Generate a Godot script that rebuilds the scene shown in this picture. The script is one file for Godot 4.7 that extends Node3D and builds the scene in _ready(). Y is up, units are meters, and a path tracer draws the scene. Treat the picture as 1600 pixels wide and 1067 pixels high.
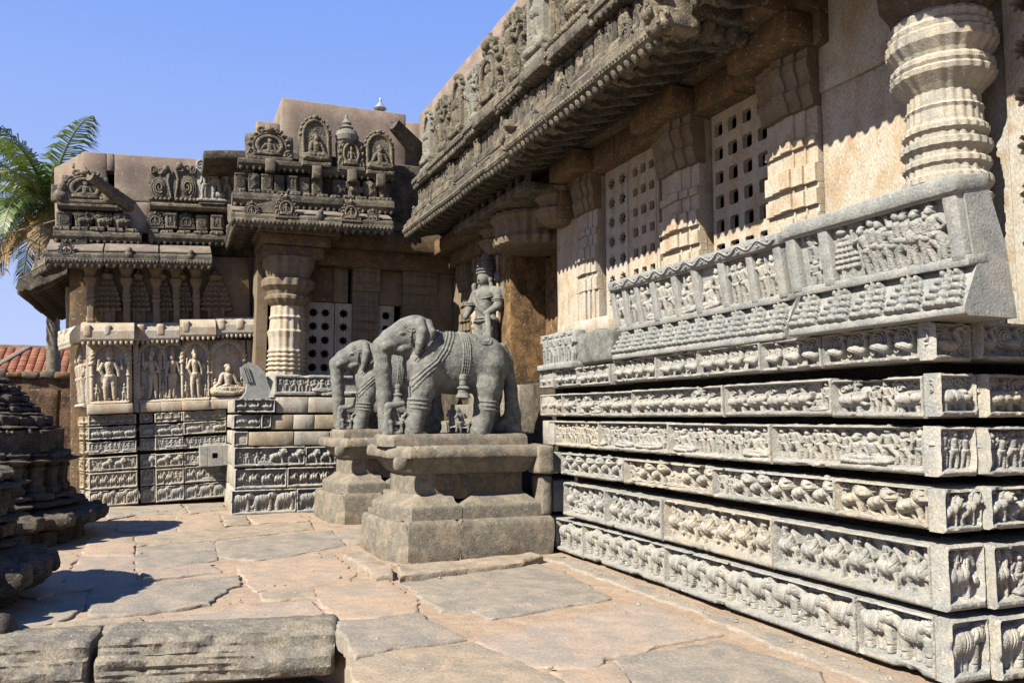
extends Node3D
# Carved soapstone temple with two elephant statues flanking its entrance, seen across a paved court.

var rng := RandomNumberGenerator.new()
var M := {}
var MOT := {}
var taken := {}
var noise3 := FastNoiseLite.new()


# ---------------------------------------------------------------- scene tree helpers
func numbered(called: String) -> String:
	var k: int = taken.get(called, 0)
	taken[called] = k + 1
	return called if k == 0 else "%s_%03d" % [called, k]


func tag(o: Node3D, label: String, category: String, group := "", kind := "") -> Node3D:
	if label: o.set_meta("label", label)
	if category: o.set_meta("category", category)
	if group: o.set_meta("group", group)
	if kind: o.set_meta("kind", kind)
	return o


func thing(called: String, label: String, category: String, at := Vector3.ZERO, group := "") -> Node3D:
	var o := Node3D.new()
	o.name = numbered(called)
	add_child(o)
	o.position = at
	return tag(o, label, category, group)


func part(parent: Node, called: String, mesh: Mesh, mat: Material, xf := Transform3D.IDENTITY) -> MeshInstance3D:
	var o := MeshInstance3D.new()
	o.name = called
	o.mesh = mesh
	o.material_override = mat
	o.transform = xf
	o.cast_shadow = GeometryInstance3D.SHADOW_CASTING_SETTING_ON
	parent.add_child(o, true)
	return o


func frame_of(origin: Vector3, along: Vector3, out: Vector3) -> Transform3D:
	# x runs along the wall, y up, z out of the wall
	return Transform3D(Basis(along.normalized(), out.cross(along).normalized(), out.normalized()), origin)


func shift(x: float, y: float, z: float) -> Transform3D:
	return Transform3D(Basis.IDENTITY, Vector3(x, y, z))


func rnd(a: float, b: float) -> float:
	return rng.randf_range(a, b)


# ---------------------------------------------------------------- flat-faced mesh builder
class B:
	var v := PackedVector3Array()
	var n := PackedVector3Array()

	func tri(a: Vector3, b: Vector3, c: Vector3) -> void:
		var m := (b - a).cross(c - a)
		if m.length_squared() < 1e-16: return
		m = m.normalized()
		v.append(a); v.append(c); v.append(b)
		n.append(m); n.append(m); n.append(m)

	func quad(a: Vector3, b: Vector3, c: Vector3, d: Vector3) -> void:
		tri(a, b, c)
		tri(a, c, d)

	func mesh() -> ArrayMesh:
		var arr := []
		arr.resize(Mesh.ARRAY_MAX)
		arr[Mesh.ARRAY_VERTEX] = v
		arr[Mesh.ARRAY_NORMAL] = n
		var m := ArrayMesh.new()
		m.add_surface_from_arrays(Mesh.PRIMITIVE_TRIANGLES, arr)
		return m

	func add(o: B, xf: Transform3D) -> void:
		for p in o.v: v.append(xf * p)
		for p in o.n: n.append((xf.basis * p).normalized())

	# box between two corners with chamfered edges; each corner may be pushed about
	func cbox(lo: Vector3, hi: Vector3, ch := 0.01, jit := 0.0, r: RandomNumberGenerator = null) -> void:
		var c := (lo + hi) * 0.5
		var e := (hi - lo) * 0.5
		ch = minf(ch, minf(e.x, minf(e.y, e.z)) * 0.6)
		var P := []
		for k in 8:
			var s := Vector3(1 if k & 1 else -1, 1 if k & 2 else -1, 1 if k & 4 else -1)
			var q := Vector3.ZERO
			var cc := ch
			if r and jit > 0.0:
				q = Vector3(r.randf_range(-jit, jit), r.randf_range(-jit, jit), r.randf_range(-jit, jit))
				cc = ch * r.randf_range(0.6, 1.7)
				cc = minf(cc, minf(e.x, minf(e.y, e.z)) * 0.7)
			var full := c + s * e + q
			P.append([full - Vector3(0, s.y, s.z) * cc, full - Vector3(s.x, 0, s.z) * cc, full - Vector3(s.x, s.y, 0) * cc])
		# axis faces: 4 corners, counter-clockwise seen from outside
		var fx := [[1, 3, 7, 5], [0, 4, 6, 2]]
		var fy := [[2, 6, 7, 3], [0, 1, 5, 4]]
		var fz := [[4, 5, 7, 6], [0, 2, 3, 1]]
		for f in fx: quad(P[f[0]][0], P[f[1]][0], P[f[2]][0], P[f[3]][0])
		for f in fy: quad(P[f[0]][1], P[f[1]][1], P[f[2]][1], P[f[3]][1])
		for f in fz: quad(P[f[0]][2], P[f[1]][2], P[f[2]][2], P[f[3]][2])
		var ed := [[0, 1, 0], [2, 3, 0], [4, 5, 0], [6, 7, 0], [0, 2, 1], [1, 3, 1], [4, 6, 1], [5, 7, 1], [0, 4, 2], [1, 5, 2], [2, 6, 2], [3, 7, 2]]
		for d in ed:
			var o1: int = (d[2] + 1) % 3
			var o2: int = (d[2] + 2) % 3
			var a: Vector3 = P[d[0]][o1]
			var b: Vector3 = P[d[1]][o1]
			var g: Vector3 = P[d[1]][o2]
			var h: Vector3 = P[d[0]][o2]
			var mm := (b - a).cross(g - a)
			if mm.dot((a + g) * 0.5 - c) >= 0.0: quad(a, b, g, h)
			else: quad(h, g, b, a)
		for k in 8:
			var a: Vector3 = P[k][0]
			var b: Vector3 = P[k][1]
			var g: Vector3 = P[k][2]
			if (b - a).cross(g - a).dot(a - c) >= 0.0: tri(a, b, g)
			else: tri(a, g, b)

	# closed prism: outline counter-clockwise in xy, swept along z
	func prism(outline: PackedVector2Array, z0: float, z1: float) -> void:
		var t := Geometry2D.triangulate_polygon(outline)
		for k in range(0, t.size(), 3):
			var a := outline[t[k]]
			var b := outline[t[k + 1]]
			var c := outline[t[k + 2]]
			if (b - a).cross(c - a) < 0.0:
				var q := b
				b = c
				c = q
			tri(Vector3(a.x, a.y, z1), Vector3(b.x, b.y, z1), Vector3(c.x, c.y, z1))
			tri(Vector3(a.x, a.y, z0), Vector3(c.x, c.y, z0), Vector3(b.x, b.y, z0))
		for k in outline.size():
			var a := outline[k]
			var b := outline[(k + 1) % outline.size()]
			quad(Vector3(a.x, a.y, z0), Vector3(b.x, b.y, z0), Vector3(b.x, b.y, z1), Vector3(a.x, a.y, z1))

	# stack of rings (each a PackedVector3Array of equal size, counter-clockwise seen from above), closed at both ends
	func rings(list: Array) -> void:
		for k in list.size() - 1:
			var a: PackedVector3Array = list[k]
			var b: PackedVector3Array = list[k + 1]
			for i in a.size():
				var j := (i + 1) % a.size()
				quad(a[i], a[j], b[j], b[i])
		for e in 2:
			var a: PackedVector3Array = list[0] if e == 0 else list[-1]
			var c := Vector3.ZERO
			for p in a: c += p
			c /= a.size()
			for i in a.size():
				var j := (i + 1) % a.size()
				if e == 0: tri(c, a[j], a[i])
				else: tri(c, a[i], a[j])


func cblock(lo: Vector3, hi: Vector3, ch := 0.01, jit := 0.0) -> ArrayMesh:
	var b := B.new()
	b.cbox(lo, hi, ch, jit, rng)
	return b.mesh()


# smooth weathered block: rounded box, gridded and pushed about by 3D noise
func rough(lo: Vector3, hi: Vector3, r := 0.03, cell := 0.06, amp := 0.012, freq := 3.0, seed_at := Vector3.ZERO) -> ArrayMesh:
	return soft(lo, hi, r, cell, amp, freq, seed_at)


# the same with hewn facets instead of smooth shading
func hewn(lo: Vector3, hi: Vector3, r := 0.02, cell := 0.05, amp := 0.03, freq := 3.0, seed_at := Vector3.ZERO) -> ArrayMesh:
	return soft(lo, hi, r, cell, amp, freq, seed_at, 0.86)


func soft(lo: Vector3, hi: Vector3, r: float, cell: float, amp: float, freq: float, seed_at: Vector3, crease := -1.0) -> ArrayMesh:
	var c := (lo + hi) * 0.5
	var e := (hi - lo) * 0.5
	r = minf(r, minf(e.x, minf(e.y, e.z)) * 0.95)
	var st := SurfaceTool.new()
	st.begin(Mesh.PRIMITIVE_TRIANGLES)
	st.set_smooth_group(0)
	for ax in 3:
		var u := (ax + 1) % 3
		var w := (ax + 2) % 3
		var nu := maxi(3, int(ceil(e[u] * 2.0 / cell)))
		var nw := maxi(3, int(ceil(e[w] * 2.0 / cell)))
		for side in [-1.0, 1.0]:
			var grid := []
			for i in nu + 1:
				var row := PackedVector3Array()
				for j in nw + 1:
					var p := Vector3.ZERO
					p[ax] = side * e[ax]
					p[u] = _edge(i, nu, e[u], r)
					p[w] = _edge(j, nw, e[w], r)
					var q := Vector3(clampf(p.x, -e.x + r, e.x - r), clampf(p.y, -e.y + r, e.y - r), clampf(p.z, -e.z + r, e.z - r))
					var d := (p - q)
					if d.length() > 1e-6: d = d.normalized()
					p = c + q + d * r
					var s := (p + seed_at) * freq
					var k := noise3.get_noise_3d(s.x * 40.0, s.y * 40.0, s.z * 40.0) + 0.5 * noise3.get_noise_3d(s.x * 110.0 + 50.0, s.y * 110.0, s.z * 110.0)
					row.append(p + d * k * amp)
				grid.append(row)
			for i in nu:
				for j in nw:
					var a: Vector3 = grid[i][j]
					var b: Vector3 = grid[i + 1][j]
					var g: Vector3 = grid[i + 1][j + 1]
					var h: Vector3 = grid[i][j + 1]
					var L := [a, g, b, a, h, g] if side > 0.0 else [a, b, g, a, g, h]
					for q in L: st.add_vertex(q)
	if crease > 0.0: return creased(st, crease)
	st.index()
	st.generate_normals()
	return st.commit()


func _edge(i: int, n: int, e: float, r: float) -> float:
	# grid line positions, with the first and last cells equal to the rounding radius
	if i == 0: return -e
	if i == n: return e
	if n <= 2: return 0.0
	var t := float(i - 1) / float(n - 2)
	return lerpf(-e + r * 0.6, e - r * 0.6, t)


# straight extrusion of a profile: profile in (out, up), swept from x0 to x1 along the wall; 
func sweep(profile: PackedVector2Array, x0: float, x1: float) -> ArrayMesh:
	var b := B.new()
	var o := PackedVector2Array()
	for p in profile: o.append(p)
	var bb := B.new()
	bb.prism(o, x0, x1)
	# prism coordinates are (out, up, along): turn to (along, up, out)
	for k in range(0, bb.v.size(), 3):
		var a := bb.v[k]
		var c := bb.v[k + 2]
		var d := bb.v[k + 1]
		b.tri(Vector3(a.z, a.y, a.x), Vector3(d.z, d.y, d.x), Vector3(c.z, c.y, c.x))
	return b.mesh()


# lathed or star-shaped shaft. profile: (radius, height); lobes points in plan
func shaft(profile: Array, sides: int, star := 0.0, lobes := 8, square := 0.0) -> ArrayMesh:
	var st := SurfaceTool.new()
	st.begin(Mesh.PRIMITIVE_TRIANGLES)
	var L := []
	for p in profile:
		var ring := PackedVector3Array()
		for i in sides:
			var a := TAU * (i + 0.5) / sides
			var k := 1.0
			if star > 0.0:
				var f := fposmod(a / TAU * lobes, 1.0)
				k = 1.0 - star * absf(f - 0.5) * 2.0
			if square > 0.0:
				k *= lerpf(1.0, 1.0 / maxf(absf(cos(a)), absf(sin(a))) * 0.9, square)
			var rr: float = p[0] * k
			ring.append(Vector3(cos(a) * rr, p[1], -sin(a) * rr))
		L.append(ring)
	var b := B.new()
	b.rings(L)
	return b.mesh()


# tube through points, radius per point
func tube(st: SurfaceTool, pts: PackedVector3Array, rad: PackedFloat32Array, sides := 8) -> void:
	var L := []
	var up := Vector3(0.13, 0.97, 0.21)
	for k in pts.size():
		var d := (pts[mini(k + 1, pts.size() - 1)] - pts[maxi(k - 1, 0)]).normalized()
		if absf(d.dot(up)) > 0.98: up = Vector3(0.9, 0.1, 0.3)
		var s := d.cross(up).normalized()
		var t := s.cross(d)
		var ring := PackedVector3Array()
		for i in sides:
			var a := TAU * i / sides
			ring.append(pts[k] + (s * cos(a) + t * sin(a)) * rad[k])
		L.append(ring)
	for k in L.size() - 1:
		for i in sides:
			var j := (i + 1) % sides
			for q in [L[k][i], L[k + 1][j], L[k][j], L[k][i], L[k + 1][i], L[k + 1][j]]: st.add_vertex(q)
	for e in [0, L.size() - 1]:
		for i in sides:
			var j := (i + 1) % sides
			if e == 0:
				for q in [pts[0], L[0][i], L[0][j]]: st.add_vertex(q)
			else:
				for q in [pts[e], L[e][j], L[e][i]]: st.add_vertex(q)


func done(st: SurfaceTool) -> ArrayMesh:
	st.index()
	st.generate_normals()
	return st.commit()


func newst() -> SurfaceTool:
	var st := SurfaceTool.new()
	st.begin(Mesh.PRIMITIVE_TRIANGLES)
	st.set_smooth_group(0)
	return st


# ---------------------------------------------------------------- carved relief: a height field over the stone face
class R:
	var x0: float
	var y0: float
	var s: float
	var nx: int
	var ny: int
	var H := PackedFloat32Array()

	func _init(xa: float, ya: float, xb: float, yb: float, cell: float) -> void:
		x0 = xa
		y0 = ya
		s = cell
		nx = int(ceil((xb - xa) / cell)) + 1
		ny = int(ceil((yb - ya) / cell)) + 1
		H.resize(nx * ny)
		H.fill(-1.0)

	# tapered capsule lying in the face
	func cap(ax: float, ay: float, ar: float, bx: float, by: float, br: float, z := 0.0, k := 1.0) -> void:
		var m := maxf(ar, br)
		var i0 := maxi(0, int((minf(ax, bx) - m - x0) / s))
		var i1 := mini(nx - 1, int((maxf(ax, bx) + m - x0) / s) + 1)
		var j0 := maxi(0, int((minf(ay, by) - m - y0) / s))
		var j1 := mini(ny - 1, int((maxf(ay, by) + m - y0) / s) + 1)
		var dx := bx - ax
		var dy := by - ay
		var L := maxf(dx * dx + dy * dy, 1e-9)
		for j in range(j0, j1 + 1):
			var py := y0 + j * s - ay
			for i in range(i0, i1 + 1):
				var px := x0 + i * s - ax
				var t := clampf((px * dx + py * dy) / L, 0.0, 1.0)
				var ex := px - dx * t
				var ey := py - dy * t
				var r := ar + (br - ar) * t
				var q := r * r - ex * ex - ey * ey
				if q > 0.0:
					var h := z + k * sqrt(q)
					var at := j * nx + i
					if h > H[at]: H[at] = h

	func ell(cx: float, cy: float, rx: float, ry: float, z := 0.0, hz := 0.1, turn := 0.0) -> void:
		var m := maxf(rx, ry)
		var i0 := maxi(0, int((cx - m - x0) / s))
		var i1 := mini(nx - 1, int((cx + m - x0) / s) + 1)
		var j0 := maxi(0, int((cy - m - y0) / s))
		var j1 := mini(ny - 1, int((cy + m - y0) / s) + 1)
		var c := cos(turn)
		var d := sin(turn)
		for j in range(j0, j1 + 1):
			var py := y0 + j * s - cy
			for i in range(i0, i1 + 1):
				var px := x0 + i * s - cx
				var u := (px * c + py * d) / rx
				var v := (py * c - px * d) / ry
				var q := 1.0 - u * u - v * v
				if q > 0.0:
					var h := z + hz * sqrt(q)
					var at := j * nx + i
					if h > H[at]: H[at] = h

	func path(p: Array, z := 0.0, k := 1.0) -> void:
		for i in p.size() - 1:
			cap(p[i][0], p[i][1], p[i][2], p[i + 1][0], p[i + 1][1], p[i + 1][2], z, k)

	func rect(xa: float, ya: float, xb: float, yb: float, z: float, bev := 0.0) -> void:
		for j in range(maxi(0, int((ya - y0) / s)), mini(ny - 1, int((yb - y0) / s) + 1) + 1):
			var py := y0 + j * s
			if py < ya or py > yb: continue
			for i in range(maxi(0, int((xa - x0) / s)), mini(nx - 1, int((xb - x0) / s) + 1) + 1):
				var px := x0 + i * s
				if px < xa or px > xb: continue
				var h := z
				if bev > 0.0: h = z - maxf(0.0, bev - minf(minf(px - xa, xb - px), minf(py - ya, yb - py)))
				var at := j * nx + i
				if h > H[at]: H[at] = h

	func ring(cx: float, cy: float, r: float, tr: float, z := 0.0, k := 1.0, a0 := 0.0, a1 := TAU, squash := 1.0) -> void:
		var n := maxi(6, int(absf(a1 - a0) * r / maxf(tr, s) * 1.2))
		for i in n:
			var a := lerpf(a0, a1, float(i) / n)
			var b := lerpf(a0, a1, float(i + 1) / n)
			cap(cx + cos(a) * r, cy + sin(a) * r * squash, tr, cx + cos(b) * r, cy + sin(b) * r * squash, tr, z, k)

	func spiral(cx: float, cy: float, r: float, tr: float, turns: float, a0: float, z := 0.0, k := 1.0) -> void:
		var n := int(absf(turns) * 12.0)
		for i in n:
			var t := float(i) / n
			var u := float(i + 1) / n
			var a := a0 + t * turns * TAU
			var b := a0 + u * turns * TAU
			cap(cx + cos(a) * r * (1.0 - t * 0.85), cy + sin(a) * r * (1.0 - t * 0.85), tr * (1.0 - 0.4 * t), cx + cos(b) * r * (1.0 - u * 0.85), cy + sin(b) * r * (1.0 - u * 0.85), tr * (1.0 - 0.4 * u), z, k)

	func cut(ax: float, ay: float, bx: float, by: float, r: float, depth: float) -> void:
		var i0 := maxi(0, int((minf(ax, bx) - r - x0) / s))
		var i1 := mini(nx - 1, int((maxf(ax, bx) + r - x0) / s) + 1)
		var j0 := maxi(0, int((minf(ay, by) - r - y0) / s))
		var j1 := mini(ny - 1, int((maxf(ay, by) + r - y0) / s) + 1)
		var dx := bx - ax
		var dy := by - ay
		var L := maxf(dx * dx + dy * dy, 1e-9)
		for j in range(j0, j1 + 1):
			var py := y0 + j * s - ay
			for i in range(i0, i1 + 1):
				var at := j * nx + i
				if H[at] < 0.0: continue
				var px := x0 + i * s - ax
				var t := clampf((px * dx + py * dy) / L, 0.0, 1.0)
				var q := Vector2(px - dx * t, py - dy * t).length() / r
				if q < 1.0: H[at] = maxf(H[at] - depth * (1.0 - q * q), 0.002)

	func wear(n: FastNoiseLite, amp: float, off: float) -> void:
		for j in ny:
			for i in nx:
				var at := j * nx + i
				if H[at] > 0.0:
					H[at] = maxf(0.001, H[at] + amp * n.get_noise_2d((x0 + i * s) * 2600.0 + off, (y0 + j * s) * 2600.0) + amp * 0.6 * n.get_noise_2d((x0 + i * s) * 9000.0 + off, (y0 + j * s) * 9000.0))

	func mesh() -> ArrayMesh:
		var v := PackedVector3Array()
		var nn := PackedVector3Array()
		var idx := PackedInt32Array()
		var at := PackedInt32Array()
		at.resize(nx * ny)
		at.fill(-1)
		for j in ny - 1:
			for i in nx - 1:
				var a := j * nx + i
				if H[a] > 0.0 or H[a + 1] > 0.0 or H[a + nx] > 0.0 or H[a + nx + 1] > 0.0:
					var q := [a, a + 1, a + nx + 1, a + nx]
					for w in 4:
						var k: int = q[w]
						if at[k] < 0:
							at[k] = v.size()
							var ii := k % nx
							var jj := k / nx
							var h := H[k] if H[k] > 0.0 else -0.006
							v.append(Vector3(x0 + ii * s, y0 + jj * s, h))
							var l := maxf(H[k - 1], 0.0) if ii > 0 else 0.0
							var r := maxf(H[k + 1], 0.0) if ii < nx - 1 else 0.0
							var d := maxf(H[k - nx], 0.0) if jj > 0 else 0.0
							var u := maxf(H[k + nx], 0.0) if jj < ny - 1 else 0.0
							nn.append(Vector3(l - r, d - u, 2.0 * s).normalized())
					# clockwise front faces
					idx.append(at[q[0]]); idx.append(at[q[2]]); idx.append(at[q[1]])
					idx.append(at[q[0]]); idx.append(at[q[3]]); idx.append(at[q[2]])
		var arr := []
		arr.resize(Mesh.ARRAY_MAX)
		arr[Mesh.ARRAY_VERTEX] = v
		arr[Mesh.ARRAY_NORMAL] = nn
		arr[Mesh.ARRAY_INDEX] = idx
		var m := ArrayMesh.new()
		m.add_surface_from_arrays(Mesh.PRIMITIVE_TRIANGLES, arr)
		return m


# ---------------------------------------------------------------- carved motifs, one unit high, facing right (+x)
func human(r: R, cx: float, y: float, h: float, z := 0.0, pose := 0, flip := 1.0) -> void:
	var f := flip
	var sw := rnd(-0.05, 0.05) * h
	var hx := cx + sw * 0.6
	# legs
	if pose == 2: # seated, legs folded
		r.cap(cx - 0.05 * h, y + 0.16 * h, 0.10 * h, cx - 0.30 * h, y + 0.12 * h, 0.075 * h, z + 0.02 * h, 0.9)
		r.cap(cx + 0.05 * h, y + 0.16 * h, 0.10 * h, cx + 0.30 * h, y + 0.12 * h, 0.075 * h, z + 0.02 * h, 0.9)
		r.cap(cx - 0.28 * h, y + 0.09 * h, 0.065 * h, cx + 0.1 * h, y + 0.06 * h, 0.055 * h, z + 0.06 * h)
		r.cap(cx + 0.28 * h, y + 0.09 * h, 0.065 * h, cx - 0.08 * h, y + 0.07 * h, 0.05 * h, z + 0.04 * h)
	else:
		var k1 := cx - 0.07 * h + rnd(-0.05, 0.02) * h
		var k2 := cx + 0.07 * h + rnd(-0.02, 0.07) * h
		if pose == 3: k2 += 0.10 * h * f
		r.path([[cx - 0.05 * h, y + 0.48 * h, 0.088 * h], [k1, y + 0.27 * h, 0.062 * h], [cx - 0.09 * h, y + 0.05 * h, 0.042 * h]], z)
		r.path([[cx + 0.05 * h, y + 0.48 * h, 0.088 * h], [k2, y + 0.28 * h, 0.062 * h], [cx + 0.08 * h + (0.06 * h * f if pose == 3 else 0.0), y + 0.05 * h, 0.042 * h]], z)
		r.cap(cx - 0.09 * h, y + 0.025 * h, 0.036 * h, cx - 0.09 * h + 0.07 * h * f, y + 0.025 * h, 0.03 * h, z)
		r.cap(cx + 0.08 * h, y + 0.025 * h, 0.036 * h, cx + 0.08 * h + 0.07 * h * f, y + 0.025 * h, 0.03 * h, z)
		r.ell(cx, y + 0.50 * h, 0.125 * h, 0.085 * h, z + 0.02 * h, 0.09 * h)
	var b := 0.34 * h if pose == 2 else 0.0
	var ty := y - b
	if pose == 2: hx = cx
	r.path([[cx, ty + 0.55 * h, 0.075 * h], [cx + sw * 0.3, ty + 0.64 * h, 0.085 * h], [hx, ty + 0.74 * h, 0.10 * h]], z + 0.015 * h)
	r.cap(hx - 0.09 * h, ty + 0.775 * h, 0.06 * h, hx + 0.09 * h, ty + 0.775 * h, 0.06 * h, z + 0.02 * h)
	# head, headdress
	r.cap(hx, ty + 0.8 * h, 0.045 * h, hx, ty + 0.86 * h, 0.045 * h, z + 0.02 * h)
	r.ell(hx + 0.012 * h * f, ty + 0.89 * h, 0.068 * h, 0.078 * h, z + 0.045 * h, 0.075 * h)
	r.ell(hx - 0.01 * h * f, ty + 0.955 * h, 0.072 * h, 0.05 * h, z + 0.03 * h, 0.06 * h)
	if rng.randf() < 0.6: r.cap(hx, ty + 0.97 * h, 0.05 * h, hx, ty + 1.03 * h, 0.025 * h, z + 0.03 * h)
	# arms
	for sd in [-1.0, 1.0]:
		var s0: float = hx + sd * 0.115 * h
		var e := Vector2(s0 + sd * rnd(0.03, 0.11) * h, ty + rnd(0.58, 0.64) * h)
		var w := Vector2(cx + sd * rnd(0.04, 0.22) * h, ty + rnd(0.45, 0.62) * h)
		if pose == 1 and sd == f: # arm raised
			e = Vector2(s0 + sd * 0.10 * h, ty + 0.74 * h)
			w = Vector2(s0 + sd * rnd(0.04, 0.10) * h, ty + 0.98 * h)
		if pose == 2 and rng.randf() < 0.5:
			w = Vector2(cx + sd * 0.25 * h, y + 0.2 * h)
		r.path([[s0, ty + 0.77 * h, 0.047 * h], [e.x, e.y, 0.042 * h], [w.x, w.y, 0.034 * h]], z + 0.035 * h)
	# girdle and necklace lines
	r.cut(cx - 0.13 * h, y - b + 0.545 * h, cx + 0.13 * h, y - b + 0.545 * h, 0.012 * h, 0.02 * h)
	r.cut(hx - 0.06 * h, ty + 0.81 * h, hx + 0.06 * h, ty + 0.81 * h, 0.01 * h, 0.015 * h)


func m_elephant(k: int) -> ArrayMesh:
	var r := R.new(-0.12, -0.02, 1.16, 1.12, 0.0115)
	var a := rnd(-0.03, 0.03)
	var b := rnd(-0.04, 0.04)
	r.ell(0.40, 0.60, 0.36, 0.27, 0.0, 0.24, 0.05)
	r.ell(0.20, 0.58, 0.21, 0.24, 0.0, 0.23)
	r.path([[0.13, 0.48, 0.13], [0.09 + a, 0.25, 0.095], [0.10 + a, 0.06, 0.09]], 0.05)
	r.path([[0.30, 0.45, 0.11], [0.33 + b, 0.22, 0.08], [0.34 + b, 0.06, 0.075]], -0.02)
	r.path([[0.66, 0.50, 0.12], [0.66 + b, 0.26, 0.09], [0.64 + b, 0.06, 0.085]], 0.06)
	r.path([[0.56, 0.45, 0.1], [0.50 - a, 0.22, 0.075], [0.50 - a, 0.06, 0.07]], -0.02)
	r.ell(0.76, 0.76, 0.19, 0.20, 0.04, 0.2)
	r.ell(0.80, 0.90, 0.12, 0.10, 0.04, 0.16)
	r.ell(0.63, 0.74, 0.09, 0.17, 0.09, 0.17, -0.2)
	if k % 3 == 2:
		r.path([[0.90, 0.72, 0.1], [1.02, 0.52, 0.08], [0.98, 0.28, 0.07], [0.86, 0.16, 0.06], [0.80, 0.24, 0.05]], 0.08)
	else:
		r.path([[0.90, 0.74, 0.1], [1.0, 0.56, 0.085], [1.01, 0.34, 0.072], [0.98, 0.16, 0.062], [0.93 + a, 0.06, 0.055]], 0.08)
	r.cap(0.86, 0.62, 0.035, 1.02, 0.52, 0.02, 0.12)
	r.path([[0.0, 0.62, 0.035], [-0.05, 0.4, 0.03], [-0.03, 0.2, 0.035]], 0.03)
	for q in [[0.1 + a, 0.16, 0.1], [0.65 + b, 0.17, 0.1]]:
		r.cut(q[0] - 0.1, q[1], q[0] + 0.1, q[1], 0.018, 0.035)
	r.cut(0.33, 0.36, 0.38, 0.86, 0.02, 0.04)
	r.cut(0.40, 0.36, 0.44, 0.86, 0.018, 0.03)
	r.cut(0.5, 0.45, 0.62, 0.88, 0.018, 0.035)
	r.cut(0.72, 0.94, 0.86, 0.80, 0.016, 0.03)
	r.cut(0.80, 0.78, 0.83, 0.78, 0.025, 0.035)
	if k % 2 == 1: human(r, 0.44, 0.72, 0.36, 0.06, 2)
	r.wear(noise3, 0.009, k * 371.0)
	return r.mesh()


func m_horse(k: int) -> ArrayMesh:
	var r := R.new(-0.12, -0.02, 1.1, 1.2, 0.0115)
	var a := rnd(-0.04, 0.04)
	r.ell(0.42, 0.47, 0.30, 0.19, 0.0, 0.23)
	r.ell(0.22, 0.50, 0.17, 0.20, 0.0, 0.23)
	r.ell(0.62, 0.52, 0.17, 0.19, 0.02, 0.23)
	var hd := rnd(-0.05, 0.06)
	var hu := rnd(-0.10, 0.02)
	r.path([[0.62, 0.58, 0.16], [0.76 + hd * 0.5, 0.80 + hu, 0.11], [0.80 + hd, 0.92 + hu, 0.085]], 0.05)
	r.path([[0.80 + hd, 0.92 + hu, 0.09], [0.92 + hd, 0.82 + hu, 0.075], [0.98 + hd * 0.5, 0.70 + hu * 1.4, 0.055]], 0.08)
	r.cap(0.78, 0.98, 0.03, 0.80, 1.06, 0.02, 0.08)
	r.path([[0.20, 0.42, 0.13], [0.10 + a, 0.25, 0.07], [0.18 + a, 0.13, 0.05], [0.16 + a, 0.03, 0.055]], 0.05)
	r.path([[0.30, 0.38, 0.10], [0.30, 0.2, 0.06], [0.34 - a, 0.04, 0.055]], -0.02)
	if k % 2 == 0:
		r.path([[0.66, 0.42, 0.09], [0.86, 0.38, 0.065], [0.84, 0.22, 0.05], [0.9, 0.14, 0.05]], 0.07)
	else:
		r.path([[0.68, 0.42, 0.09], [0.76, 0.24, 0.06], [0.74, 0.04, 0.055]], 0.07)
	r.path([[0.6, 0.38, 0.09], [0.62 + a, 0.2, 0.06], [0.66 + a, 0.04, 0.055]], 0.0)
	r.path([[0.07, 0.58, 0.05], [-0.04, 0.48, 0.055], [-0.05, 0.28, 0.045]], 0.04)
	r.cut(0.50, 0.36, 0.56, 0.7, 0.02, 0.04)
	r.cut(0.68, 0.5, 0.86, 0.74, 0.016, 0.03)
	r.cut(0.72, 0.9, 0.62, 0.66, 0.018, 0.03)
	human(r, 0.40, 0.42, 0.68, 0.10, [1, 0, 2][k % 3])
	if k % 2 == 1: # foot soldier's shield ahead of the horse
		r.ell(0.97, 0.38, 0.09, 0.11, 0.04, 0.14)
		r.ring(0.97, 0.38, 0.06, 0.014, 0.16, 1.0)
	r.wear(noise3, 0.010, k * 517.0)
	return r.mesh()


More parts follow.
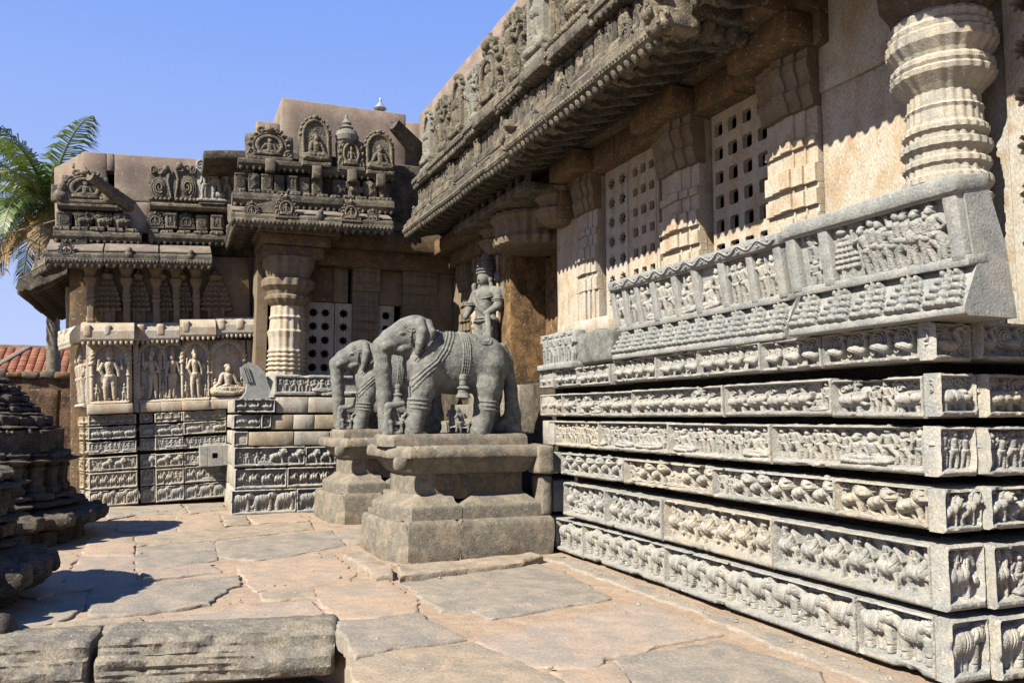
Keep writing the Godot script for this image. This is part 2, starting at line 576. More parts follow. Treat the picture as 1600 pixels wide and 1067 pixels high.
func m_lion(k: int) -> ArrayMesh:
	var r := R.new(-0.14, -0.02, 1.12, 1.1, 0.012)
	var a := rnd(-0.03, 0.03)
	r.ell(0.34, 0.48, 0.30, 0.20, 0.0, 0.24, 0.2)
	r.ell(0.18, 0.42, 0.18, 0.21, 0.02, 0.24)
	r.ell(0.60, 0.56, 0.2, 0.24, 0.03, 0.24)
	var hd := rnd(-0.06, 0.04)
	r.ell(0.76 + hd, 0.74 + hd * 0.5, rnd(0.2, 0.24), 0.23, 0.06, 0.26)
	r.ell(0.90 + hd, 0.68 + hd, 0.12, rnd(0.1, 0.13), 0.14, 0.2)
	r.cut(0.86, 0.62, 1.02, 0.62, 0.022, 0.07)
	r.cap(0.84, 0.82, 0.04, 0.88, 0.82, 0.04, 0.26)
	for i in 5:
		var t := 1.6 + i * 0.5
		r.ring(0.72 + cos(t) * 0.17, 0.74 + sin(t) * 0.17, 0.04, 0.025, 0.2, 1.0)
	r.path([[0.16, 0.36, 0.14], [0.06 + a, 0.2, 0.08], [0.14 + a, 0.06, 0.07], [0.24 + a, 0.04, 0.055]], 0.07)
	r.path([[0.32, 0.32, 0.1], [0.36, 0.16, 0.07], [0.42, 0.04, 0.055]], 0.0)
	r.path([[0.64, 0.44, 0.12], [0.70 + a, 0.22, 0.08], [0.70 + a, 0.06, 0.07], [0.78 + a, 0.04, 0.055]], 0.1)
	r.path([[0.70, 0.42, 0.1], [0.90, 0.32, 0.07], [0.98, 0.18, 0.06]], 0.03)
	r.path([[0.03, 0.48, 0.05], [-0.06, 0.66, 0.05], [0.04, 0.88, 0.05]], 0.06)
	r.spiral(0.14, 0.86, 0.13, 0.045, 1.4 if k % 2 == 0 else -1.3, PI, 0.06)
	if k % 2 == 0: r.ell(0.42, 0.9, 0.1, 0.1, 0.02, 0.12)
	else: human(r, 0.42, 0.62, 0.44, 0.06, 1)
	r.wear(noise3, 0.010, k * 231.0)
	return r.mesh()


func m_swan(k: int) -> ArrayMesh:
	var r := R.new(-0.14, -0.02, 1.1, 1.1, 0.012)
	r.ell(0.40, 0.36, 0.30, 0.21, 0.0, 0.26, -0.35)
	r.ell(0.28, 0.36, 0.22, 0.13, 0.1, 0.2, -0.4)
	r.path([[0.56, 0.32, 0.13], [0.72, 0.45, 0.09], [0.72, 0.64, 0.075], [0.64, 0.78, 0.07], [0.70, 0.9, 0.065]], 0.07)
	r.ell(0.72, 0.9, 0.10, 0.085, 0.08, 0.14)
	r.path([[0.78, 0.88, 0.05], [0.9, 0.84, 0.03], [0.92, 0.74, 0.02]], 0.1)
	# feather scroll
	for i in 3:
		r.ring(0.20, 0.60, 0.31 - i * 0.095, 0.042, 0.05 + i * 0.02, 1.0, -0.2, PI + 1.25)
	r.spiral(0.22, 0.62, 0.12, 0.04, 1.2, 0.0, 0.09)
	for i in 9:
		var a := -0.1 + i * 0.5
		r.ell(0.20 + cos(a) * 0.36, 0.60 + sin(a) * 0.36, 0.05, 0.05, 0.02, 0.07)
	r.cap(0.42, 0.2, 0.045, 0.40, 0.04, 0.035, 0.05)
	r.cap(0.52, 0.2, 0.045, 0.54, 0.04, 0.035, 0.05)
	r.cap(0.36, 0.03, 0.03, 0.62, 0.03, 0.03, 0.03)
	if k % 2 == 1:
		r.spiral(0.93, 0.5, 0.14, 0.04, -1.3, 2.0, 0.03)
		r.path([[0.98, 0.05, 0.035], [0.95, 0.2, 0.035], [0.88, 0.36, 0.035]], 0.03)
	else:
		r.spiral(0.90, 0.22, 0.13, 0.04, 1.3, 1.0, 0.03)
		r.spiral(0.95, 0.58, 0.09, 0.035, 1.2, 1.0, 0.03)
	r.cut(0.16, 0.42, 0.5, 0.26, 0.014, 0.03)
	r.cut(0.14, 0.35, 0.44, 0.22, 0.014, 0.03)
	r.wear(noise3, 0.009, k * 631.0)
	return r.mesh()


func m_makara(k: int) -> ArrayMesh:
	var r := R.new(-0.14, -0.02, 1.12, 1.1, 0.012)
	var a := rnd(-0.03, 0.03)
	r.ell(0.46, 0.42, 0.34, 0.24, 0.0, 0.28, 0.05)
	r.ell(0.26, 0.40, 0.2, 0.22, 0.02, 0.26)
	r.ell(0.76, 0.44, 0.18, 0.17, 0.06, 0.24)
	r.path([[0.84, 0.44, 0.12], [0.98, 0.5, 0.08], [1.02, 0.64, 0.06]], 0.1)
	r.path([[0.86, 0.34, 0.08], [0.98, 0.28, 0.05]], 0.1)
	r.ell(0.68, 0.58, 0.06, 0.08, 0.14, 0.16)
	for q in [0.2, 0.38, 0.6, 0.74]:
		r.path([[q, 0.3, 0.09], [q + a, 0.14, 0.075], [q + a + 0.02, 0.04, 0.07]], 0.08 if q in [0.2, 0.74] else 0.0)
	for i in 2:
		r.ring(0.16, 0.70, 0.26 - i * 0.1, 0.045, 0.04 + i * 0.02, 1.0, 0.3, PI + 1.4)
	r.spiral(0.18, 0.72, 0.1, 0.04, 1.2, 0.4, 0.08)
	r.spiral(0.42, 0.86, 0.12, 0.04, -1.3, 3.0, 0.04)
	for i in 7:
		var t := 0.6 + i * 0.5
		r.ell(0.16 + cos(t) * 0.3, 0.70 + sin(t) * 0.3, 0.05, 0.05, 0.02, 0.07)
	if k % 2 == 0: human(r, 0.62, 0.5, 0.5, 0.08, 1)
	else:
		r.spiral(0.66, 0.84, 0.13, 0.045, 1.3, 0.0, 0.04)
		r.spiral(0.92, 0.86, 0.11, 0.04, -1.3, 2.0, 0.04)
	r.cut(0.3, 0.3, 0.6, 0.24, 0.016, 0.03)
	r.cut(0.36, 0.62, 0.4, 0.26, 0.018, 0.03)
	r.cut(0.56, 0.62, 0.58, 0.26, 0.018, 0.03)
	r.wear(noise3, 0.009, k * 431.0)
	return r.mesh()


func m_person(k: int) -> ArrayMesh:
	var r := R.new(-0.42, -0.02, 0.42, 1.12, 0.0115)
	human(r, 0.0, 0.0, 1.0, 0.03, [0, 1, 3, 1, 0, 2, 3, 2][k % 8], 1.0 if k % 2 == 0 else -1.0)
	if k == 3: r.path([[0.2, 0.1, 0.03], [0.24, 0.98, 0.03]], 0.05)
	if k == 4: r.ell(0.24, 0.5, 0.13, 0.16, 0.02, 0.14)
	if k == 6: r.path([[-0.28, 0.2, 0.025], [-0.3, 0.6, 0.025], [-0.16, 0.95, 0.025]], 0.06)
	if k % 8 in [5, 7]:
		r.ell(0.0, 0.54, 0.2, 0.2, 0.0, 0.05)
		r.rect(-0.34, -0.02, 0.34, 0.03, 0.1)
	r.wear(noise3, 0.009, k * 297.0)
	return r.mesh()


func m_deity(k: int) -> ArrayMesh:
	# large niche figure under a foliate arch, with small attendants
	var r := R.new(-0.42, -0.02, 0.42, 1.25, 0.0085)
	for i in 2: r.ring(0.0, 0.86, 0.30 + i * 0.05, 0.035, 0.02, 1.0, -0.25, PI + 0.25)
	for i in 15:
		var a := -0.2 + i * (PI + 0.4) / 14.0
		r.ell(cos(a) * 0.325, 0.86 + sin(a) * 0.325, 0.028, 0.028, 0.045, 0.035)
		r.spiral(cos(a) * 0.37, 0.86 + sin(a) * 0.37, 0.03, 0.014, 1.0, a, 0.02)
	for sd in [-1.0, 1.0]:
		r.cap(sd * 0.33, 0.1, 0.035, sd * 0.33, 0.76, 0.035, 0.02)
		r.ell(sd * 0.33, 0.78, 0.05, 0.04, 0.03, 0.06)
		r.ell(sd * 0.33, 0.55, 0.048, 0.025, 0.03, 0.05)
	if k == 2:
		human(r, 0.0, 0.06, 1.0, 0.03, 2)
		human(r, -0.27, 0.04, 0.4, 0.02, 0)
		human(r, 0.27, 0.04, 0.4, 0.02, 0, -1.0)
	else:
		human(r, 0.0, 0.07, 0.92, 0.03, [0, 1, 0, 3][k % 4], 1.0 if k % 2 == 0 else -1.0)
		human(r, -0.25, 0.05, 0.34, 0.02, 0)
		human(r, 0.25, 0.05, 0.34, 0.02, 1, -1.0)
		for sd in [-1.0, 1.0]: r.path([[sd * 0.12, 0.73, 0.035], [sd * 0.22, 0.66, 0.03], [sd * 0.20, 0.84, 0.025]], 0.04)
	r.cap(0.0, 0.98, 0.07, 0.0, 1.09, 0.035, 0.06)
	for i in 3: r.cut(-0.08, 0.97 + i * 0.035, 0.08, 0.97 + i * 0.035, 0.008, 0.012)
	r.rect(-0.36, -0.02, 0.36, 0.06, 0.09, 0.015)
	r.rect(-0.33, 0.0, 0.33, 0.035, 0.11, 0.01)
	r.wear(noise3, 0.008, k * 197.0)
	return r.mesh()


func m_tower(k: int) -> ArrayMesh:
	# miniature stepped tower in relief
	var r := R.new(-0.42, -0.02, 0.42, 1.12, 0.016)
	r.rect(-0.2, -0.02, 0.2, 0.22, 0.04)
	for sd in [-1.0, 1.0]: r.cap(sd * 0.16, 0.0, 0.05, sd * 0.16, 0.22, 0.05, 0.03)
	var n := 6
	for i in n:
		var t := float(i) / n
		var w := 0.38 * (1.0 - t * t * 0.72)
		var y := 0.25 + i * 0.1
		r.rect(-w, y - 0.03, w, y + 0.025, 0.09 - t * 0.03, 0.018)
		r.rect(-w * 0.86, y + 0.02, w * 0.86, y + 0.075, 0.05, 0.01)
		for j in range(-2, 3):
			r.rect(j * w * 0.42 - w * 0.13, y - 0.03, j * w * 0.42 + w * 0.13, y + 0.035, 0.12 - absf(j) * 0.012 - t * 0.03, 0.02)
	r.ell(0.0, 0.87, 0.17, 0.07, 0.04, 0.12)
	r.ell(0.0, 0.95, 0.08, 0.06, 0.04, 0.08)
	r.cap(0.0, 1.0, 0.045, 0.0, 1.06, 0.02, 0.03)
	r.wear(noise3, 0.012, k * 97.0)
	return r.mesh()


func m_bell_tower(k: int) -> ArrayMesh:
	# fluted stepped pyramid of the seat-back's lower row
	var r := R.new(-0.5, -0.02, 0.5, 1.06, 0.015)
	for i in 5:
		var t := float(i) / 5.0
		var w := 0.48 * (1.0 - t * t * 0.62)
		var y := 0.02 + i * 0.19
		r.rect(-w, y, w, y + 0.11, 0.17 - t * 0.05, 0.04)
		r.rect(-w * 0.85, y + 0.1, w * 0.85, y + 0.2, 0.10 - t * 0.03, 0.03)
		for j in range(-1, 2):
			r.ell(j * w * 0.62, y + 0.06, w * 0.3, 0.085, 0.12 - t * 0.05, 0.12)
		r.ell(0.0, y + 0.11, w * 0.2, 0.07, 0.12, 0.12)
	r.ell(0.0, 0.98, 0.13, 0.07, 0.04, 0.1)
	r.wear(noise3, 0.010, k * 61.0)
	return r.mesh()


func m_arch(k: int) -> ArrayMesh:
	# horseshoe dormer with a seated figure, foliage crest
	var r := R.new(-0.62, -0.02, 0.62, 1.2, 0.0125)
	r.rect(-0.56, -0.02, 0.56, 0.1, 0.1, 0.02)
	r.ring(0.0, 0.46, 0.30, 0.055, 0.06, 1.0, -0.9, PI + 0.9)
	r.ring(0.0, 0.46, 0.40, 0.035, 0.04, 1.0, -0.8, PI + 0.8)
	for i in 13:
		var a := -0.7 + i * (PI + 1.4) / 12.0
		r.ell(cos(a) * 0.48, 0.46 + sin(a) * 0.48, 0.06, 0.06, 0.02, 0.08)
	for sd in [-1.0, 1.0]:
		r.spiral(sd * 0.46, 0.2, 0.12, 0.045, 1.3 * sd, PI * 0.5, 0.04)
		r.spiral(sd * 0.2, 0.96, 0.1, 0.04, -1.2 * sd, 0.0, 0.04)
	r.ell(0.0, 0.98, 0.11, 0.11, 0.06, 0.12)
	r.cap(0.0, 1.06, 0.05, 0.0, 1.14, 0.025, 0.05)
	human(r, 0.0, 0.12, 0.86, 0.02, 2)
	r.wear(noise3, 0.010, k * 83.0)
	return r.mesh()


func m_niche(k: int) -> ArrayMesh:
	# tall arched slab with a seated god in front of a back plate
	var r := R.new(-0.4, -0.02, 0.4, 1.2, 0.011)
	r.rect(-0.34, -0.02, 0.34, 0.72, 0.05, 0.02)
	r.ell(0.0, 0.70, 0.34, 0.4, 0.01, 0.045)
	r.ring(0.0, 0.70, 0.30, 0.04, 0.06, 1.0, 0.0, PI, 1.15)
	for sd in [-1.0, 1.0]: r.cap(sd * 0.30, 0.14, 0.04, sd * 0.30, 0.70, 0.04, 0.06)
	for i in 11:
		var a := i * PI / 10.0
		r.ell(cos(a) * 0.355, 0.72 + sin(a) * 0.41, 0.04, 0.04, 0.02, 0.07)
	r.ell(0.0, 1.12, 0.08, 0.07, 0.03, 0.1)
	r.rect(-0.36, -0.02, 0.36, 0.1, 0.14, 0.03)
	human(r, 0.0, 0.1, 0.95, 0.06, 2 if k % 2 == 0 else 0)
	r.wear(noise3, 0.012, k * 111.0)
	return r.mesh()


func m_group(k: int) -> ArrayMesh:
	# crowded group of dancing gods for the tall parapet slabs
	var r := R.new(-0.55, -0.02, 0.55, 1.15, 0.0105)
	r.rect(-0.52, -0.02, 0.52, 0.05, 0.16, 0.02)
	human(r, 0.0, 0.05, 0.95, 0.1, 1, 1.0)
	human(r, -0.3, 0.05, 0.7, 0.04, 3, -1.0)
	human(r, 0.3, 0.05, 0.75, 0.04, 1, 1.0)
	for sd in [-1.0, 1.0]:
		r.path([[sd * 0.12, 0.76, 0.045], [sd * 0.28, 0.86, 0.04], [sd * 0.24, 1.02, 0.035]], 0.1)
		r.path([[sd * 0.12, 0.7, 0.045], [sd * 0.3, 0.62, 0.04], [sd * 0.38, 0.74, 0.035]], 0.12)
	r.spiral(-0.4, 0.9, 0.12, 0.04, 1.4, 0.0, 0.03)
	r.spiral(0.42, 0.95, 0.1, 0.04, -1.4, 0.0, 0.03)
	r.ell(0.1, 0.16, 0.16, 0.1, 0.06, 0.12)
	r.wear(noise3, 0.016, k * 71.0)
	return r.mesh()


func m_scroll(k: int) -> ArrayMesh:
	# big foliage volute slab
	var r := R.new(-0.52, -0.02, 0.52, 1.15, 0.0115)
	var f := 1.0 if k % 2 == 0 else -1.0
	for i in 3: r.spiral(0.06 * f, 0.4, 0.40 - i * 0.1, 0.045, 1.5 * f, -1.2 + i * 0.1, 0.03 + 0.02 * i)
	r.path([[-0.42 * f, 0.1, 0.05], [-0.3 * f, 0.6, 0.06], [-0.38 * f, 0.9, 0.07], [-0.2 * f, 1.04, 0.06]], 0.04)
	r.ell(-0.24 * f, 1.0, 0.14, 0.12, 0.05, 0.14)
	r.spiral(0.3 * f, 0.92, 0.14, 0.05, -1.4 * f, 0.0, 0.04)
	r.spiral(0.02 * f, 0.92, 0.11, 0.045, 1.4 * f, 0.0, 0.04)
	for i in 5: r.ell(-0.36 * f + i * 0.18 * f, 0.04, 0.09, 0.06, 0.03, 0.1)
	r.wear(noise3, 0.010, k * 51.0)
	return r.mesh()


func m_pilaster(k: int) -> ArrayMesh:
	# stubby carved pier of the parapet rows
	var r := R.new(-0.3, -0.02, 0.3, 1.02, 0.014)
	r.rect(-0.26, -0.02, 0.26, 1.0, 0.08, 0.03)
	if k % 3 == 0:
		for sd in [-1.0, 1.0]: r.cap(sd * 0.17, 0.12, 0.06, sd * 0.17, 0.88, 0.06, 0.08)
		r.rect(-0.28, 0.84, 0.28, 0.98, 0.16, 0.03)
		r.rect(-0.28, 0.0, 0.28, 0.14, 0.16, 0.03)
		human(r, 0.0, 0.14, 0.66, 0.08, 0)
	elif k % 3 == 1:
		r.path([[-0.1, 0.1, 0.09], [0.08, 0.34, 0.11], [-0.06, 0.58, 0.11], [0.08, 0.8, 0.1], [0.0, 0.94, 0.08]], 0.07)
		r.spiral(0.12, 0.82, 0.1, 0.04, 1.3, 0.0, 0.1)
	else:
		for i in 3: r.ring(0.0, 0.5, 0.2 - i * 0.07, 0.03, 0.09, 1.0, 0.0, TAU, 1.5)
		r.rect(-0.28, 0.86, 0.28, 0.98, 0.15, 0.03)
	r.wear(noise3, 0.016, k * 41.0)
	return r.mesh()


func m_crest(k: int) -> ArrayMesh:
	# small curled leaf upright on eave and moulding edges
	var r := R.new(-0.5, -0.02, 0.5, 1.02, 0.03)
	r.ell(0.0, 0.3, 0.4, 0.34, 0.0, 0.3)
	r.ell(0.05, 0.68, 0.24, 0.28, 0.05, 0.26)
	r.spiral(0.06, 0.74, 0.2, 0.06, 1.3, 0.0, 0.14)
	r.spiral(-0.22, 0.3, 0.16, 0.06, -1.2, 0.0, 0.12)
	r.wear(noise3, 0.009, k * 31.0)
	return r.mesh()


func m_vine(k: int) -> ArrayMesh:
	# running wavy vine, 4 units long
	var r := R.new(-0.1, 0.0, 4.1, 1.0, 0.04)
	for i in 32:
		var a := i * 0.125
		var b := (i + 1) * 0.125
		r.cap(a, 0.5 + 0.26 * sin(a * PI), 0.08, b, 0.5 + 0.26 * sin(b * PI), 0.08, 0.0)
	for i in 4:
		r.spiral(i + 0.5, 0.36, 0.2, 0.07, 1.2, PI * 0.5, 0.0)
		if i < 3: r.spiral(i + 1.0, 0.6, 0.18, 0.06, -1.2, -PI * 0.5, 0.0)
	r.wear(noise3, 0.009, k * 21.0)
	return r.mesh()


func build_motifs() -> void:
	var fns := {"elephant": [m_elephant, 9], "horse": [m_horse, 12], "lion": [m_lion, 8], "swan": [m_swan, 6], "makara": [m_makara, 8], "person": [m_person, 24], "deity": [m_deity, 4],
		"tower": [m_tower, 2], "bell": [m_bell_tower, 2], "arch": [m_arch, 3], "niche": [m_niche, 3], "group": [m_group, 4], "scroll": [m_scroll, 2], "pilaster": [m_pilaster, 6], "crest": [m_crest, 3], "vine": [m_vine, 1]}
	for q in fns:
		var L := []
		for k in fns[q][1]: L.append((fns[q][0] as Callable).call(k))
		MOT[q] = L


# place one carved motif on a block: its foot at (x, y), depth z, height h
func carve(parent: Node3D, called: String, motif: String, k: int, x: float, y: float, z: float, h: float, mat: Material, wide := 1.0, deep := 1.0, flip := false) -> MeshInstance3D:
	var L: Array = MOT[motif]
	var b := Basis.from_scale(Vector3(h * wide * (-1.0 if flip else 1.0), h, h * deep))
	return part(parent, called, L[k % L.size()], mat, Transform3D(b, Vector3(x, y, z)))


# ---------------------------------------------------------------- materials
func field(seed_: int, freq: float, oct: int, n := 512) -> PackedByteArray:
	var f := FastNoiseLite.new()
	f.seed = seed_
	f.noise_type = FastNoiseLite.TYPE_SIMPLEX_SMOOTH
	f.frequency = freq
	f.fractal_octaves = oct
	var im := f.get_seamless_image(n, n)
	im.convert(Image.FORMAT_L8)
	return im.get_data()


var F := {}


# three linear base colours blended by broad patches, with stains and lichen specks on top
func stone_tex(a: Color, b: Color, c: Color, stain: Color, stain_amount: float, speck: Color, speck_amount: float, off := 0, contrast := 0.35) -> ImageTexture:
	var n := 512
	var out := PackedByteArray()
	out.resize(n * n * 3)
	var f1: PackedByteArray = F.broad
	var f2: PackedByteArray = F.mid
	var f3: PackedByteArray = F.fine
	var f4: PackedByteArray = F.spots
	var f5: PackedByteArray = F.broad2
	var N := n * n
	var o1 := (off * 7919) % N
	var o2 := (off * 104729) % N
	var to_s := PackedByteArray()
	to_s.resize(1024)
	for i in 1024: to_s[i] = int(clampf(Color(i / 1023.0, 0, 0).linear_to_srgb().r, 0, 1) * 255.0)
	for i in N:
		var p1 := f1[(i + o1) % N] / 255.0
		var p2 := f2[(i + o2) % N] / 255.0
		var p3 := f3[i] / 255.0
		var p5 := f5[(i + o2) % N] / 255.0
		var t := clampf((p1 - 0.35) * 3.0, 0.0, 1.0)
		var u := clampf((p5 * 0.7 + p2 * 0.3 - 0.45) * 4.0, 0.0, 1.0)
		var r := lerpf(lerpf(a.r, b.r, t), c.r, u)
		var g := lerpf(lerpf(a.g, b.g, t), c.g, u)
		var bl := lerpf(lerpf(a.b, b.b, t), c.b, u)
		var s := clampf((p2 * 0.6 + p1 * 0.4 - 1.0 + stain_amount) * 3.0, 0.0, 1.0) * 0.8
		r = lerpf(r, stain.r, s); g = lerpf(g, stain.g, s); bl = lerpf(bl, stain.b, s)
		var k := clampf((f4[(i + o1) % N] / 255.0 - 1.0 + speck_amount) * 10.0, 0.0, 1.0) * 0.85
		r = lerpf(r, speck.r, k); g = lerpf(g, speck.g, k); bl = lerpf(bl, speck.b, k)
		var d := 0.53 * (1.0 + (p3 - 0.5) * contrast * 2.0 + (p2 - 0.5) * contrast)
		out[i * 3] = to_s[clampi(int(r * d * 1023.0), 0, 1023)]
		out[i * 3 + 1] = to_s[clampi(int(g * d * 1023.0), 0, 1023)]
		out[i * 3 + 2] = to_s[clampi(int(bl * d * 1023.0), 0, 1023)]
	return ImageTexture.create_from_image(Image.create_from_data(n, n, false, Image.FORMAT_RGB8, out))


func mat(tex: Texture2D, tile: float, tint := Color(1, 1, 1), rough_ := 0.92, relief := 0.25, off := Vector3.ZERO) -> StandardMaterial3D:
	var m := StandardMaterial3D.new()
	m.albedo_texture = tex
	m.albedo_color = tint.linear_to_srgb()
	m.roughness = rough_
	m.metallic_specular = 0.25
	m.uv1_triplanar = true
	m.uv1_world_triplanar = true
	m.uv1_scale = Vector3.ONE / tile
	m.uv1_offset = off
	m.uv1_triplanar_sharpness = 4.0
	if relief > 0.0:
		m.heightmap_enabled = true
		m.heightmap_texture = F.bump
		m.heightmap_scale = relief
	return m


func lin(r: float, g: float, b: float) -> Color:
	return Color(r, g, b)


func build_materials() -> void:
	F.broad = field(1, 0.006, 4)
	F.broad2 = field(7, 0.008, 4)
	F.mid = field(2, 0.02, 4)
	F.fine = field(3, 0.11, 4)
	F.spots = field(5, 0.045, 3)
	# relief map: pits and grain
	var bm := PackedByteArray()
	bm.resize(512 * 512)
	var ff: PackedByteArray = F.fine
	var fm: PackedByteArray = F.mid
	var fs: PackedByteArray = F.spots
	for i in bm.size():
		bm[i] = clampi(int(ff[i] * 0.55 + fm[i] * 0.35 + (40.0 if fs[i] < 165 else 40.0 - (fs[i] - 165) * 2.0)), 0, 255)
	F.bump = ImageTexture.create_from_image(Image.create_from_data(512, 512, false, Image.FORMAT_L8, bm))
	var dark := lin(0.055, 0.05, 0.045)
	var ochre := lin(0.42, 0.24, 0.11)
	var pale := lin(0.46, 0.45, 0.40)
	var T := {}
	T.frieze = stone_tex(lin(0.43, 0.42, 0.385), lin(0.35, 0.36, 0.34), lin(0.47, 0.435, 0.365), lin(0.27, 0.22, 0.16), 0.36, lin(0.53, 0.52, 0.47), 0.3, 0, 0.3)
	T.soap = stone_tex(lin(0.215, 0.22, 0.20), lin(0.165, 0.17, 0.157), lin(0.26, 0.26, 0.232), lin(0.11, 0.108, 0.094), 0.37, lin(0.35, 0.345, 0.31), 0.27, 3, 0.45)
	T.bench = stone_tex(lin(0.35, 0.36, 0.345), lin(0.29, 0.305, 0.295), lin(0.39, 0.385, 0.35), lin(0.2, 0.2, 0.18), 0.34, lin(0.46, 0.46, 0.43), 0.28, 5, 0.28)
	T.warm = stone_tex(lin(0.52, 0.475, 0.395), lin(0.55, 0.525, 0.465), lin(0.46, 0.375, 0.27), lin(0.30, 0.20, 0.12), 0.39, lin(0.56, 0.54, 0.49), 0.3, 11, 0.3)
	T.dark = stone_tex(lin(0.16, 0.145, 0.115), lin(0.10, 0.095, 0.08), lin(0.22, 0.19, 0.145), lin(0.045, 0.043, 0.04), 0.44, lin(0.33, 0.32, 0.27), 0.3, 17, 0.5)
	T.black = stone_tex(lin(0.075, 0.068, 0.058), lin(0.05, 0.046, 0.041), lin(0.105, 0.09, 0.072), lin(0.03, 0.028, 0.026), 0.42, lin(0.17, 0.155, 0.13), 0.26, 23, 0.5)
	T.plaster = stone_tex(lin(0.30, 0.235, 0.185), lin(0.25, 0.20, 0.165), lin(0.36, 0.295, 0.235), lin(0.19, 0.15, 0.13), 0.4, lin(0.38, 0.33, 0.28), 0.24, 29, 0.16)
	T.pave = stone_tex(lin(0.50, 0.405, 0.325), lin(0.43, 0.375, 0.315), lin(0.53, 0.415, 0.32), lin(0.36, 0.27, 0.20), 0.37, lin(0.56, 0.50, 0.43), 0.26, 31, 0.18)
	T.pave2 = stone_tex(lin(0.41, 0.36, 0.295), lin(0.345, 0.315, 0.265), lin(0.47, 0.39, 0.30), lin(0.27, 0.225, 0.175), 0.37, lin(0.47, 0.435, 0.38), 0.27, 37, 0.24)
	T.earth = stone_tex(lin(0.45, 0.335, 0.24), lin(0.40, 0.31, 0.23), lin(0.49, 0.38, 0.275), lin(0.31, 0.225, 0.155), 0.4, lin(0.5, 0.4, 0.3), 0.25, 41, 0.25)
	T.umber = stone_tex(lin(0.175, 0.12, 0.072), lin(0.145, 0.11, 0.078), lin(0.23, 0.15, 0.08), lin(0.07, 0.048, 0.03), 0.4, lin(0.42, 0.36, 0.28), 0.27, 43, 0.35)
	M.T = T
	for k in 2: M["umber%d" % k] = mat(T.umber, 1.5, [Color(1, 1, 1), Color(0.8, 0.85, 0.9)][k], 0.93, 0.45, Vector3(k * 0.4, 0.3, k * 0.2))
	for k in 3:
		var tint: Color = [Color(1, 1, 1), Color(1.05, 1.0, 0.93), Color(0.92, 0.93, 0.94)][k]
		var off := Vector3(k * 0.37, k * 0.61, k * 0.23)
		M["frieze%d" % k] = mat(T.frieze, 1.1, tint, 0.93, 0.35, off)
		M["warm%d" % k] = mat(T.warm, 1.7, tint, 0.93, 0.35, off)
		M["warm%d" % k].uv1_scale = Vector3(1.0 / 1.1, 1.0 / 2.0, 1.0 / 1.1)
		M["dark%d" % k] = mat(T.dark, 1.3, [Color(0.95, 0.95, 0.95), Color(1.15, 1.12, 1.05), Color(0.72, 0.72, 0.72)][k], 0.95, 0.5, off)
		M["pave%d" % k] = mat(T.pave, 1.9, tint * 0.9, 0.9, 0.35, off)
		M["grey_pave%d" % k] = mat(T.pave2, 1.7, tint * 0.92, 0.9, 0.4, off)
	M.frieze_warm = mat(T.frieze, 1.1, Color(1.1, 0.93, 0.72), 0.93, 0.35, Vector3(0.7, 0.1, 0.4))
	M.soap = mat(T.soap, 0.9, Color(1, 1, 1), 0.85, 0.5)
	M.bench = mat(T.bench, 1.2, Color(1, 1, 1), 0.9, 0.3)
	M.black = mat(T.black, 1.2, Color(1.35, 1.32, 1.28), 0.95, 0.6)
	M.plaster = mat(T.plaster, 3.2, Color(1, 1, 1), 0.95, 0.25)
	M.earth = mat(T.earth, 1.6, Color(1, 1, 1), 0.97, 0.4)
	M.brown = mat(T.dark, 1.3, Color(1.35, 0.95, 0.6), 0.9, 0.6, Vector3(0.2, 0.5, 0.3))
	M.core = mat(T.dark, 1.3, Color(0.6, 0.55, 0.5), 0.95, 0.4)
	T.base = stone_tex(lin(0.25, 0.225, 0.18), lin(0.20, 0.185, 0.155), lin(0.32, 0.27, 0.20), lin(0.12, 0.105, 0.085), 0.4, lin(0.40, 0.36, 0.30), 0.27, 47, 0.42)
	M.soap_base = mat(T.base, 1.1, Color(1, 1, 1), 0.9, 0.5, Vector3(0.3, 0.6, 0.1))
	M.base_dark = mat(T.base, 1.1, Color(0.75, 0.68, 0.58), 0.9, 0.5, Vector3(0.6, 0.2, 0.4))
	M.edge = mat(T.base, 1.4, Color(0.95, 0.97, 1.0), 0.92, 0.6, Vector3(0.1, 0.2, 0.5))
	M.capital = mat(T.warm, 1.2, Color(0.50, 0.44, 0.37), 0.93, 0.45, Vector3(0.2, 0.7, 0.4))  # darker copy of the warm stone: brown stain and shade in its colour
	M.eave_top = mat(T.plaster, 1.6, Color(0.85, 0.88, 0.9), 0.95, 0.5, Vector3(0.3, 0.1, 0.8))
	M.unlit_black = mat(T.black, 1.3, Color(0.55, 0.5, 0.45), 0.95, 0.3)  # near-black, so the shade of the unlit interior is in the colour
	for k in 1: M.mid = mat(T.frieze, 1.2, Color(0.62, 0.62, 0.58), 0.93, 0.45, Vector3(0.5, 0.1, 0.7))
	M.brown_wall = mat(T.dark, 2.2, Color(1.0, 0.72, 0.6), 0.95, 0.5, Vector3(0.4, 0.2, 0.6))
	M.metal = StandardMaterial3D.new()
	M.metal.albedo_color = Color(0.55, 0.58, 0.58)
	M.metal.metallic = 0.6
	M.metal.roughness = 0.5
	M.wire = StandardMaterial3D.new()
	M.wire.albedo_color = Color(0.5, 0.45, 0.4)
	M.wire.roughness = 0.8
	M.trunk = mat(T.dark, 1.0, Color(1.3, 1.25, 1.2), 0.95, 0.5)
	for k in 3: M["tile%d" % k] = mat(T.earth, 1.0, [Color(0.72, 0.36, 0.3), Color(0.6, 0.34, 0.29), Color(0.8, 0.46, 0.38)][k], 0.9, 0.3, Vector3(k * 0.3, 0.2, 0.1))
	M.tile_dark = mat(T.earth, 1.0, Color(0.4, 0.2, 0.15), 0.9, 0.3)
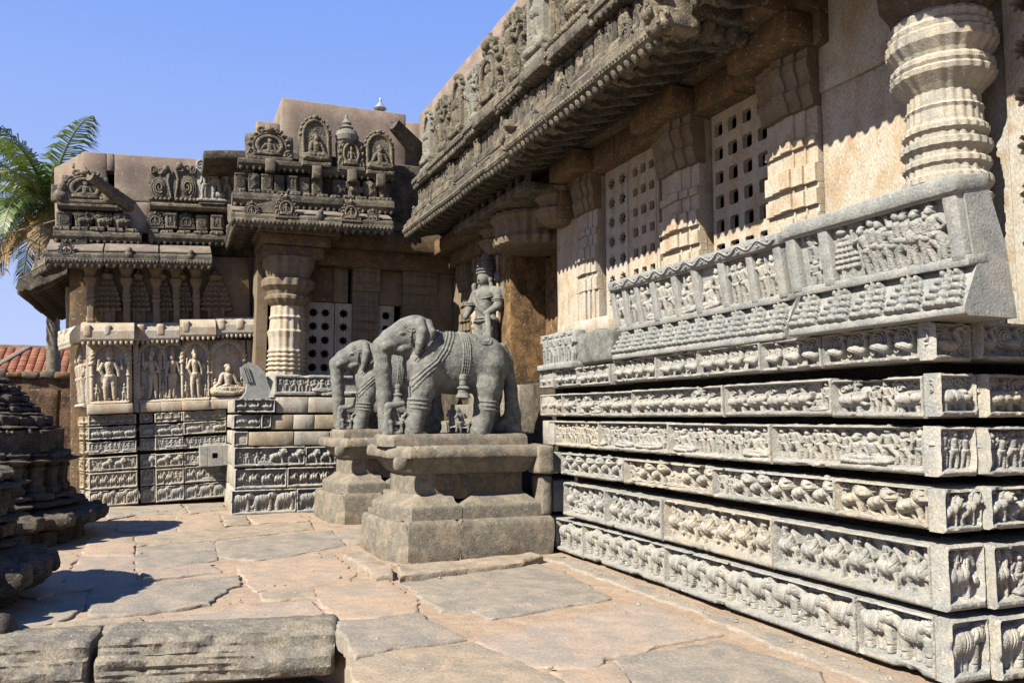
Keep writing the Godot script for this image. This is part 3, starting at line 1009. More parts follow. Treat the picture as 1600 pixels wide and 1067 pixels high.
	for q in [["frond0", Color(0.05, 0.10, 0.022)], ["frond1", Color(0.085, 0.13, 0.03)], ["frond2", Color(0.17, 0.18, 0.05)], ["frond_dry", Color(0.30, 0.19, 0.075)]]:
		var fr := StandardMaterial3D.new()
		fr.albedo_color = ((q[1] as Color) * 0.7).linear_to_srgb()
		fr.roughness = 0.5
		fr.backlight_enabled = true
		fr.backlight = Color(0.25, 0.3, 0.1)
		fr.cull_mode = BaseMaterial3D.CULL_DISABLED
		M[q[0]] = fr


# ---------------------------------------------------------------- worn stones
func inset(poly: PackedVector2Array, d: float) -> PackedVector2Array:
	# mitred inset of a counter-clockwise outline (d > 0 goes inward)
	var out := PackedVector2Array()
	var n := poly.size()
	for i in n:
		var a := (poly[i] - poly[(i + n - 1) % n]).normalized()
		var b := (poly[(i + 1) % n] - poly[i]).normalized()
		var na := Vector2(-a.y, a.x)
		var nb := Vector2(-b.y, b.x)
		var m := (na + nb)
		if m.length() < 0.2: m = na
		m = m.normalized()
		out.append(poly[i] + m * d / maxf(0.45, m.dot(na)))
	return out


func ccw(poly: PackedVector2Array) -> PackedVector2Array:
	var s := 0.0
	for i in poly.size():
		var b := poly[(i + 1) % poly.size()]
		s += poly[i].x * b.y - b.x * poly[i].y
	if s < 0.0: poly.reverse()
	return poly


func resample(poly: PackedVector2Array, counts: PackedInt32Array) -> PackedVector2Array:
	var out := PackedVector2Array()
	for i in poly.size():
		var b := poly[(i + 1) % poly.size()]
		for k in counts[i]: out.append(poly[i].lerp(b, float(k) / counts[i]))
	return out


# a stone whose outline is given in plan (x, -z), built of rings (inset, height) and a gridded top
func stone(plan: PackedVector2Array, levels: Array, cell := 0.07, amp := 0.006, top_amp := 0.0, ragged := 0.0, crease := 0.72) -> ArrayMesh:
	var poly := ccw(plan)
	var counts := PackedInt32Array()
	for i in poly.size(): counts.append(maxi(1, int(round(poly[i].distance_to(poly[(i + 1) % poly.size()]) / cell))))
	var st := newst()
	var L := []
	for lv in levels:
		var q := resample(inset(poly, lv[0]), counts)
		var ring := PackedVector3Array()
		var n := q.size()
		for i in n:
			var t := (q[(i + 1) % n] - q[(i + n - 1) % n]).normalized()
			var nn := Vector2(t.y, -t.x)
			var p := Vector3(q[i].x, lv[1], -q[i].y)
			var k := noise3.get_noise_3d(p.x * 130.0, p.y * 130.0, p.z * 130.0) * amp * 2.0 + noise3.get_noise_3d(p.x * 420.0, p.y * 420.0, p.z * 420.0) * amp
			if ragged > 0.0: k += noise3.get_noise_2d(p.x * 260.0, p.z * 260.0) * ragged + noise3.get_noise_2d(p.x * 900.0, p.z * 900.0) * ragged * 0.5
			p += Vector3(nn.x, 0, -nn.y) * k
			p.y += noise3.get_noise_3d(p.x * 200.0, 7.0, p.z * 200.0) * (top_amp if lv[1] == levels[-1][1] else amp)
			ring.append(p)
		L.append(ring)
	for k in L.size() - 1:
		var a: PackedVector3Array = L[k]
		var b: PackedVector3Array = L[k + 1]
		for i in a.size():
			var j := (i + 1) % a.size()
			for q in [a[i], b[j], a[j], a[i], b[i], b[j]]: st.add_vertex(q)
	# top
	var top: PackedVector3Array = L[-1]
	var pts := PackedVector2Array()
	var hs := PackedFloat32Array()
	for p in top:
		pts.append(Vector2(p.x, -p.z))
		hs.append(p.y)
	var outline := pts.duplicate()
	var lo := outline[0]
	var hi := outline[0]
	for p in outline:
		lo = lo.min(p)
		hi = hi.max(p)
	var inner := inset(poly, levels[-1][0] + cell * 0.6 + ragged)
	var y1: float = levels[-1][1]
	if top_amp > 0.0:
		var x := lo.x + cell * 0.5
		while x < hi.x:
			var y := lo.y + cell * 0.5
			while y < hi.y:
				var q := Vector2(x + noise3.get_noise_2d(x * 900.0, y * 900.0) * cell * 0.5, y + noise3.get_noise_2d(y * 900.0, x * 900.0 + 99.0) * cell * 0.5)
				if Geometry2D.is_point_in_polygon(q, inner):
					pts.append(q)
					hs.append(y1 + top_amp * (noise3.get_noise_2d(q.x * 110.0, q.y * 110.0) + 0.6 * noise3.get_noise_2d(q.x * 420.0, q.y * 420.0)))
				y += cell
			x += cell
	var tr := Geometry2D.triangulate_delaunay(pts) if top_amp > 0.0 else Geometry2D.triangulate_polygon(pts)
	for k in range(0, tr.size(), 3):
		var a := tr[k]
		var b := tr[k + 1]
		var c := tr[k + 2]
		if top_amp > 0.0:
			if not Geometry2D.is_point_in_polygon((pts[a] + pts[b] + pts[c]) / 3.0, outline): continue
		if (pts[b] - pts[a]).cross(pts[c] - pts[a]) < 0.0:
			var q := b
			b = c
			c = q
		for i in [a, c, b]: st.add_vertex(Vector3(pts[i].x, hs[i], -pts[i].y))
	return creased(st, crease)


# normals that stay smooth across shallow angles and break at creases
func creased(st: SurfaceTool, limit := 0.62) -> ArrayMesh:
	var src := st.commit_to_arrays()
	var v: PackedVector3Array = src[Mesh.ARRAY_VERTEX]
	var fn := PackedVector3Array()
	var at := {}
	for k in range(0, v.size(), 3):
		var m := (v[k + 2] - v[k]).cross(v[k + 1] - v[k])
		fn.append(m)
		for j in 3:
			var key := Vector3i((v[k + j] * 4000.0).round())
			if at.has(key): at[key].append(k / 3)
			else: at[key] = [k / 3]
	var n := PackedVector3Array()
	n.resize(v.size())
	for k in v.size():
		var me := fn[k / 3]
		var mu := me.normalized()
		var sum := Vector3.ZERO
		for f in at[Vector3i((v[k] * 4000.0).round())]:
			if fn[f].normalized().dot(mu) > limit: sum += fn[f]
		n[k] = sum.normalized() if sum.length_squared() > 1e-20 else Vector3.UP
	var arr := []
	arr.resize(Mesh.ARRAY_MAX)
	arr[Mesh.ARRAY_VERTEX] = v
	arr[Mesh.ARRAY_NORMAL] = n
	var out := ArrayMesh.new()
	out.add_surface_from_arrays(Mesh.PRIMITIVE_TRIANGLES, arr)
	return out


func bevelled(y0: float, y1: float, b := 0.02) -> Array:
	return [[0.0, y0], [0.0, (y0 + y1) * 0.5], [0.0, y1 - b * 2.2], [b * 0.15, y1 - b], [b, y1]]


func join(list: Array) -> ArrayMesh:
	# list of [mesh, transform]
	var st := SurfaceTool.new()
	st.begin(Mesh.PRIMITIVE_TRIANGLES)
	for q in list: st.append_from(q[0], 0, q[1])
	return st.commit()


# frieze block: local x along, y up from its own foot, front face at z = 0, with a sunk panel; one closed worn surface
func panel_block(len_: float, h: float, depth: float, fl: float, fr: float, ft: float, fb: float, sink: float, sd: Vector3) -> ArrayMesh:
	var g := 0.003
	var c := 0.0125
	var nx := maxi(6, int((len_ - 2.0 * g) / c))
	var ny := maxi(6, int(h / c))
	var W := len_ - 2.0 * g
	var st := newst()
	var rows := []
	for j in ny + 1:
		var row := PackedVector3Array()
		for i in nx + 1:
			var x := W * i / nx
			var y := h * j / ny
			var qx := (sd.x + sd.z) * 37.0 + x
			var qy := sd.y * 53.0 + y
			var n1 := noise3.get_noise_2d(qx * 700.0, qy * 700.0)
			var n2 := noise3.get_noise_2d(qx * 2600.0 + 31.0, qy * 2600.0)
			var n3 := noise3.get_noise_2d(qx * 160.0, qy * 160.0 + 77.0)
			var e := n1 * 0.007
			# how far inside the sunk panel
			var d := minf(minf(x - fl, W - fr - x), minf(y - fb, h - ft - y)) + e
			var z := -sink * smoothstep(-0.004, 0.009, d)
			# rounded and chipped outer edges
			var o := minf(minf(x, W - x), minf(y, h - y)) + n1 * 0.006
			z -= 0.016 * pow(clampf(1.0 - o / 0.016, 0.0, 1.6), 2.0)
			if n3 > 0.28 and minf(y, h - y) < 0.07: z -= (n3 - 0.28) * 0.20 * clampf(1.0 - minf(y, h - y) / 0.07, 0.0, 1.0)
			z += n1 * 0.004 + n2 * 0.0022
			var p := Vector3(g + x, y, z)
			if j == 0 or j == ny: p.y += n1 * 0.006 + maxf(0.0, n3 - 0.25) * (0.05 if j == 0 else -0.05)
			if i == 0 or i == nx: p.x += n1 * 0.003
			row.append(p)
		rows.append(row)
	for j in ny:
		for i in nx:
			for q in [rows[j][i], rows[j + 1][i + 1], rows[j][i + 1], rows[j][i], rows[j + 1][i], rows[j + 1][i + 1]]: st.add_vertex(q)
	# sides and back
	var rim := PackedVector3Array()
	for i in nx: rim.append(rows[0][i])
	for j in ny: rim.append(rows[j][nx])
	for i in nx: rim.append(rows[ny][nx - i])
	for j in ny: rim.append(rows[ny - j][0])
	for k in rim.size():
		var a := rim[k]
		var b := rim[(k + 1) % rim.size()]
		var a2 := Vector3(a.x, a.y, -depth)
		var b2 := Vector3(b.x, b.y, -depth)
		for q in [a, b, b2, a, b2, a2]: st.add_vertex(q)
		for q in [Vector3(len_ * 0.5, h * 0.5, -depth), a2, b2]: st.add_vertex(q)
	return creased(st, 0.5)


# one course of carved blocks. f: frame of the wall, cuts: joints along it
func frieze(parent: Node3D, f: Transform3D, cuts: Array, y0: float, y1: float, kind: String, mats: Array, wide := 1.0, sink := 0.08, depth := 0.34) -> void:
	var h := y1 - y0
	for b in cuts.size() - 1:
		var x0: float = cuts[b]
		var len_: float = cuts[b + 1] - x0
		if len_ < 0.05: continue
		var m: Material = mats[rng.randi() % mats.size()]
		var fb := h * 0.13
		var ft := h * 0.07
		var fl := 0.02
		if kind == "elephant":
			ft = h * 0.05
			fl = 0.015
		var out := rnd(-0.012, 0.018)
		var xf := f * Transform3D(Basis(Vector3.UP, rnd(-0.006, 0.006)) * Basis(Vector3(0, 0, 1), rnd(-0.006, 0.006)), Vector3(x0, y0 + rnd(-0.006, 0.006), out))
		var o := part(parent, "frieze_block", panel_block(len_, h, depth, fl, fl, ft, fb, sink, xf.origin), m, xf)
		fill_frieze(o, len_, h, fl, fb, ft, sink, kind, m, wide)


func fill_frieze(o: Node3D, len_: float, h: float, fl: float, fb: float, ft: float, sink: float, kind: String, m: Material, wide: float) -> void:
	if kind == "plain": return
	var fh := h - fb - ft * 0.4
	var asp: float = {"elephant": 0.86, "horse": 0.80, "lion": 0.98, "swan": 1.02, "makara": 1.08, "person": 0.46, "mixed": 0.5}[kind] * wide
	var x := fl + 0.004
	var room := len_ - 2.0 * fl
	var n := maxi(1, int(round(room / (fh * asp))))
	var step := room / n
	var deep := (sink + 0.016) / (0.33 * fh)
	for k in n:
		var q := kind
		var nm: String = {"elephant": "carved_elephant", "horse": "carved_horseman", "lion": "carved_lion", "swan": "carved_swan", "makara": "carved_beast", "person": "carved_figure", "mixed": "carved_figure"}[kind]
		var kk := rng.randi() % 24
		if kind == "elephant": kk = rng.randi() % 6 if rng.randf() < 0.3 else (rng.randi() % 2) * 2
		if kind == "person" or kind == "mixed":
			var hh := fh * rnd(0.84, 1.02)
			if kk % 8 in [5, 7]: hh = fh * 1.28
			carve(o, nm, "person", kk, x + step * 0.5, fb - 0.003, -sink, hh, m, 1.4 * step / (fh * asp), deep * 1.35, rng.randf() < 0.5)
		else:
			var w := step / (fh * (0.93 if kind == "elephant" else 1.02)) * rnd(0.93, 1.08)
			if kind != "elephant" and kind != "swan" and rng.randf() < 0.14:
				for i in 2: carve(o, "carved_figure", "person", rng.randi() % 24, x + step * (0.28 + 0.44 * i), fb - 0.003, -sink, fh * rnd(0.8, 0.98), m, rnd(1.2, 1.5), deep * 1.3, rng.randf() < 0.5)
				x += step
				continue
			if kind == "elephant" and rng.randf() < 0.12: carve(o, "carved_figure", "person", rng.randi() % 24, x + step * 0.98, fb - 0.003, -sink, fh * 0.5, m, 1.3, deep * 1.6)
			carve(o, nm, q, kk, x, fb - 0.003, -sink, fh * rnd(0.97, 1.03) * (0.9 if kind == "horse" else 1.0), m, w * 1.06, deep * rnd(1.0, 1.18), false).rotate_z(rnd(-0.05, 0.05))
		x += step


# pierced window slab: n columns by m rows of holes, square or star-shaped
func lattice(w: float, h: float, t: float, n: int, m: int, hole: float, star: bool, margin_x := 0.06, margin_y := 0.06) -> ArrayMesh:
	var b := B.new()
	var cw := (w - 2.0 * margin_x) / n
	var ch := (h - 2.0 * margin_y) / m
	b.cbox(Vector3(0, 0, -t), Vector3(margin_x, h, 0), 0.008)
	b.cbox(Vector3(w - margin_x, 0, -t), Vector3(w, h, 0), 0.008)
	b.cbox(Vector3(margin_x, 0, -t), Vector3(w - margin_x, margin_y, 0), 0.0)
	b.cbox(Vector3(margin_x, h - margin_y, -t), Vector3(w - margin_x, h, 0), 0.0)
	var K := 24
	for i in n:
		for j in m:
			var c := Vector2(margin_x + (i + 0.5) * cw, margin_y + (j + 0.5) * ch)
			var A := PackedVector2Array()
			var I := PackedVector2Array()
			var hw := hole * rnd(0.94, 1.04)
			for k in K:
				var a := TAU * (k + 0.5) / K
				var d := Vector2(cos(a), sin(a))
				var e := minf(cw * 0.5 / maxf(absf(d.x), 1e-6), ch * 0.5 / maxf(absf(d.y), 1e-6))
				A.append(c + d * e)
				if star:
					var f := absf(fposmod(a / TAU * 8.0, 1.0) - 0.5) * 2.0
					I.append(c + d * hw * lerpf(0.66, 1.1, f))
				else:
					var s := hw * minf(1.0 / maxf(absf(d.x), 1e-6), 1.0 / maxf(absf(d.y), 1e-6))
					I.append(c + d * minf(s, hw * 1.3))
			# keep the cell corners
			for k in K:
				var l := (k + 1) % K
				var a0 := A[k]
				var a1 := A[l]
				var i0 := I[k]
				var i1 := I[l]
				for z in [0.0, -t]:
					var q := [Vector3(i0.x, i0.y, z), Vector3(a0.x, a0.y, z), Vector3(a1.x, a1.y, z), Vector3(i1.x, i1.y, z)]
					if z == 0.0: b.quad(q[0], q[1], q[2], q[3])
					else: b.quad(q[3], q[2], q[1], q[0])
					# corner triangle of the cell between samples on different sides
					if absf(a0.x - a1.x) > 1e-5 and absf(a0.y - a1.y) > 1e-5:
						var cx := c + Vector2(signf(a0.x + a1.x - 2.0 * c.x) * cw * 0.5, signf(a0.y + a1.y - 2.0 * c.y) * ch * 0.5)
						var p := [Vector3(a0.x, a0.y, z), Vector3(cx.x, cx.y, z), Vector3(a1.x, a1.y, z)]
						if z == 0.0: b.tri(p[0], p[1], p[2])
						else: b.tri(p[2], p[1], p[0])
				b.quad(Vector3(i1.x, i1.y, 0), Vector3(i1.x, i1.y, -t), Vector3(i0.x, i0.y, -t), Vector3(i0.x, i0.y, 0))
	return b.mesh()


# a course of plain wall stones between x0 and x1
func ashlar(parent: Node3D, f: Transform3D, x0: float, x1: float, y0: float, y1: float, step: float, mats: Array, depth := 0.3, called := "wall_block") -> void:
	var x := x0
	while x < x1 - 0.02:
		var w := minf(step * rnd(0.7, 1.3), x1 - x)
		if x1 - x - w < step * 0.4: w = x1 - x
		part(parent, called, rough(Vector3(0.003, 0.002, -depth), Vector3(w - 0.003, y1 - y0 - 0.002, 0), 0.015, 0.09, 0.008, 2.0, Vector3(x * 3.1, y0 * 2.7, 1)), mats[rng.randi() % mats.size()], f * shift(x, y0, rnd(-0.008, 0.012)))
		x += w


# ---------------------------------------------------------------- solid figures: blended capsules and ellipsoids meshed as surface nets
class Net:
	var lo: Vector3
	var c: float
	var nx: int
	var ny: int
	var nz: int
	var D := PackedFloat32Array()
	var k: float

	func _init(a: Vector3, b: Vector3, cell: float, blend: float) -> void:
		lo = a
		c = cell
		k = blend
		nx = int(ceil((b.x - a.x) / cell)) + 1
		ny = int(ceil((b.y - a.y) / cell)) + 1
		nz = int(ceil((b.z - a.z) / cell)) + 1
		D.resize(nx * ny * nz)
		D.fill(9.0)

	func _put(at: int, d: float, kk: float) -> void:
		var o := D[at]
		if kk > 0.0:
			var h := maxf(kk - absf(o - d), 0.0) / kk
			D[at] = minf(o, d) - h * h * kk * 0.25
		else: D[at] = minf(o, d)

	func cap(a: Vector3, ra: float, b: Vector3, rb: float, kk := -1.0) -> void:
		if kk < 0.0: kk = k
		var m := maxf(ra, rb) + kk + 2.0 * c
		var i0 := ((a.min(b) - lo - Vector3.ONE * m) / c).floor().max(Vector3.ZERO)
		var i1 := ((a.max(b) - lo + Vector3.ONE * m) / c).ceil().min(Vector3(nx - 1, ny - 1, nz - 1))
		var ab := b - a
		var L := maxf(ab.length_squared(), 1e-9)
		for z in range(int(i0.z), int(i1.z) + 1):
			for y in range(int(i0.y), int(i1.y) + 1):
				for x in range(int(i0.x), int(i1.x) + 1):
					var p := lo + Vector3(x, y, z) * c - a
					var t := clampf(p.dot(ab) / L, 0.0, 1.0)
					_put((z * ny + y) * nx + x, (p - ab * t).length() - lerpf(ra, rb, t), kk)

	func chain(p: Array, kk := -1.0) -> void:
		for i in p.size() - 1: cap(p[i][0], p[i][1], p[i + 1][0], p[i + 1][1], kk)

	func ell(o: Vector3, r: Vector3, kk := -1.0) -> void:
		if kk < 0.0: kk = k
		var m := kk + 2.0 * c
		var i0 := ((o - r - lo - Vector3.ONE * m) / c).floor().max(Vector3.ZERO)
		var i1 := ((o + r - lo + Vector3.ONE * m) / c).ceil().min(Vector3(nx - 1, ny - 1, nz - 1))
		for z in range(int(i0.z), int(i1.z) + 1):
			for y in range(int(i0.y), int(i1.y) + 1):
				for x in range(int(i0.x), int(i1.x) + 1):
					var p := lo + Vector3(x, y, z) * c - o
					var k0 := (p / r).length()
					var k1 := (p / (r * r)).length()
					var d := k0 * (k0 - 1.0) / maxf(k1, 1e-6) if k0 > 1e-4 else -minf(r.x, minf(r.y, r.z))
					_put((z * ny + y) * nx + x, d, kk)

	func at(p: Vector3) -> float:
		var q := ((p - lo) / c).clamp(Vector3.ZERO, Vector3(nx - 1.001, ny - 1.001, nz - 1.001))
		var i := Vector3i(q)
		var f := q - Vector3(i)
		var b := (i.z * ny + i.y) * nx + i.x
		var s := nx * ny
		var e := lerpf(lerpf(D[b], D[b + 1], f.x), lerpf(D[b + nx], D[b + nx + 1], f.x), f.y)
		var g := lerpf(lerpf(D[b + s], D[b + s + 1], f.x), lerpf(D[b + s + nx], D[b + s + nx + 1], f.x), f.y)
		return lerpf(e, g, f.z)

	func grad(p: Vector3) -> Vector3:
		var e := c * 0.6
		return Vector3(at(p + Vector3(e, 0, 0)) - at(p - Vector3(e, 0, 0)), at(p + Vector3(0, e, 0)) - at(p - Vector3(0, e, 0)), at(p + Vector3(0, 0, e)) - at(p - Vector3(0, 0, e))).normalized()

	# first surface met coming from +z at (x, y)
	func front(x: float, y: float) -> float:
		var z := lo.z + (nz - 1) * c
		while z > lo.z:
			if at(Vector3(x, y, z)) < 0.0: return z
			z -= c * 0.4
		return -9.0

	func wear(n: FastNoiseLite, amp: float) -> void:
		for z in nz:
			for y in ny:
				for x in nx:
					var i := (z * ny + y) * nx + x
					if absf(D[i]) < 3.0 * c + amp:
						var p := lo + Vector3(x, y, z) * c
						D[i] += amp * n.get_noise_3d(p.x * 300.0, p.y * 300.0, p.z * 300.0) + amp * 0.7 * n.get_noise_3d(p.x * 1300.0, p.y * 1300.0, p.z * 1300.0)

	func mesh() -> ArrayMesh:
		var v := PackedVector3Array()
		var nn := PackedVector3Array()
		var idx := PackedInt32Array()
		var id := PackedInt32Array()
		id.resize(D.size())
		id.fill(-1)
		var s := nx * ny
		var off := [0, 1, nx, nx + 1, s, s + 1, s + nx, s + nx + 1]
		var ed := [[0, 1], [2, 3], [4, 5], [6, 7], [0, 2], [1, 3], [4, 6], [5, 7], [0, 4], [1, 5], [2, 6], [3, 7]]
		var pos := [Vector3(0, 0, 0), Vector3(1, 0, 0), Vector3(0, 1, 0), Vector3(1, 1, 0), Vector3(0, 0, 1), Vector3(1, 0, 1), Vector3(0, 1, 1), Vector3(1, 1, 1)]
		for z in nz - 1:
			for y in ny - 1:
				for x in nx - 1:
					var b := z * s + y * nx + x
					var neg := 0
					for q in off:
						if D[b + q] < 0.0: neg += 1
					if neg == 0 or neg == 8: continue
					var sum := Vector3.ZERO
					var cnt := 0
					for e in ed:
						var d0 := D[b + off[e[0]]]
						var d1 := D[b + off[e[1]]]
						if (d0 < 0.0) != (d1 < 0.0):
							sum += (pos[e[0]] as Vector3).lerp(pos[e[1]], d0 / (d0 - d1))
							cnt += 1
					var p := lo + (Vector3(x, y, z) + sum / cnt) * c
					id[b] = v.size()
					v.append(p)
					nn.append(grad(p))
		for z in range(1, nz - 1):
			for y in range(1, ny - 1):
				for x in range(1, nx - 1):
					var b := z * s + y * nx + x
					var d0 := D[b]
					for ax in 3:
						var st: int = [1, nx, s][ax]
						var d1 := D[b + st]
						if (d0 < 0.0) == (d1 < 0.0): continue
						var u: int = [nx, s, 1][ax]
						var w: int = [s, 1, nx][ax]
						var q := [id[b], id[b - u], id[b - u - w], id[b - w]]
						if q[0] < 0 or q[1] < 0 or q[2] < 0 or q[3] < 0: continue
						# Godot's front faces run clockwise
						if d0 < 0.0:
							for i in [0, 2, 1, 0, 3, 2]: idx.append(q[i])
						else:
							for i in [0, 1, 2, 0, 2, 3]: idx.append(q[i])
		var arr := []
		arr.resize(Mesh.ARRAY_MAX)
		arr[Mesh.ARRAY_VERTEX] = v
		arr[Mesh.ARRAY_NORMAL] = nn
		arr[Mesh.ARRAY_INDEX] = idx
		var m := ArrayMesh.new()
		m.add_surface_from_arrays(Mesh.PRIMITIVE_TRIANGLES, arr)
		return m


# ---------------------------------------------------------------- ground, paving
func plan_of(L: Array, from := 0) -> PackedVector2Array:
	var p := PackedVector2Array()
	for k in range(from, L.size(), 2): p.append(Vector2(L[k], -L[k + 1]))
	return p


func build_ground() -> void:
	var g := B.new()
	g.quad(Vector3(-90, -0.42, 60), Vector3(90, -0.42, 60), Vector3(90, -0.42, -160), Vector3(-90, -0.42, -160))
	tag(part(self, "ground", g.mesh(), M.earth), "", "", "", "structure")
	# raised court: earth bed between the paving stones
	var bed := stone(plan_of([-3.0, -6.95, -0.4, -6.6, 1.05, -6.35, 1.22, -5.9, 1.24, -5.2, 1.12, -3.4, 1.5, -2.6, 7.0, -2.2, 7.0, -19.0, -3.0, -19.0]), [[0.0, -0.44], [0.0, -0.1], [0.03, -0.012]], 0.12, 0.01, 0.016)
	var court := part(self, "pavement", bed, M.earth)
	tag(court, "", "", "", "structure")
	var slabs := [
		["g", -0.58, -13.03, 0.17, -12.85, 0.16, -11.57, -0.54, -12.04],
		["p", 0.20, -13.32, 0.75, -13.33, 0.74, -11.85, 0.18, -11.62],
		["g", -0.81, -14.77, 0.24, -15.16, 0.32, -13.81, -0.40, -13.80, -0.73, -13.31],
		["p", -0.82, -11.47, -0.35, -11.32, -0.30, -10.54, -0.30, -9.86, -0.77, -10.05],
		["p", -0.77, -9.96, -0.31, -9.77, -0.26, -9.30, -0.23, -8.32, -0.79, -8.09, -0.81, -8.67],
		["g", -0.32, -11.35, 1.90, -12.00, 1.80, -11.25, 0.59, -10.73, -0.27, -10.57],
		["g", 0.59, -10.54, 2.02, -10.97, 1.95, -9.70, 1.11, -9.15, 0.88, -9.08, 0.57, -9.45],
		["g", -0.26, -10.42, 0.56, -10.63, 0.54, -9.99, 0.53, -9.25, 0.12, -9.00, -0.23, -9.02],
		["p", -0.16, -8.74, 0.47, -8.92, 0.49, -8.54, -0.13, -8.36],
		["g", -0.54, -8.18, 0.66, -8.23, 0.63, -7.80, 0.50, -7.65, 0.35, -7.12, -0.12, -7.03, -0.47, -7.07, -0.53, -7.40],
		["p", 0.67, -8.91, 1.68, -9.19, 1.70, -7.91, 1.58, -7.65, 0.76, -7.47, 0.74, -7.86],
		["p", -0.06, -6.75, 1.11, -6.96, 1.12, -6.45, 0.5, -6.42, -0.04, -6.44],
		["g", -0.69, -6.90, -0.13, -6.85, -0.10, -6.47, -0.69, -6.5],
		["g", 0.77, -7.39, 1.18, -7.34, 1.16, -7.05, 0.81, -7.10],
		["p", 1.22, -7.30, 1.90, -7.52, 1.91, -6.56, 1.81, -6.27, 1.48, -6.18, 1.20, -6.30],
		["g", 2.00, -7.34, 3.48, -7.70, 3.56, -7.32, 3.42, -6.10, 2.76, -5.95, 2.28, -5.85, 2.22, -6.14, 2.00, -6.19, 2.00, -6.65],
		["p", 1.96, -5.28, 2.27, -5.46, 2.88, -5.61, 3.56, -5.87, 3.60, -5.38, 3.56, -4.85, 3.14, -4.74, 2.57, -4.65, 2.38, -4.52, 2.19, -4.55, 2.07, -4.67],
		["g", 2.59, -4.58, 3.11, -4.67, 3.45, -4.70, 3.51, -4.22, 3.57, -3.93, 3.35, -3.6, 3.08, -3.3, 2.32, -3.5],
		["g", 1.07, -5.10, 1.26, -5.22, 1.74, -5.25, 1.91, -5.26, 2.02, -4.75, 2.10, -4.35, 2.08, -3.6, 0.98, -3.7],
		["g", 1.2, -6.15, 1.47, -6.11, 1.79, -6.17, 1.88, -5.40, 1.39, -5.36, 1.27, -5.31, 1.16, -5.3, 1.18, -5.67],
		["g", 3.75, -7.96, 3.93, -8.05, 3.90, -5.39, 3.92, -3.5, 3.70, -3.5, 3.72, -4.51, 3.80, -5.39, 3.76, -6.30],
		["p", -1.27, -10.29, -0.85, -10.15, -0.84, -8.78, -0.84, -8.15, -0.94, -7.92, -1.2, -8.2],
		["g", -1.21, -7.69, -0.59, -7.87, -0.56, -7.32, -0.71, -6.97, -1.12, -6.87],
		["p", 1.16, -12.92, 1.88, -12.92, 1.89, -12.11, 1.18, -12.10],
		["g", 0.83, -13.14, 1.11, -13.03, 1.09, -12.03, 0.79, -11.90],
		["g", 0.37, -14.81, 0.9, -15.12, 0.9, -14.05, 0.38, -13.72],
		["g", 2.04, -10.74, 2.5, -11.04, 2.55, -10.35, 2.37, -9.72, 2.01, -9.76],
		["p", 2.14, -4.49, 2.35, -4.45, 2.54, -4.5, 2.28, -3.55, 2.12, -3.5],
	]
	for s in slabs:
		var y := rnd(0.0, 0.014)
		var m: Material = M["%s%d" % ["grey_pave" if s[0] == "g" else "pave", rng.randi() % 3]]
		part(court, "paving_slab", stone(plan_of(s, 1), [[-0.03, -0.12], [-0.03, y - 0.03], [-0.022, y - 0.008], [-0.004, y]], 0.05, 0.008, 0.013, 0.045, 0.6), m)
	# low kerb stones round the foot of the elephant's pedestal
	for s in [[1.74, -8.75, 1.95, -8.95, 2.03, -7.78, 1.95, -7.52, 1.80, -7.52], [2.06, -7.86, 3.60, -8.1, 3.62, -7.9, 3.30, -7.62, 1.99, -7.42]]:
		part(court, "kerb_stone", stone(plan_of(s), [[0.0, -0.1], [0.0, 0.02], [0.006, 0.045], [0.03, 0.06]], 0.05, 0.014, 0.02, 0.02), M.grey_pave1)
	# moulded edge stones of the court, nearest the camera
	edge_stone(court, Vector3(-1.85, 0, -6.50), Vector3(-0.42, 0, -6.24), 5)
	# loose crumbs of stone lying in the joints and along the wall's foot
	var gr := newst()
	var r2 := RandomNumberGenerator.new()
	r2.seed = 21
	for k in 420:
		var p := Vector3(r2.randf_range(-0.9, 3.9), 0, r2.randf_range(-14.5, -4.2))
		if k % 3 == 0: p = Vector3(3.86 + r2.randf_range(-0.08, 0.05), 0, r2.randf_range(-8.0, -3.6))
		if k % 7 == 0: p = Vector3(r2.randf_range(2.0, 3.7), 0, -8.16 + r2.randf_range(-0.04, 0.05))
		var sz := pow(r2.randf(), 3.0) * 0.018 + 0.004
		p.y = 0.004 + sz * 0.4
		var P := PackedVector3Array()
		for i in 6: P.append(p + [Vector3(1, 0, 0), Vector3(0, 0, 1), Vector3(-1, 0, 0), Vector3(0, 0, -1), Vector3(0, 0.8, 0), Vector3(0, -0.8, 0)][i] * sz * r2.randf_range(0.6, 1.3))
		for i in 4:
			var j := (i + 1) % 4
			for q in [P[i], P[j], P[4], P[j], P[i], P[5]]: gr.add_vertex(q)
	tag(part(self, "gravel", creased(gr, 0.9), M.grey_pave0), "loose stone crumbs scattered over the paving", "gravel", "", "stuff")
	edge_stone(court, Vector3(-0.37, 0, -6.26), Vector3(1.13, 0, -5.92), 9)


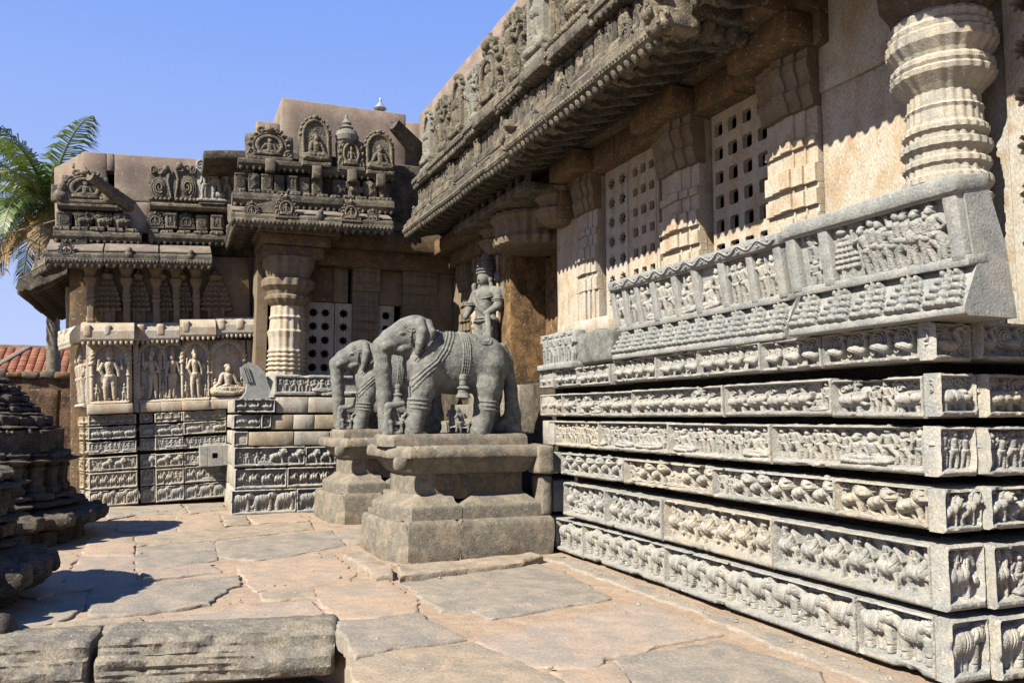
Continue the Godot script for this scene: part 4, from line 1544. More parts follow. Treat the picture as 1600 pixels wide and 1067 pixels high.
func edge_stone(court: Node3D, a: Vector3, b: Vector3, sd: int) -> void:
	# broken moulded stone: flat top, a step, and a lower lip, badly weathered
	var along := (b - a).normalized()
	var out := along.cross(Vector3.UP) * -1.0
	out = Vector3(-along.z, 0, along.x)
	var L := a.distance_to(b)
	var prof := [[-0.42, 0.02], [-0.3, 0.035], [-0.12, 0.03], [-0.02, 0.012], [0.015, -0.02], [0.02, -0.06], [0.03, -0.085], [0.09, -0.10], [0.125, -0.13], [0.13, -0.2], [0.10, -0.26], [0.0, -0.29], [-0.3, -0.3]]
	var P := []
	for k in prof.size() - 1:
		var n := maxi(1, int(Vector2(prof[k][0], prof[k][1]).distance_to(Vector2(prof[k + 1][0], prof[k + 1][1])) / 0.02))
		for i in n: P.append(Vector2(lerpf(prof[k][0], prof[k + 1][0], float(i) / n), lerpf(prof[k][1], prof[k + 1][1], float(i) / n)))
	P.append(Vector2(-0.3, -0.3))
	var nx := int(L / 0.02)
	var st := newst()
	var rows := []
	for i in nx + 1:
		var row := PackedVector3Array()
		var x := L * i / nx
		var e := minf(x, L - x)
		var worn := clampf(0.5 + 1.6 * noise3.get_noise_2d(x * 60.0 + sd * 77.0, 3.0), 0.0, 1.0)
		for p in P:
			var q: Vector2 = p
			# where the moulding is broken off, the step fills out to a rough slope
			if q.x > -0.1:
				var sm := Vector2(lerpf(q.x, 0.055 - 0.10 * (q.y + 0.13), worn * 0.8), q.y)
				q = sm
			var n1 := noise3.get_noise_3d(x * 150.0 + sd * 31.0, q.y * 300.0, q.x * 300.0)
			var n2 := noise3.get_noise_3d(x * 600.0, q.y * 900.0 + sd, q.x * 900.0)
			var strata := noise3.get_noise_2d(x * 40.0, q.y * 2600.0 + sd * 13.0) * 0.04 * worn
			q += Vector2(n1 * 0.03 * (0.25 + worn) + n2 * 0.03 * (0.15 + worn) + (strata if q.y < 0.0 else 0.0), n1 * 0.014 + n2 * 0.012)
			if e < 0.03: q = q.lerp(Vector2(-0.12, -0.1), 0.12 * pow(1.0 - e / 0.03, 2.0))
			row.append(a + along * x + out * q.x + Vector3(0, q.y, 0))
		rows.append(row)
	for i in nx:
		for j in P.size() - 1:
			for q in [rows[i][j], rows[i + 1][j], rows[i + 1][j + 1], rows[i][j], rows[i + 1][j + 1], rows[i][j + 1]]: st.add_vertex(q)
	for e in [0, nx]:
		var c := Vector3.ZERO
		for p in rows[e]: c += p
		c /= P.size()
		for j in P.size():
			var k := (j + 1) % P.size()
			if e == 0:
				for q in [c, rows[e][j], rows[e][k]]: st.add_vertex(q)
			else:
				for q in [c, rows[e][k], rows[e][j]]: st.add_vertex(q)
	part(court, "edge_stone", creased(st, 0.8), M.edge)


# ---------------------------------------------------------------- temple hall on the right
func friezes3(k := 0) -> Array:
	return [M.frieze0, M.frieze1, M.frieze2, M.frieze0]


func build_hall() -> Node3D:
	var t := thing("temple_hall", "long carved hall with pierced stone windows, dark doorway and deep eave above six friezes", "temple")
	var f := frame_of(Vector3(4.0, 0, 0), Vector3(0, 0, 1), Vector3(-1, 0, 0))
	var fz := friezes3()
	# platform courses on the long side
	frieze(t, f, [-8.37, -7.73, -6.21, -4.04, -3.47], 0.03, 0.375, "elephant", fz, 1.0, 0.09)
	frieze(t, f, [-8.17, -7.24, -6.22, -4.81, -3.47], 0.415, 0.77, "horse", fz, 0.92, 0.09)
	frieze(t, f, [-8.24, -6.9, -5.5, -4.18, -3.47], 0.85, 1.085, "lion", fz, 1.12)
	frieze(t, f, [-8.57, -7.36, -6.09, -4.78, -3.47], 1.155, 1.435, "person", fz, 1.1)
	frieze(t, f, [-8.79, -8.2, -6.69, -5.32, -4.19, -3.47], 1.485, 1.73, "makara", fz, 0.98)
	frieze(t, f, [-8.79, -8.42, -7.84, -7.1], 1.80, 2.0, "swan", [M.frieze0, M.frieze2])
	frieze(t, f, [-7.1, -6.28, -5.65, -4.86, -4.25, -3.47], 1.81, 2.03, "swan", [M.frieze0, M.frieze2], 1.1)
	# short side that turns towards the court's end
	var g := frame_of(Vector3(0, 0, -3.36), Vector3(1, 0, 0), Vector3(0, 0, 1))
	var y := [[0.03, 0.375, "elephant", 1.0], [0.415, 0.77, "horse", 0.8], [0.85, 1.085, "lion", 0.9], [1.155, 1.435, "person", 0.9], [1.485, 1.73, "makara", 1.0], [1.81, 2.03, "swan", 1.0]]
	for c in y:
		frieze(t, g, [3.99, 4.30], c[0], c[1], c[2], fz, c[3], 0.06, 0.105)
		frieze(t, g * shift(0, 0, 0.05), [4.30, 5.1, 6.2], c[0], c[1], c[2], fz, c[3])
	# rough masonry behind the courses
	part(t, "core_masonry", cblock(Vector3(4.27, 0.0, -8.7), Vector3(6.6, 1.985, -3.66), 0.02), M.unlit_black)
	part(t, "core_masonry", cblock(Vector3(4.27, 0.0, -14.8), Vector3(6.6, 1.9, -8.7), 0.02), M.core)
	# stair between the elephants
	for k in 8:
		part(t, "stair_step", rough(Vector3(2.6 + k * 0.21, 0.0, -11.45), Vector3(4.45, 0.235 * (k + 1), -9.55), 0.02, 0.12, 0.01, 2.0), M.soap_base)
	# platform end beside the stair: the courses turn inward
	var hh := frame_of(Vector3(0, 0, -8.75), Vector3(-1, 0, 0), Vector3(0, 0, -1))
	for c in y: ashlar(t, hh, -5.0, -4.02, c[0], c[1], 0.5, [M.frieze2], 0.3)
	build_hall_wall(t)
	build_hall_eave(t)
	build_hall_roof(t)
	return t


func pilaster(parent: Node3D, f: Transform3D, x: float, w: float, y0: float, y1: float, out: float, m: Material) -> void:
	# engaged pier with a fluted lower shaft, a belt of mouldings and a broad capital under the beam
	var L := []
	var I := Transform3D.IDENTITY
	var h := y1 - y0
	L.append([cblock(Vector3(-w * 0.5, 0, -0.2), Vector3(w * 0.5, h, out * 0.35), 0.01), I])
	var o := part(parent, "pilaster", join(L), m, f * shift(x, y0, 0))
	var ribs := []
	for k in 5:
		var rx := -w * 0.34 + k * w * 0.17
		ribs.append([cblock(Vector3(rx - w * 0.055, 0.0, 0), Vector3(rx + w * 0.055, h * 0.36, out * (0.62 + 0.25 * (1.0 - absf(k - 2) * 0.5))), 0.012), I])
	part(o, "fluted_shaft", join(ribs), m)
	var yy := h * 0.36
	var belt := []
	for q in [[0.06, 1.0, 0.030], [0.025, 0.75, 0.03], [0.05, 1.12, 0.03], [0.02, 0.8, 0.03], [0.06, 1.2, 0.03], [0.06, 0.78, 0.03], [0.03, 1.05, 0.03], [0.09, 0.72, 0.03]]:
		var hh: float = q[0] * h * 1.1
		for k in 5:
			var rx := (-0.4 + k * 0.2) * w
			var dz: float = out * (0.55 + 0.35 * (1.0 - absf(k - 2) * 0.45)) * q[1]
			belt.append([cblock(Vector3(rx - w * 0.105, yy, -0.02), Vector3(rx + w * 0.105, yy + hh, dz), 0.004), I])
		yy += hh
	part(o, "belt_moulding", join(belt), m)
	var cap := []
	var hc := h - yy
	for k in 5:
		var rx := (-0.4 + k * 0.2) * w * 1.05
		var e := out * (0.7 + 0.3 * (1.0 - absf(k - 2) * 0.45))
		var pr := PackedVector2Array([Vector2(0, 0), Vector2(e * 1.0, 0.0), Vector2(e * 1.05, hc * 0.10), Vector2(e * 1.3, hc * 0.26), Vector2(e * 1.34, hc * 0.34), Vector2(e * 1.2, hc * 0.37), Vector2(e * 1.22, hc * 0.46), Vector2(e * 1.5, hc * 0.64), Vector2(e * 1.55, hc * 0.78), Vector2(e * 1.4, hc * 0.82), Vector2(e * 1.45, hc), Vector2(0, hc)])
		cap.append([sweep(pr, rx - w * 0.106, rx + w * 0.106), shift(0, yy, 0)])
	part(o, "capital", join(cap), M.capital)


func build_hall_wall(t: Node3D) -> void:
	var w := frame_of(Vector3(4.85, 0, 0), Vector3(0, 0, 1), Vector3(-1, 0, 0))
	var y0 := 2.02
	var y1 := 4.45
	# plain slab beside the door
	part(t, "wall_slab", rough(Vector3(-10.02, y0, -0.25), Vector3(-9.4, y1, 0.02), 0.02, 0.09, 0.012, 2.0), M.warm1, w)
	pilaster(t, w, -9.06, 0.52, 2.2, 4.5, 0.13, M.warm0)
	var win := part(t, "pierced_window", lattice(0.56, 2.0, 0.055, 2, 8, 0.082, true, 0.03, 0.05), M.warm0, w * shift(-8.72, 2.45, -0.02))
	win.set_meta("label", "pale slab pierced by star-shaped holes beside the doorway")
	part(t, "pierced_window", lattice(0.62, 2.0, 0.055, 3, 8, 0.052, false, 0.05, 0.06), M.warm1, w * shift(-8.14, 2.45, -0.01))
	pilaster(t, w, -7.0, 0.66, 2.1, 4.48, 0.16, M.warm1)
	part(t, "pierced_window", lattice(0.86, 2.25, 0.055, 4, 9, 0.066, false, 0.0, 0.04), M.warm1, w * shift(-6.62, 2.2, -0.06))
	part(t, "wall_slab", rough(Vector3(-6.66, y0, -0.3), Vector3(-5.7, 2.22, 0.0), 0.02, 0.12, 0.01, 2.0), M.warm0, w)
	pilaster(t, w, -5.36, 0.6, 2.1, 4.5, 0.15, M.warm1)
	part(t, "wall_slab", rough(Vector3(-5.04, y0, -0.25), Vector3(-4.0, 4.1, 0.03), 0.02, 0.09, 0.014, 2.0), M.warm1, w)
	part(t, "wall_slab", rough(Vector3(-5.04, 4.1, -0.25), Vector3(-3.9, 5.6, 0.05), 0.02, 0.1, 0.014, 2.0), M.warm0, w)
	for k in 3: part(t, "wall_slab", rough(Vector3(-9.4 + [0.0, 2.05, 3.55][k], y0, -0.3), Vector3(-9.4 + [1.9, 2.75, 4.4][k], 2.46 if k == 0 else 2.2, -0.015), 0.02, 0.12, 0.01, 2.0), M.warm0, w)
	# seat ledge near the door
	part(t, "seat_ledge", rough(Vector3(-9.3, 2.42, 0.0), Vector3(-7.0, 2.62, 0.32), 0.03, 0.09, 0.012, 2.0), M.warm0, w)
	part(t, "seat_ledge", rough(Vector3(-9.3, 2.02, 0.0), Vector3(-7.0, 2.41, 0.2), 0.03, 0.09, 0.012, 2.0), M.warm2, w)
	# round column near the camera with star-shaped section
	var col := Node3D.new()
	col.name = "round_column"
	t.add_child(col)
	col.position = Vector3(4.68, 2.02, -3.80)
	col.scale = Vector3(0.88, 1.0, 0.88)
	part(col, "base", shaft([[0.32, 0.0], [0.33, 0.1], [0.29, 0.16], [0.27, 0.6], [0.29, 0.62]], 48, 0.08, 16), M.warm2)
	var pr := []
	for q in [[0.265, 0.60], [0.285, 0.65], [0.26, 0.68], [0.27, 0.82], [0.285, 0.84], [0.305, 0.88], [0.275, 0.90], [0.28, 0.93], [0.31, 0.96], [0.31, 1.0], [0.28, 1.02], [0.28, 1.06], [0.305, 1.08], [0.305, 1.11], [0.275, 1.13], [0.275, 1.16], [0.315, 1.19], [0.315, 1.23], [0.27, 1.25], [0.27, 1.28], [0.30, 1.30], [0.30, 1.33], [0.265, 1.36], [0.26, 1.44], [0.275, 1.46], [0.255, 1.48], [0.25, 1.60]]: pr.append([q[0], q[1]])
	part(col, "shaft", shaft(pr, 144, 0.05, 24), M.frieze1)
	part(col, "lower_disc", shaft([[0.25, 1.56], [0.29, 1.60], [0.36, 1.66], [0.37, 1.69], [0.345, 1.71], [0.36, 1.73], [0.36, 1.755], [0.33, 1.78]], 144, 0.04, 24), M.frieze1)
	part(col, "upper_disc", shaft([[0.31, 1.77], [0.33, 1.81], [0.385, 1.87], [0.39, 1.93], [0.365, 1.95], [0.375, 1.98], [0.35, 2.01], [0.36, 2.05], [0.33, 2.08]], 144, 0.04, 24), M.frieze1)
	part(col, "capital", shaft([[0.32, 2.06], [0.34, 2.14], [0.41, 2.24], [0.42, 2.38], [0.40, 2.42], [0.45, 2.6], [0.48, 3.0]], 96, 0.07, 16, 0.35), M.umber1)
	part(t, "pierced_window", lattice(0.5, 2.3, 0.14, 2, 7, 0.09, true, 0.04, 0.05), M.warm2, w * shift(-3.56, 2.05, -0.1))
	part(t, "wall_slab", rough(Vector3(-4.02, y0, -0.35), Vector3(-3.5, 4.4, -0.16), 0.02, 0.1, 0.012, 2.0), M.warm2, w)
	ashlar(t, w, -3.95, -1.5, 4.36, 4.9, 0.7, [M.warm2, M.warm0])
	ashlar(t, w, -3.95, -1.5, 4.9, 5.5, 0.7, [M.warm2, M.warm0])
	part(t, "wall_slab", rough(Vector3(-3.05, y0, -0.3), Vector3(-1.5, 4.35, -0.05), 0.02, 0.1, 0.012, 2.0), M.warm2, w)
	# beams under the eave, stepping out over each pilaster
	for q in [[-9.9, -8.2, 4.45, 4.74, 0.16], [-8.2, -6.0, 4.45, 4.74, 0.15], [-6.0, -4.9, 4.47, 4.76, 0.15], [-12.2, -9.9, 4.62, 4.9, 0.2]]:
		part(t, "beam", rough(Vector3(q[0], q[2], -0.3), Vector3(q[1] - 0.005, q[3], q[4]), 0.02, 0.12, 0.01, 2.0), M.umber0, w)
	for q in [[-9.06, 0.36], [-7.0, 0.4], [-5.36, 0.38]]:
		part(t, "bracket_block", rough(Vector3(q[0] - q[1], 4.47, 0.1), Vector3(q[0] + q[1], 4.72, 0.42), 0.02, 0.09, 0.01, 2.0), M.umber0, w)
		part(t, "bracket_block", rough(Vector3(q[0] - q[1] * 0.8, 4.72, 0.1), Vector3(q[0] + q[1] * 0.8, 5.0, 0.58), 0.02, 0.09, 0.01, 2.0), M.umber0, w)
	for q in [[-12.6, -9.6], [-9.6, -7.6], [-7.6, -5.9], [-5.9, -4.9]]:
		part(t, "beam", rough(Vector3(q[0], 4.745, -0.3), Vector3(q[1] - 0.005, 5.05, 0.3), 0.02, 0.12, 0.01, 2.0), M.umber1, w)
	build_doorway(t, w)
	# closed hall behind the wall, coloured near-black to look unlit
	part(t, "inner_wall", cblock(Vector3(4.95, 0.0, -15.2), Vector3(7.2, 6.0, -14.9), 0.01), M.unlit_black)
	part(t, "inner_wall", cblock(Vector3(6.9, 0.0, -14.9), Vector3(7.2, 6.0, -1.2), 0.01), M.unlit_black)
	part(t, "inner_wall", cblock(Vector3(5.12, 0.0, -1.5), Vector3(6.88, 6.0, -1.2), 0.01), M.unlit_black)
	part(t, "inner_floor", cblock(Vector3(4.9, 1.7, -14.9), Vector3(6.88, 2.0, -1.52), 0.01), M.unlit_black)
	part(t, "roof_slab", cblock(Vector3(4.3, 5.06, -14.9), Vector3(7.3, 5.5, -1.2), 0.02), M.unlit_black)


func build_doorway(t: Node3D, w: Transform3D) -> void:
	# far reveal, a single tall brown slab that faces the court's end; deep opening beside it
	part(t, "door_jamb", rough(Vector3(4.72, 1.9, -11.9), Vector3(5.36, 4.05, -11.42), 0.02, 0.07, 0.02, 2.0), M.brown)
	part(t, "door_jamb", rough(Vector3(4.70, 1.9, -12.2), Vector3(4.80, 4.15, -11.90), 0.02, 0.07, 0.01, 2.0), M.warm1)
	part(t, "door_leaf", cblock(Vector3(5.30, 2.0, -11.40), Vector3(5.36, 3.9, -10.75), 0.01), M.brown)
	part(t, "lintel", rough(Vector3(4.6, 4.05, -12.0), Vector3(5.4, 4.4, -9.4), 0.03, 0.1, 0.015, 2.0), M.umber0)
	# half-round ribbed canopy over the door
	var pr := [[0.55, 0.0], [0.62, 0.03], [0.64, 0.1], [0.60, 0.16], [0.62, 0.34], [0.68, 0.4], [0.66, 0.46], [0.4, 0.5]]
	part(t, "door_canopy", shaft(pr, 144, 0.09, 24), M.capital, shift(4.85, 3.88, -10.75))
	for q in [[-11.9, 0.22], [-9.75, 0.22]]:
		part(t, "canopy_capital", shaft([[0.16, 0.0], [0.22, 0.05], [0.3, 0.14], [0.31, 0.2], [0.24, 0.24], [0.25, 0.3], [0.34, 0.38], [0.36, 0.46], [0.3, 0.52]], 96, 0.08, 16), M.capital, shift(4.72, 4.0, q[0]))
	# dark cornice with small towers above the canopy
	part(t, "door_cornice", rough(Vector3(4.1, 4.36, -12.3), Vector3(4.9, 4.48, -9.45), 0.02, 0.1, 0.012, 2.0), M.dark0)
	for k in 9:
		carve(t, "carved_finial", "tower" if k % 2 == 0 else "crest", k, -12.1 + k * 0.32, 4.46, 0.0, 0.3 if k % 2 == 0 else 0.2, M.dark1, 1.0, 1.0).transform = frame_of(Vector3(4.2, 4.46, -12.1 + k * 0.32), Vector3(0, 0, 1), Vector3(-1, 0, 0)) * Transform3D(Basis.from_scale(Vector3.ONE * (0.28 if k % 2 == 0 else 0.18)), Vector3.ZERO)
	# wall beyond the door, to the inner corner; darker stones deepen its shade
	ashlar(t, w, -14.6, -11.92, 2.0, 2.5, 0.8, [M.capital, M.umber0, M.warm2])
	ashlar(t, w, -14.6, -11.92, 2.5, 3.3, 0.9, [M.capital, M.umber0, M.warm2])
	ashlar(t, w, -14.6, -11.92, 3.3, 4.0, 0.8, [M.capital, M.umber0, M.warm2])
	ashlar(t, w, -14.6, -11.92, 4.0, 4.62, 1.0, [M.capital, M.umber0, M.warm2])
	pilaster(t, w, -12.75, 0.5, 2.0, 4.1, 0.16, M.capital)
	pilaster(t, w, -13.6, 0.5, 2.0, 4.1, 0.16, M.capital)
	carve(t, "carved_figure", "deity", 1, 0, 0, 0, 0.8, M.warm1).transform = w * Transform3D(Basis.from_scale(Vector3(0.85, 0.85, 0.9)), Vector3(-13.16, 2.55, 0.0))
	for q in [[-13.9, -12.3, 4.1, 4.36, 0.3], [-14.5, -12.3, 4.36, 4.62, 0.5]]:
		part(t, "beam", rough(Vector3(q[0], q[2], -0.2), Vector3(q[1], q[3], q[4]), 0.02, 0.12, 0.01, 2.0), M.umber0, w)


# sloping eave. local frame: x along, z out; runs x0..x1, root at z=0, edge at z=reach
func eave(t: Node3D, f: Transform3D, x0: float, x1: float, reach: float, y_edge: float, rise: float, m: Array, bead := 0.115, crest := 0.55) -> void:
	var n := maxi(1, int(round((x1 - x0) / 1.0)))
	var e := y_edge
	for k in n:
		var a := lerpf(x0, x1, float(k) / n) + 0.004
		var b := lerpf(x0, x1, float(k + 1) / n) - 0.004
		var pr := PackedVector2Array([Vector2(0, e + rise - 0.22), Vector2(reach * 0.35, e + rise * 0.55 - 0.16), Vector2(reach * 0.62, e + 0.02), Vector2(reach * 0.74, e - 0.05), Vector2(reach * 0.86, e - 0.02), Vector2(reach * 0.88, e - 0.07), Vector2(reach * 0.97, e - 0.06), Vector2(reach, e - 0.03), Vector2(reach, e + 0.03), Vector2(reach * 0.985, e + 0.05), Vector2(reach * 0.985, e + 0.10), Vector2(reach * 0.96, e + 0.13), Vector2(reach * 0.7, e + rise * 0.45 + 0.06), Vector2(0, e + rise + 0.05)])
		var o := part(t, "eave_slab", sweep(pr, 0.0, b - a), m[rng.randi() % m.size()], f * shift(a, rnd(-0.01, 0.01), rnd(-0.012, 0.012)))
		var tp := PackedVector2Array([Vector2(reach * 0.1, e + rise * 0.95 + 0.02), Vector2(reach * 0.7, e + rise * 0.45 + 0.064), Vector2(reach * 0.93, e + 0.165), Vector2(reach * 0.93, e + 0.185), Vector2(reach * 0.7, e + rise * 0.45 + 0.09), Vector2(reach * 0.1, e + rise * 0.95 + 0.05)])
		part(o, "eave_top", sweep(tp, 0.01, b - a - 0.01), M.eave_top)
		# curved ribs on the underside
		var nr := int((b - a) / (bead * 1.9))
		for i in nr:
			var rx := (i + 0.5) * (b - a) / nr
			var P := PackedVector2Array([Vector2(0.05, e + rise - 0.26), Vector2(reach * 0.35, e + rise * 0.5 - 0.22), Vector2(reach * 0.6, e - 0.06), Vector2(reach * 0.72, e - 0.10), Vector2(reach * 0.82, e - 0.07), Vector2(reach * 0.8, e + 0.0), Vector2(reach * 0.6, e + 0.03), Vector2(reach * 0.35, e + rise * 0.5 - 0.12), Vector2(0.05, e + rise - 0.16)])
			part(o, "eave_rib", rib_mesh(P, bead * 0.55), m[2], shift(rx, 0, 0))
		# drops along the lip
		var nb := int((b - a) / bead)
		for i in nb:
			part(o, "eave_drop", drop_mesh(bead), m[rng.randi() % m.size()], shift((i + 0.5) * (b - a) / nb, e - 0.055, reach * 0.945))
		for i in nb * 2:
			part(o, "eave_bead", bead_mesh(bead * 0.36), m[1], shift((i + 0.5) * (b - a) / (nb * 2), e + 0.0, reach * 1.0))
		# upright leaves on the edge
		if crest > 0.0:
			var nc := maxi(1, int((b - a) / crest))
			for i in nc:
				var big := rng.randf() < 0.4
				carve(o, "edge_crest", "arch" if big else "crest", rng.randi() % 3, (i + rnd(0.3, 0.7)) * (b - a) / nc, e + 0.06, reach * 0.955, rnd(0.22, 0.28) if big else rnd(0.14, 0.2), m[0], 0.9, 0.8)


func rib_mesh(P: PackedVector2Array, w: float) -> ArrayMesh:
	var key := "rib%d_%d" % [int(P[2].x * 1000.0), int(P[2].y * 1000.0)]
	if not MOT.has(key): MOT[key] = sweep(P, -w * 0.5, w * 0.5)
	return MOT[key]


func drop_mesh(s: float) -> ArrayMesh:
	var key := "drop%d" % int(s * 1000)
	if not MOT.has(key): MOT[key] = shaft([[0.06 * s, -0.62 * s], [0.26 * s, -0.42 * s], [0.36 * s, -0.15 * s], [0.30 * s, 0.1 * s], [0.36 * s, 0.3 * s]], 8)
	return MOT[key]


func bead_mesh(s: float) -> ArrayMesh:
	var key := "bead%d" % int(s * 1000)
	if not MOT.has(key): MOT[key] = shaft([[0.2 * s, -0.5 * s], [0.48 * s, -0.2 * s], [0.48 * s, 0.2 * s], [0.2 * s, 0.5 * s]], 8)
	return MOT[key]


func build_hall_eave(t: Node3D) -> void:
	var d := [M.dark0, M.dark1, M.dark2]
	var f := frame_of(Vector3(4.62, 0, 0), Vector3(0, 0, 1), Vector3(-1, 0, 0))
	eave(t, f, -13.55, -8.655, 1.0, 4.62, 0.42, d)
	eave(t, f, -8.645, -5.45, 1.1, 4.60, 0.45, d)
	# corner stones where the eave steps out, carved with a curled beast
	for q in [[-8.65, 1.06], [-5.42, 1.1]]:
		var o := part(t, "eave_corner", hewn(Vector3(q[0] - 0.12, 4.56, 0.78), Vector3(q[0] + 0.12, 4.84, q[1] + 0.03), 0.04, 0.035, 0.05, 3.0), M.dark1, f)
		carve(o, "corner_beast", "lion", 0, q[0] - 0.14, 4.58, q[1] + 0.0, 0.32, M.dark1, 0.9, 1.0)
	# nearer stretch, set back, mostly above the picture
	eave(t, frame_of(Vector3(4.9, 0, 0), Vector3(0, 0, 1), Vector3(-1, 0, 0)), -5.25, -1.0, 1.25, 4.80, 0.42, d)
	part(t, "eave_return", hewn(Vector3(3.62, 4.70, -5.62), Vector3(4.7, 4.95, -5.30), 0.03, 0.05, 0.05, 3.0), M.dark0)
	for k in 8: part(t, "return_drop", drop_mesh(0.2), M.dark2, shift(3.74 + k * 0.125, 4.70, -5.40 - 0.05 * (k % 2)))
	for k in 7: part(t, "return_lobe", hewn(Vector3(-0.07, -0.07, -0.16), Vector3(0.07, 0.07, 0.16), 0.05, 0.03, 0.03, 5.0, Vector3(k, 1, 2)), M.dark2, shift(3.80 + k * 0.14, 4.68, -5.60))


func carved_row(t: Node3D, f: Transform3D, x0: float, x1: float, y: float, h: float, z: float, m: Array, step: float, kinds: Array, called := "carved_pier") -> void:
	var n := maxi(1, int(round((x1 - x0) / step)))
	for k in n:
		var q: String = kinds[rng.randi() % kinds.size()]
		var s := (x1 - x0) / n
		var o := part(t, called, cblock(Vector3(0.006, 0, -0.28), Vector3(s - rnd(0.008, 0.05), h * rnd(0.9, 1.0), 0), 0.015, 0.006), m[rng.randi() % m.size()], f * shift(x0 + k * s, y, z + rnd(-0.02, 0.03)))
		carve(o, "carving", q, rng.randi() % 6, s * 0.5 - 0.01 - (0.45 * h * 0.9 if q in ["makara", "lion", "elephant"] else 0.0), 0.0, -0.005, h * 0.95, m[rng.randi() % m.size()], minf(1.3, s / h / 0.62) if q == "pilaster" else 0.95, 0.8)


func moulding(t: Node3D, f: Transform3D, x0: float, x1: float, y: float, h: float, z: float, m: Array, called := "moulding", teeth := true) -> void:
	var n := maxi(1, int(round((x1 - x0) / 0.9)))
	for k in n:
		var s := (x1 - x0) / n
		var pr := PackedVector2Array([Vector2(-0.3, 0), Vector2(-0.06, 0), Vector2(-0.02, h * 0.3), Vector2(0, h * 0.42), Vector2(0, h * 0.75), Vector2(-0.015, h), Vector2(-0.3, h)])
		var o := part(t, called, sweep(pr, 0.004, s - 0.004), m[rng.randi() % m.size()], f * shift(x0 + k * s, y + rnd(-0.008, 0.008), z + rnd(-0.015, 0.015)))
		if teeth:
			var nt := int(s / 0.1)
			for i in nt: part(o, "moulding_tooth", drop_mesh(0.09), m[rng.randi() % m.size()], shift((i + 0.5) * s / nt, h * 0.05, -0.05))


func build_hall_roof(t: Node3D) -> void:
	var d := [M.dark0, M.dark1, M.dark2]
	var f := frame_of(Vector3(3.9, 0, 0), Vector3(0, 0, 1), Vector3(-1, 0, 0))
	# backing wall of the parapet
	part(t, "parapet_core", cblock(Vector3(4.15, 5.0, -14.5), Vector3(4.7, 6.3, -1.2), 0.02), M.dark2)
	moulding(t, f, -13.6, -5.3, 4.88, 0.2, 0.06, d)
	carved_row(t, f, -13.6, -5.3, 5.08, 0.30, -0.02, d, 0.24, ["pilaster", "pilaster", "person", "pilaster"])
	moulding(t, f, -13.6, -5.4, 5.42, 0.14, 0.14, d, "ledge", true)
	moulding(t, f, -5.2, -1.2, 5.2, 0.2, -0.2, d)
	# tall sculptured slabs along the parapet
	var x := -13.3
	var kinds := ["niche", "group", "niche", "group", "arch", "group", "niche", "group", "niche", "group", "arch", "group"]
	for k in 12:
		var q: String = kinds[k]
		var h := rnd(0.78, 0.95) if x < -9.5 else rnd(0.95, 1.2)
		var s := h * (0.68 if q == "niche" else 0.8)
		var o := part(t, "sculptured_slab", cblock(Vector3(0, 0, -0.2), Vector3(s, h * 0.9, 0), 0.03, 0.015), M.dark1 if k % 2 == 0 else M.mid, f * shift(x, 5.56, rnd(-0.08, 0.05)))
		carve(o, "carving", q, k, s * 0.5, 0.0, -0.01, h, M.mid if k % 3 == 0 else M.dark1, s / h * 1.05, 0.9)
		part(o, "slab_bracket", rough(Vector3(0.0, -0.16, -0.2), Vector3(s, 0.0, 0.14), 0.03, 0.06, 0.01, 3.0), M.dark0)
		x += s + rnd(0.02, 0.12)
	# plastered wall rising behind the parapet
	part(t, "plaster_wall", rough(Vector3(4.55, 5.5, -15.9), Vector3(5.2, 7.62, -9.0), 0.05, 0.2, 0.02, 1.0), M.plaster)
	part(t, "plaster_wall", rough(Vector3(4.25, 5.5, -16.6), Vector3(4.9, 7.45, -15.9), 0.05, 0.2, 0.02, 1.0), M.plaster)
	# stone water spout at the inner corner
	spout(t, Vector3(4.15, 5.85, -13.5), Vector3(3.28, 6.28, -13.0), M.dark2)


func spout(t: Node3D, a: Vector3, b: Vector3, m: Material, size := 0.62) -> void:
	var d := (b - a).normalized()
	var s := d.cross(Vector3.UP).normalized()
	var u := s.cross(d)
	var L := a.distance_to(b)
	var B1 := B.new()
	var sc := size
	var prof := PackedVector2Array([Vector2(-0.17, 0.10), Vector2(-0.10, 0.12), Vector2(-0.06, 0.04), Vector2(0.06, 0.04), Vector2(0.10, 0.12), Vector2(0.17, 0.10), Vector2(0.15, -0.06), Vector2(0.08, -0.16), Vector2(-0.08, -0.16), Vector2(-0.15, -0.06)])
	prof.reverse()
	B1.prism(ccw(prof), 0.0, L)
	# taper: wider root below
	for i in B1.v.size():
		var p := B1.v[i]
		var k := 1.0 - p.z / L
		B1.v[i] = Vector3(p.x * (1.0 + 0.15 * k) * sc, (p.y - (0.26 * k if p.y < 0.0 else 0.0)) * sc, p.z)
	part(t, "water_spout", B1.mesh(), m, Transform3D(Basis(s, u, -d) * Basis.from_scale(Vector3(1, 1, -1)), a))


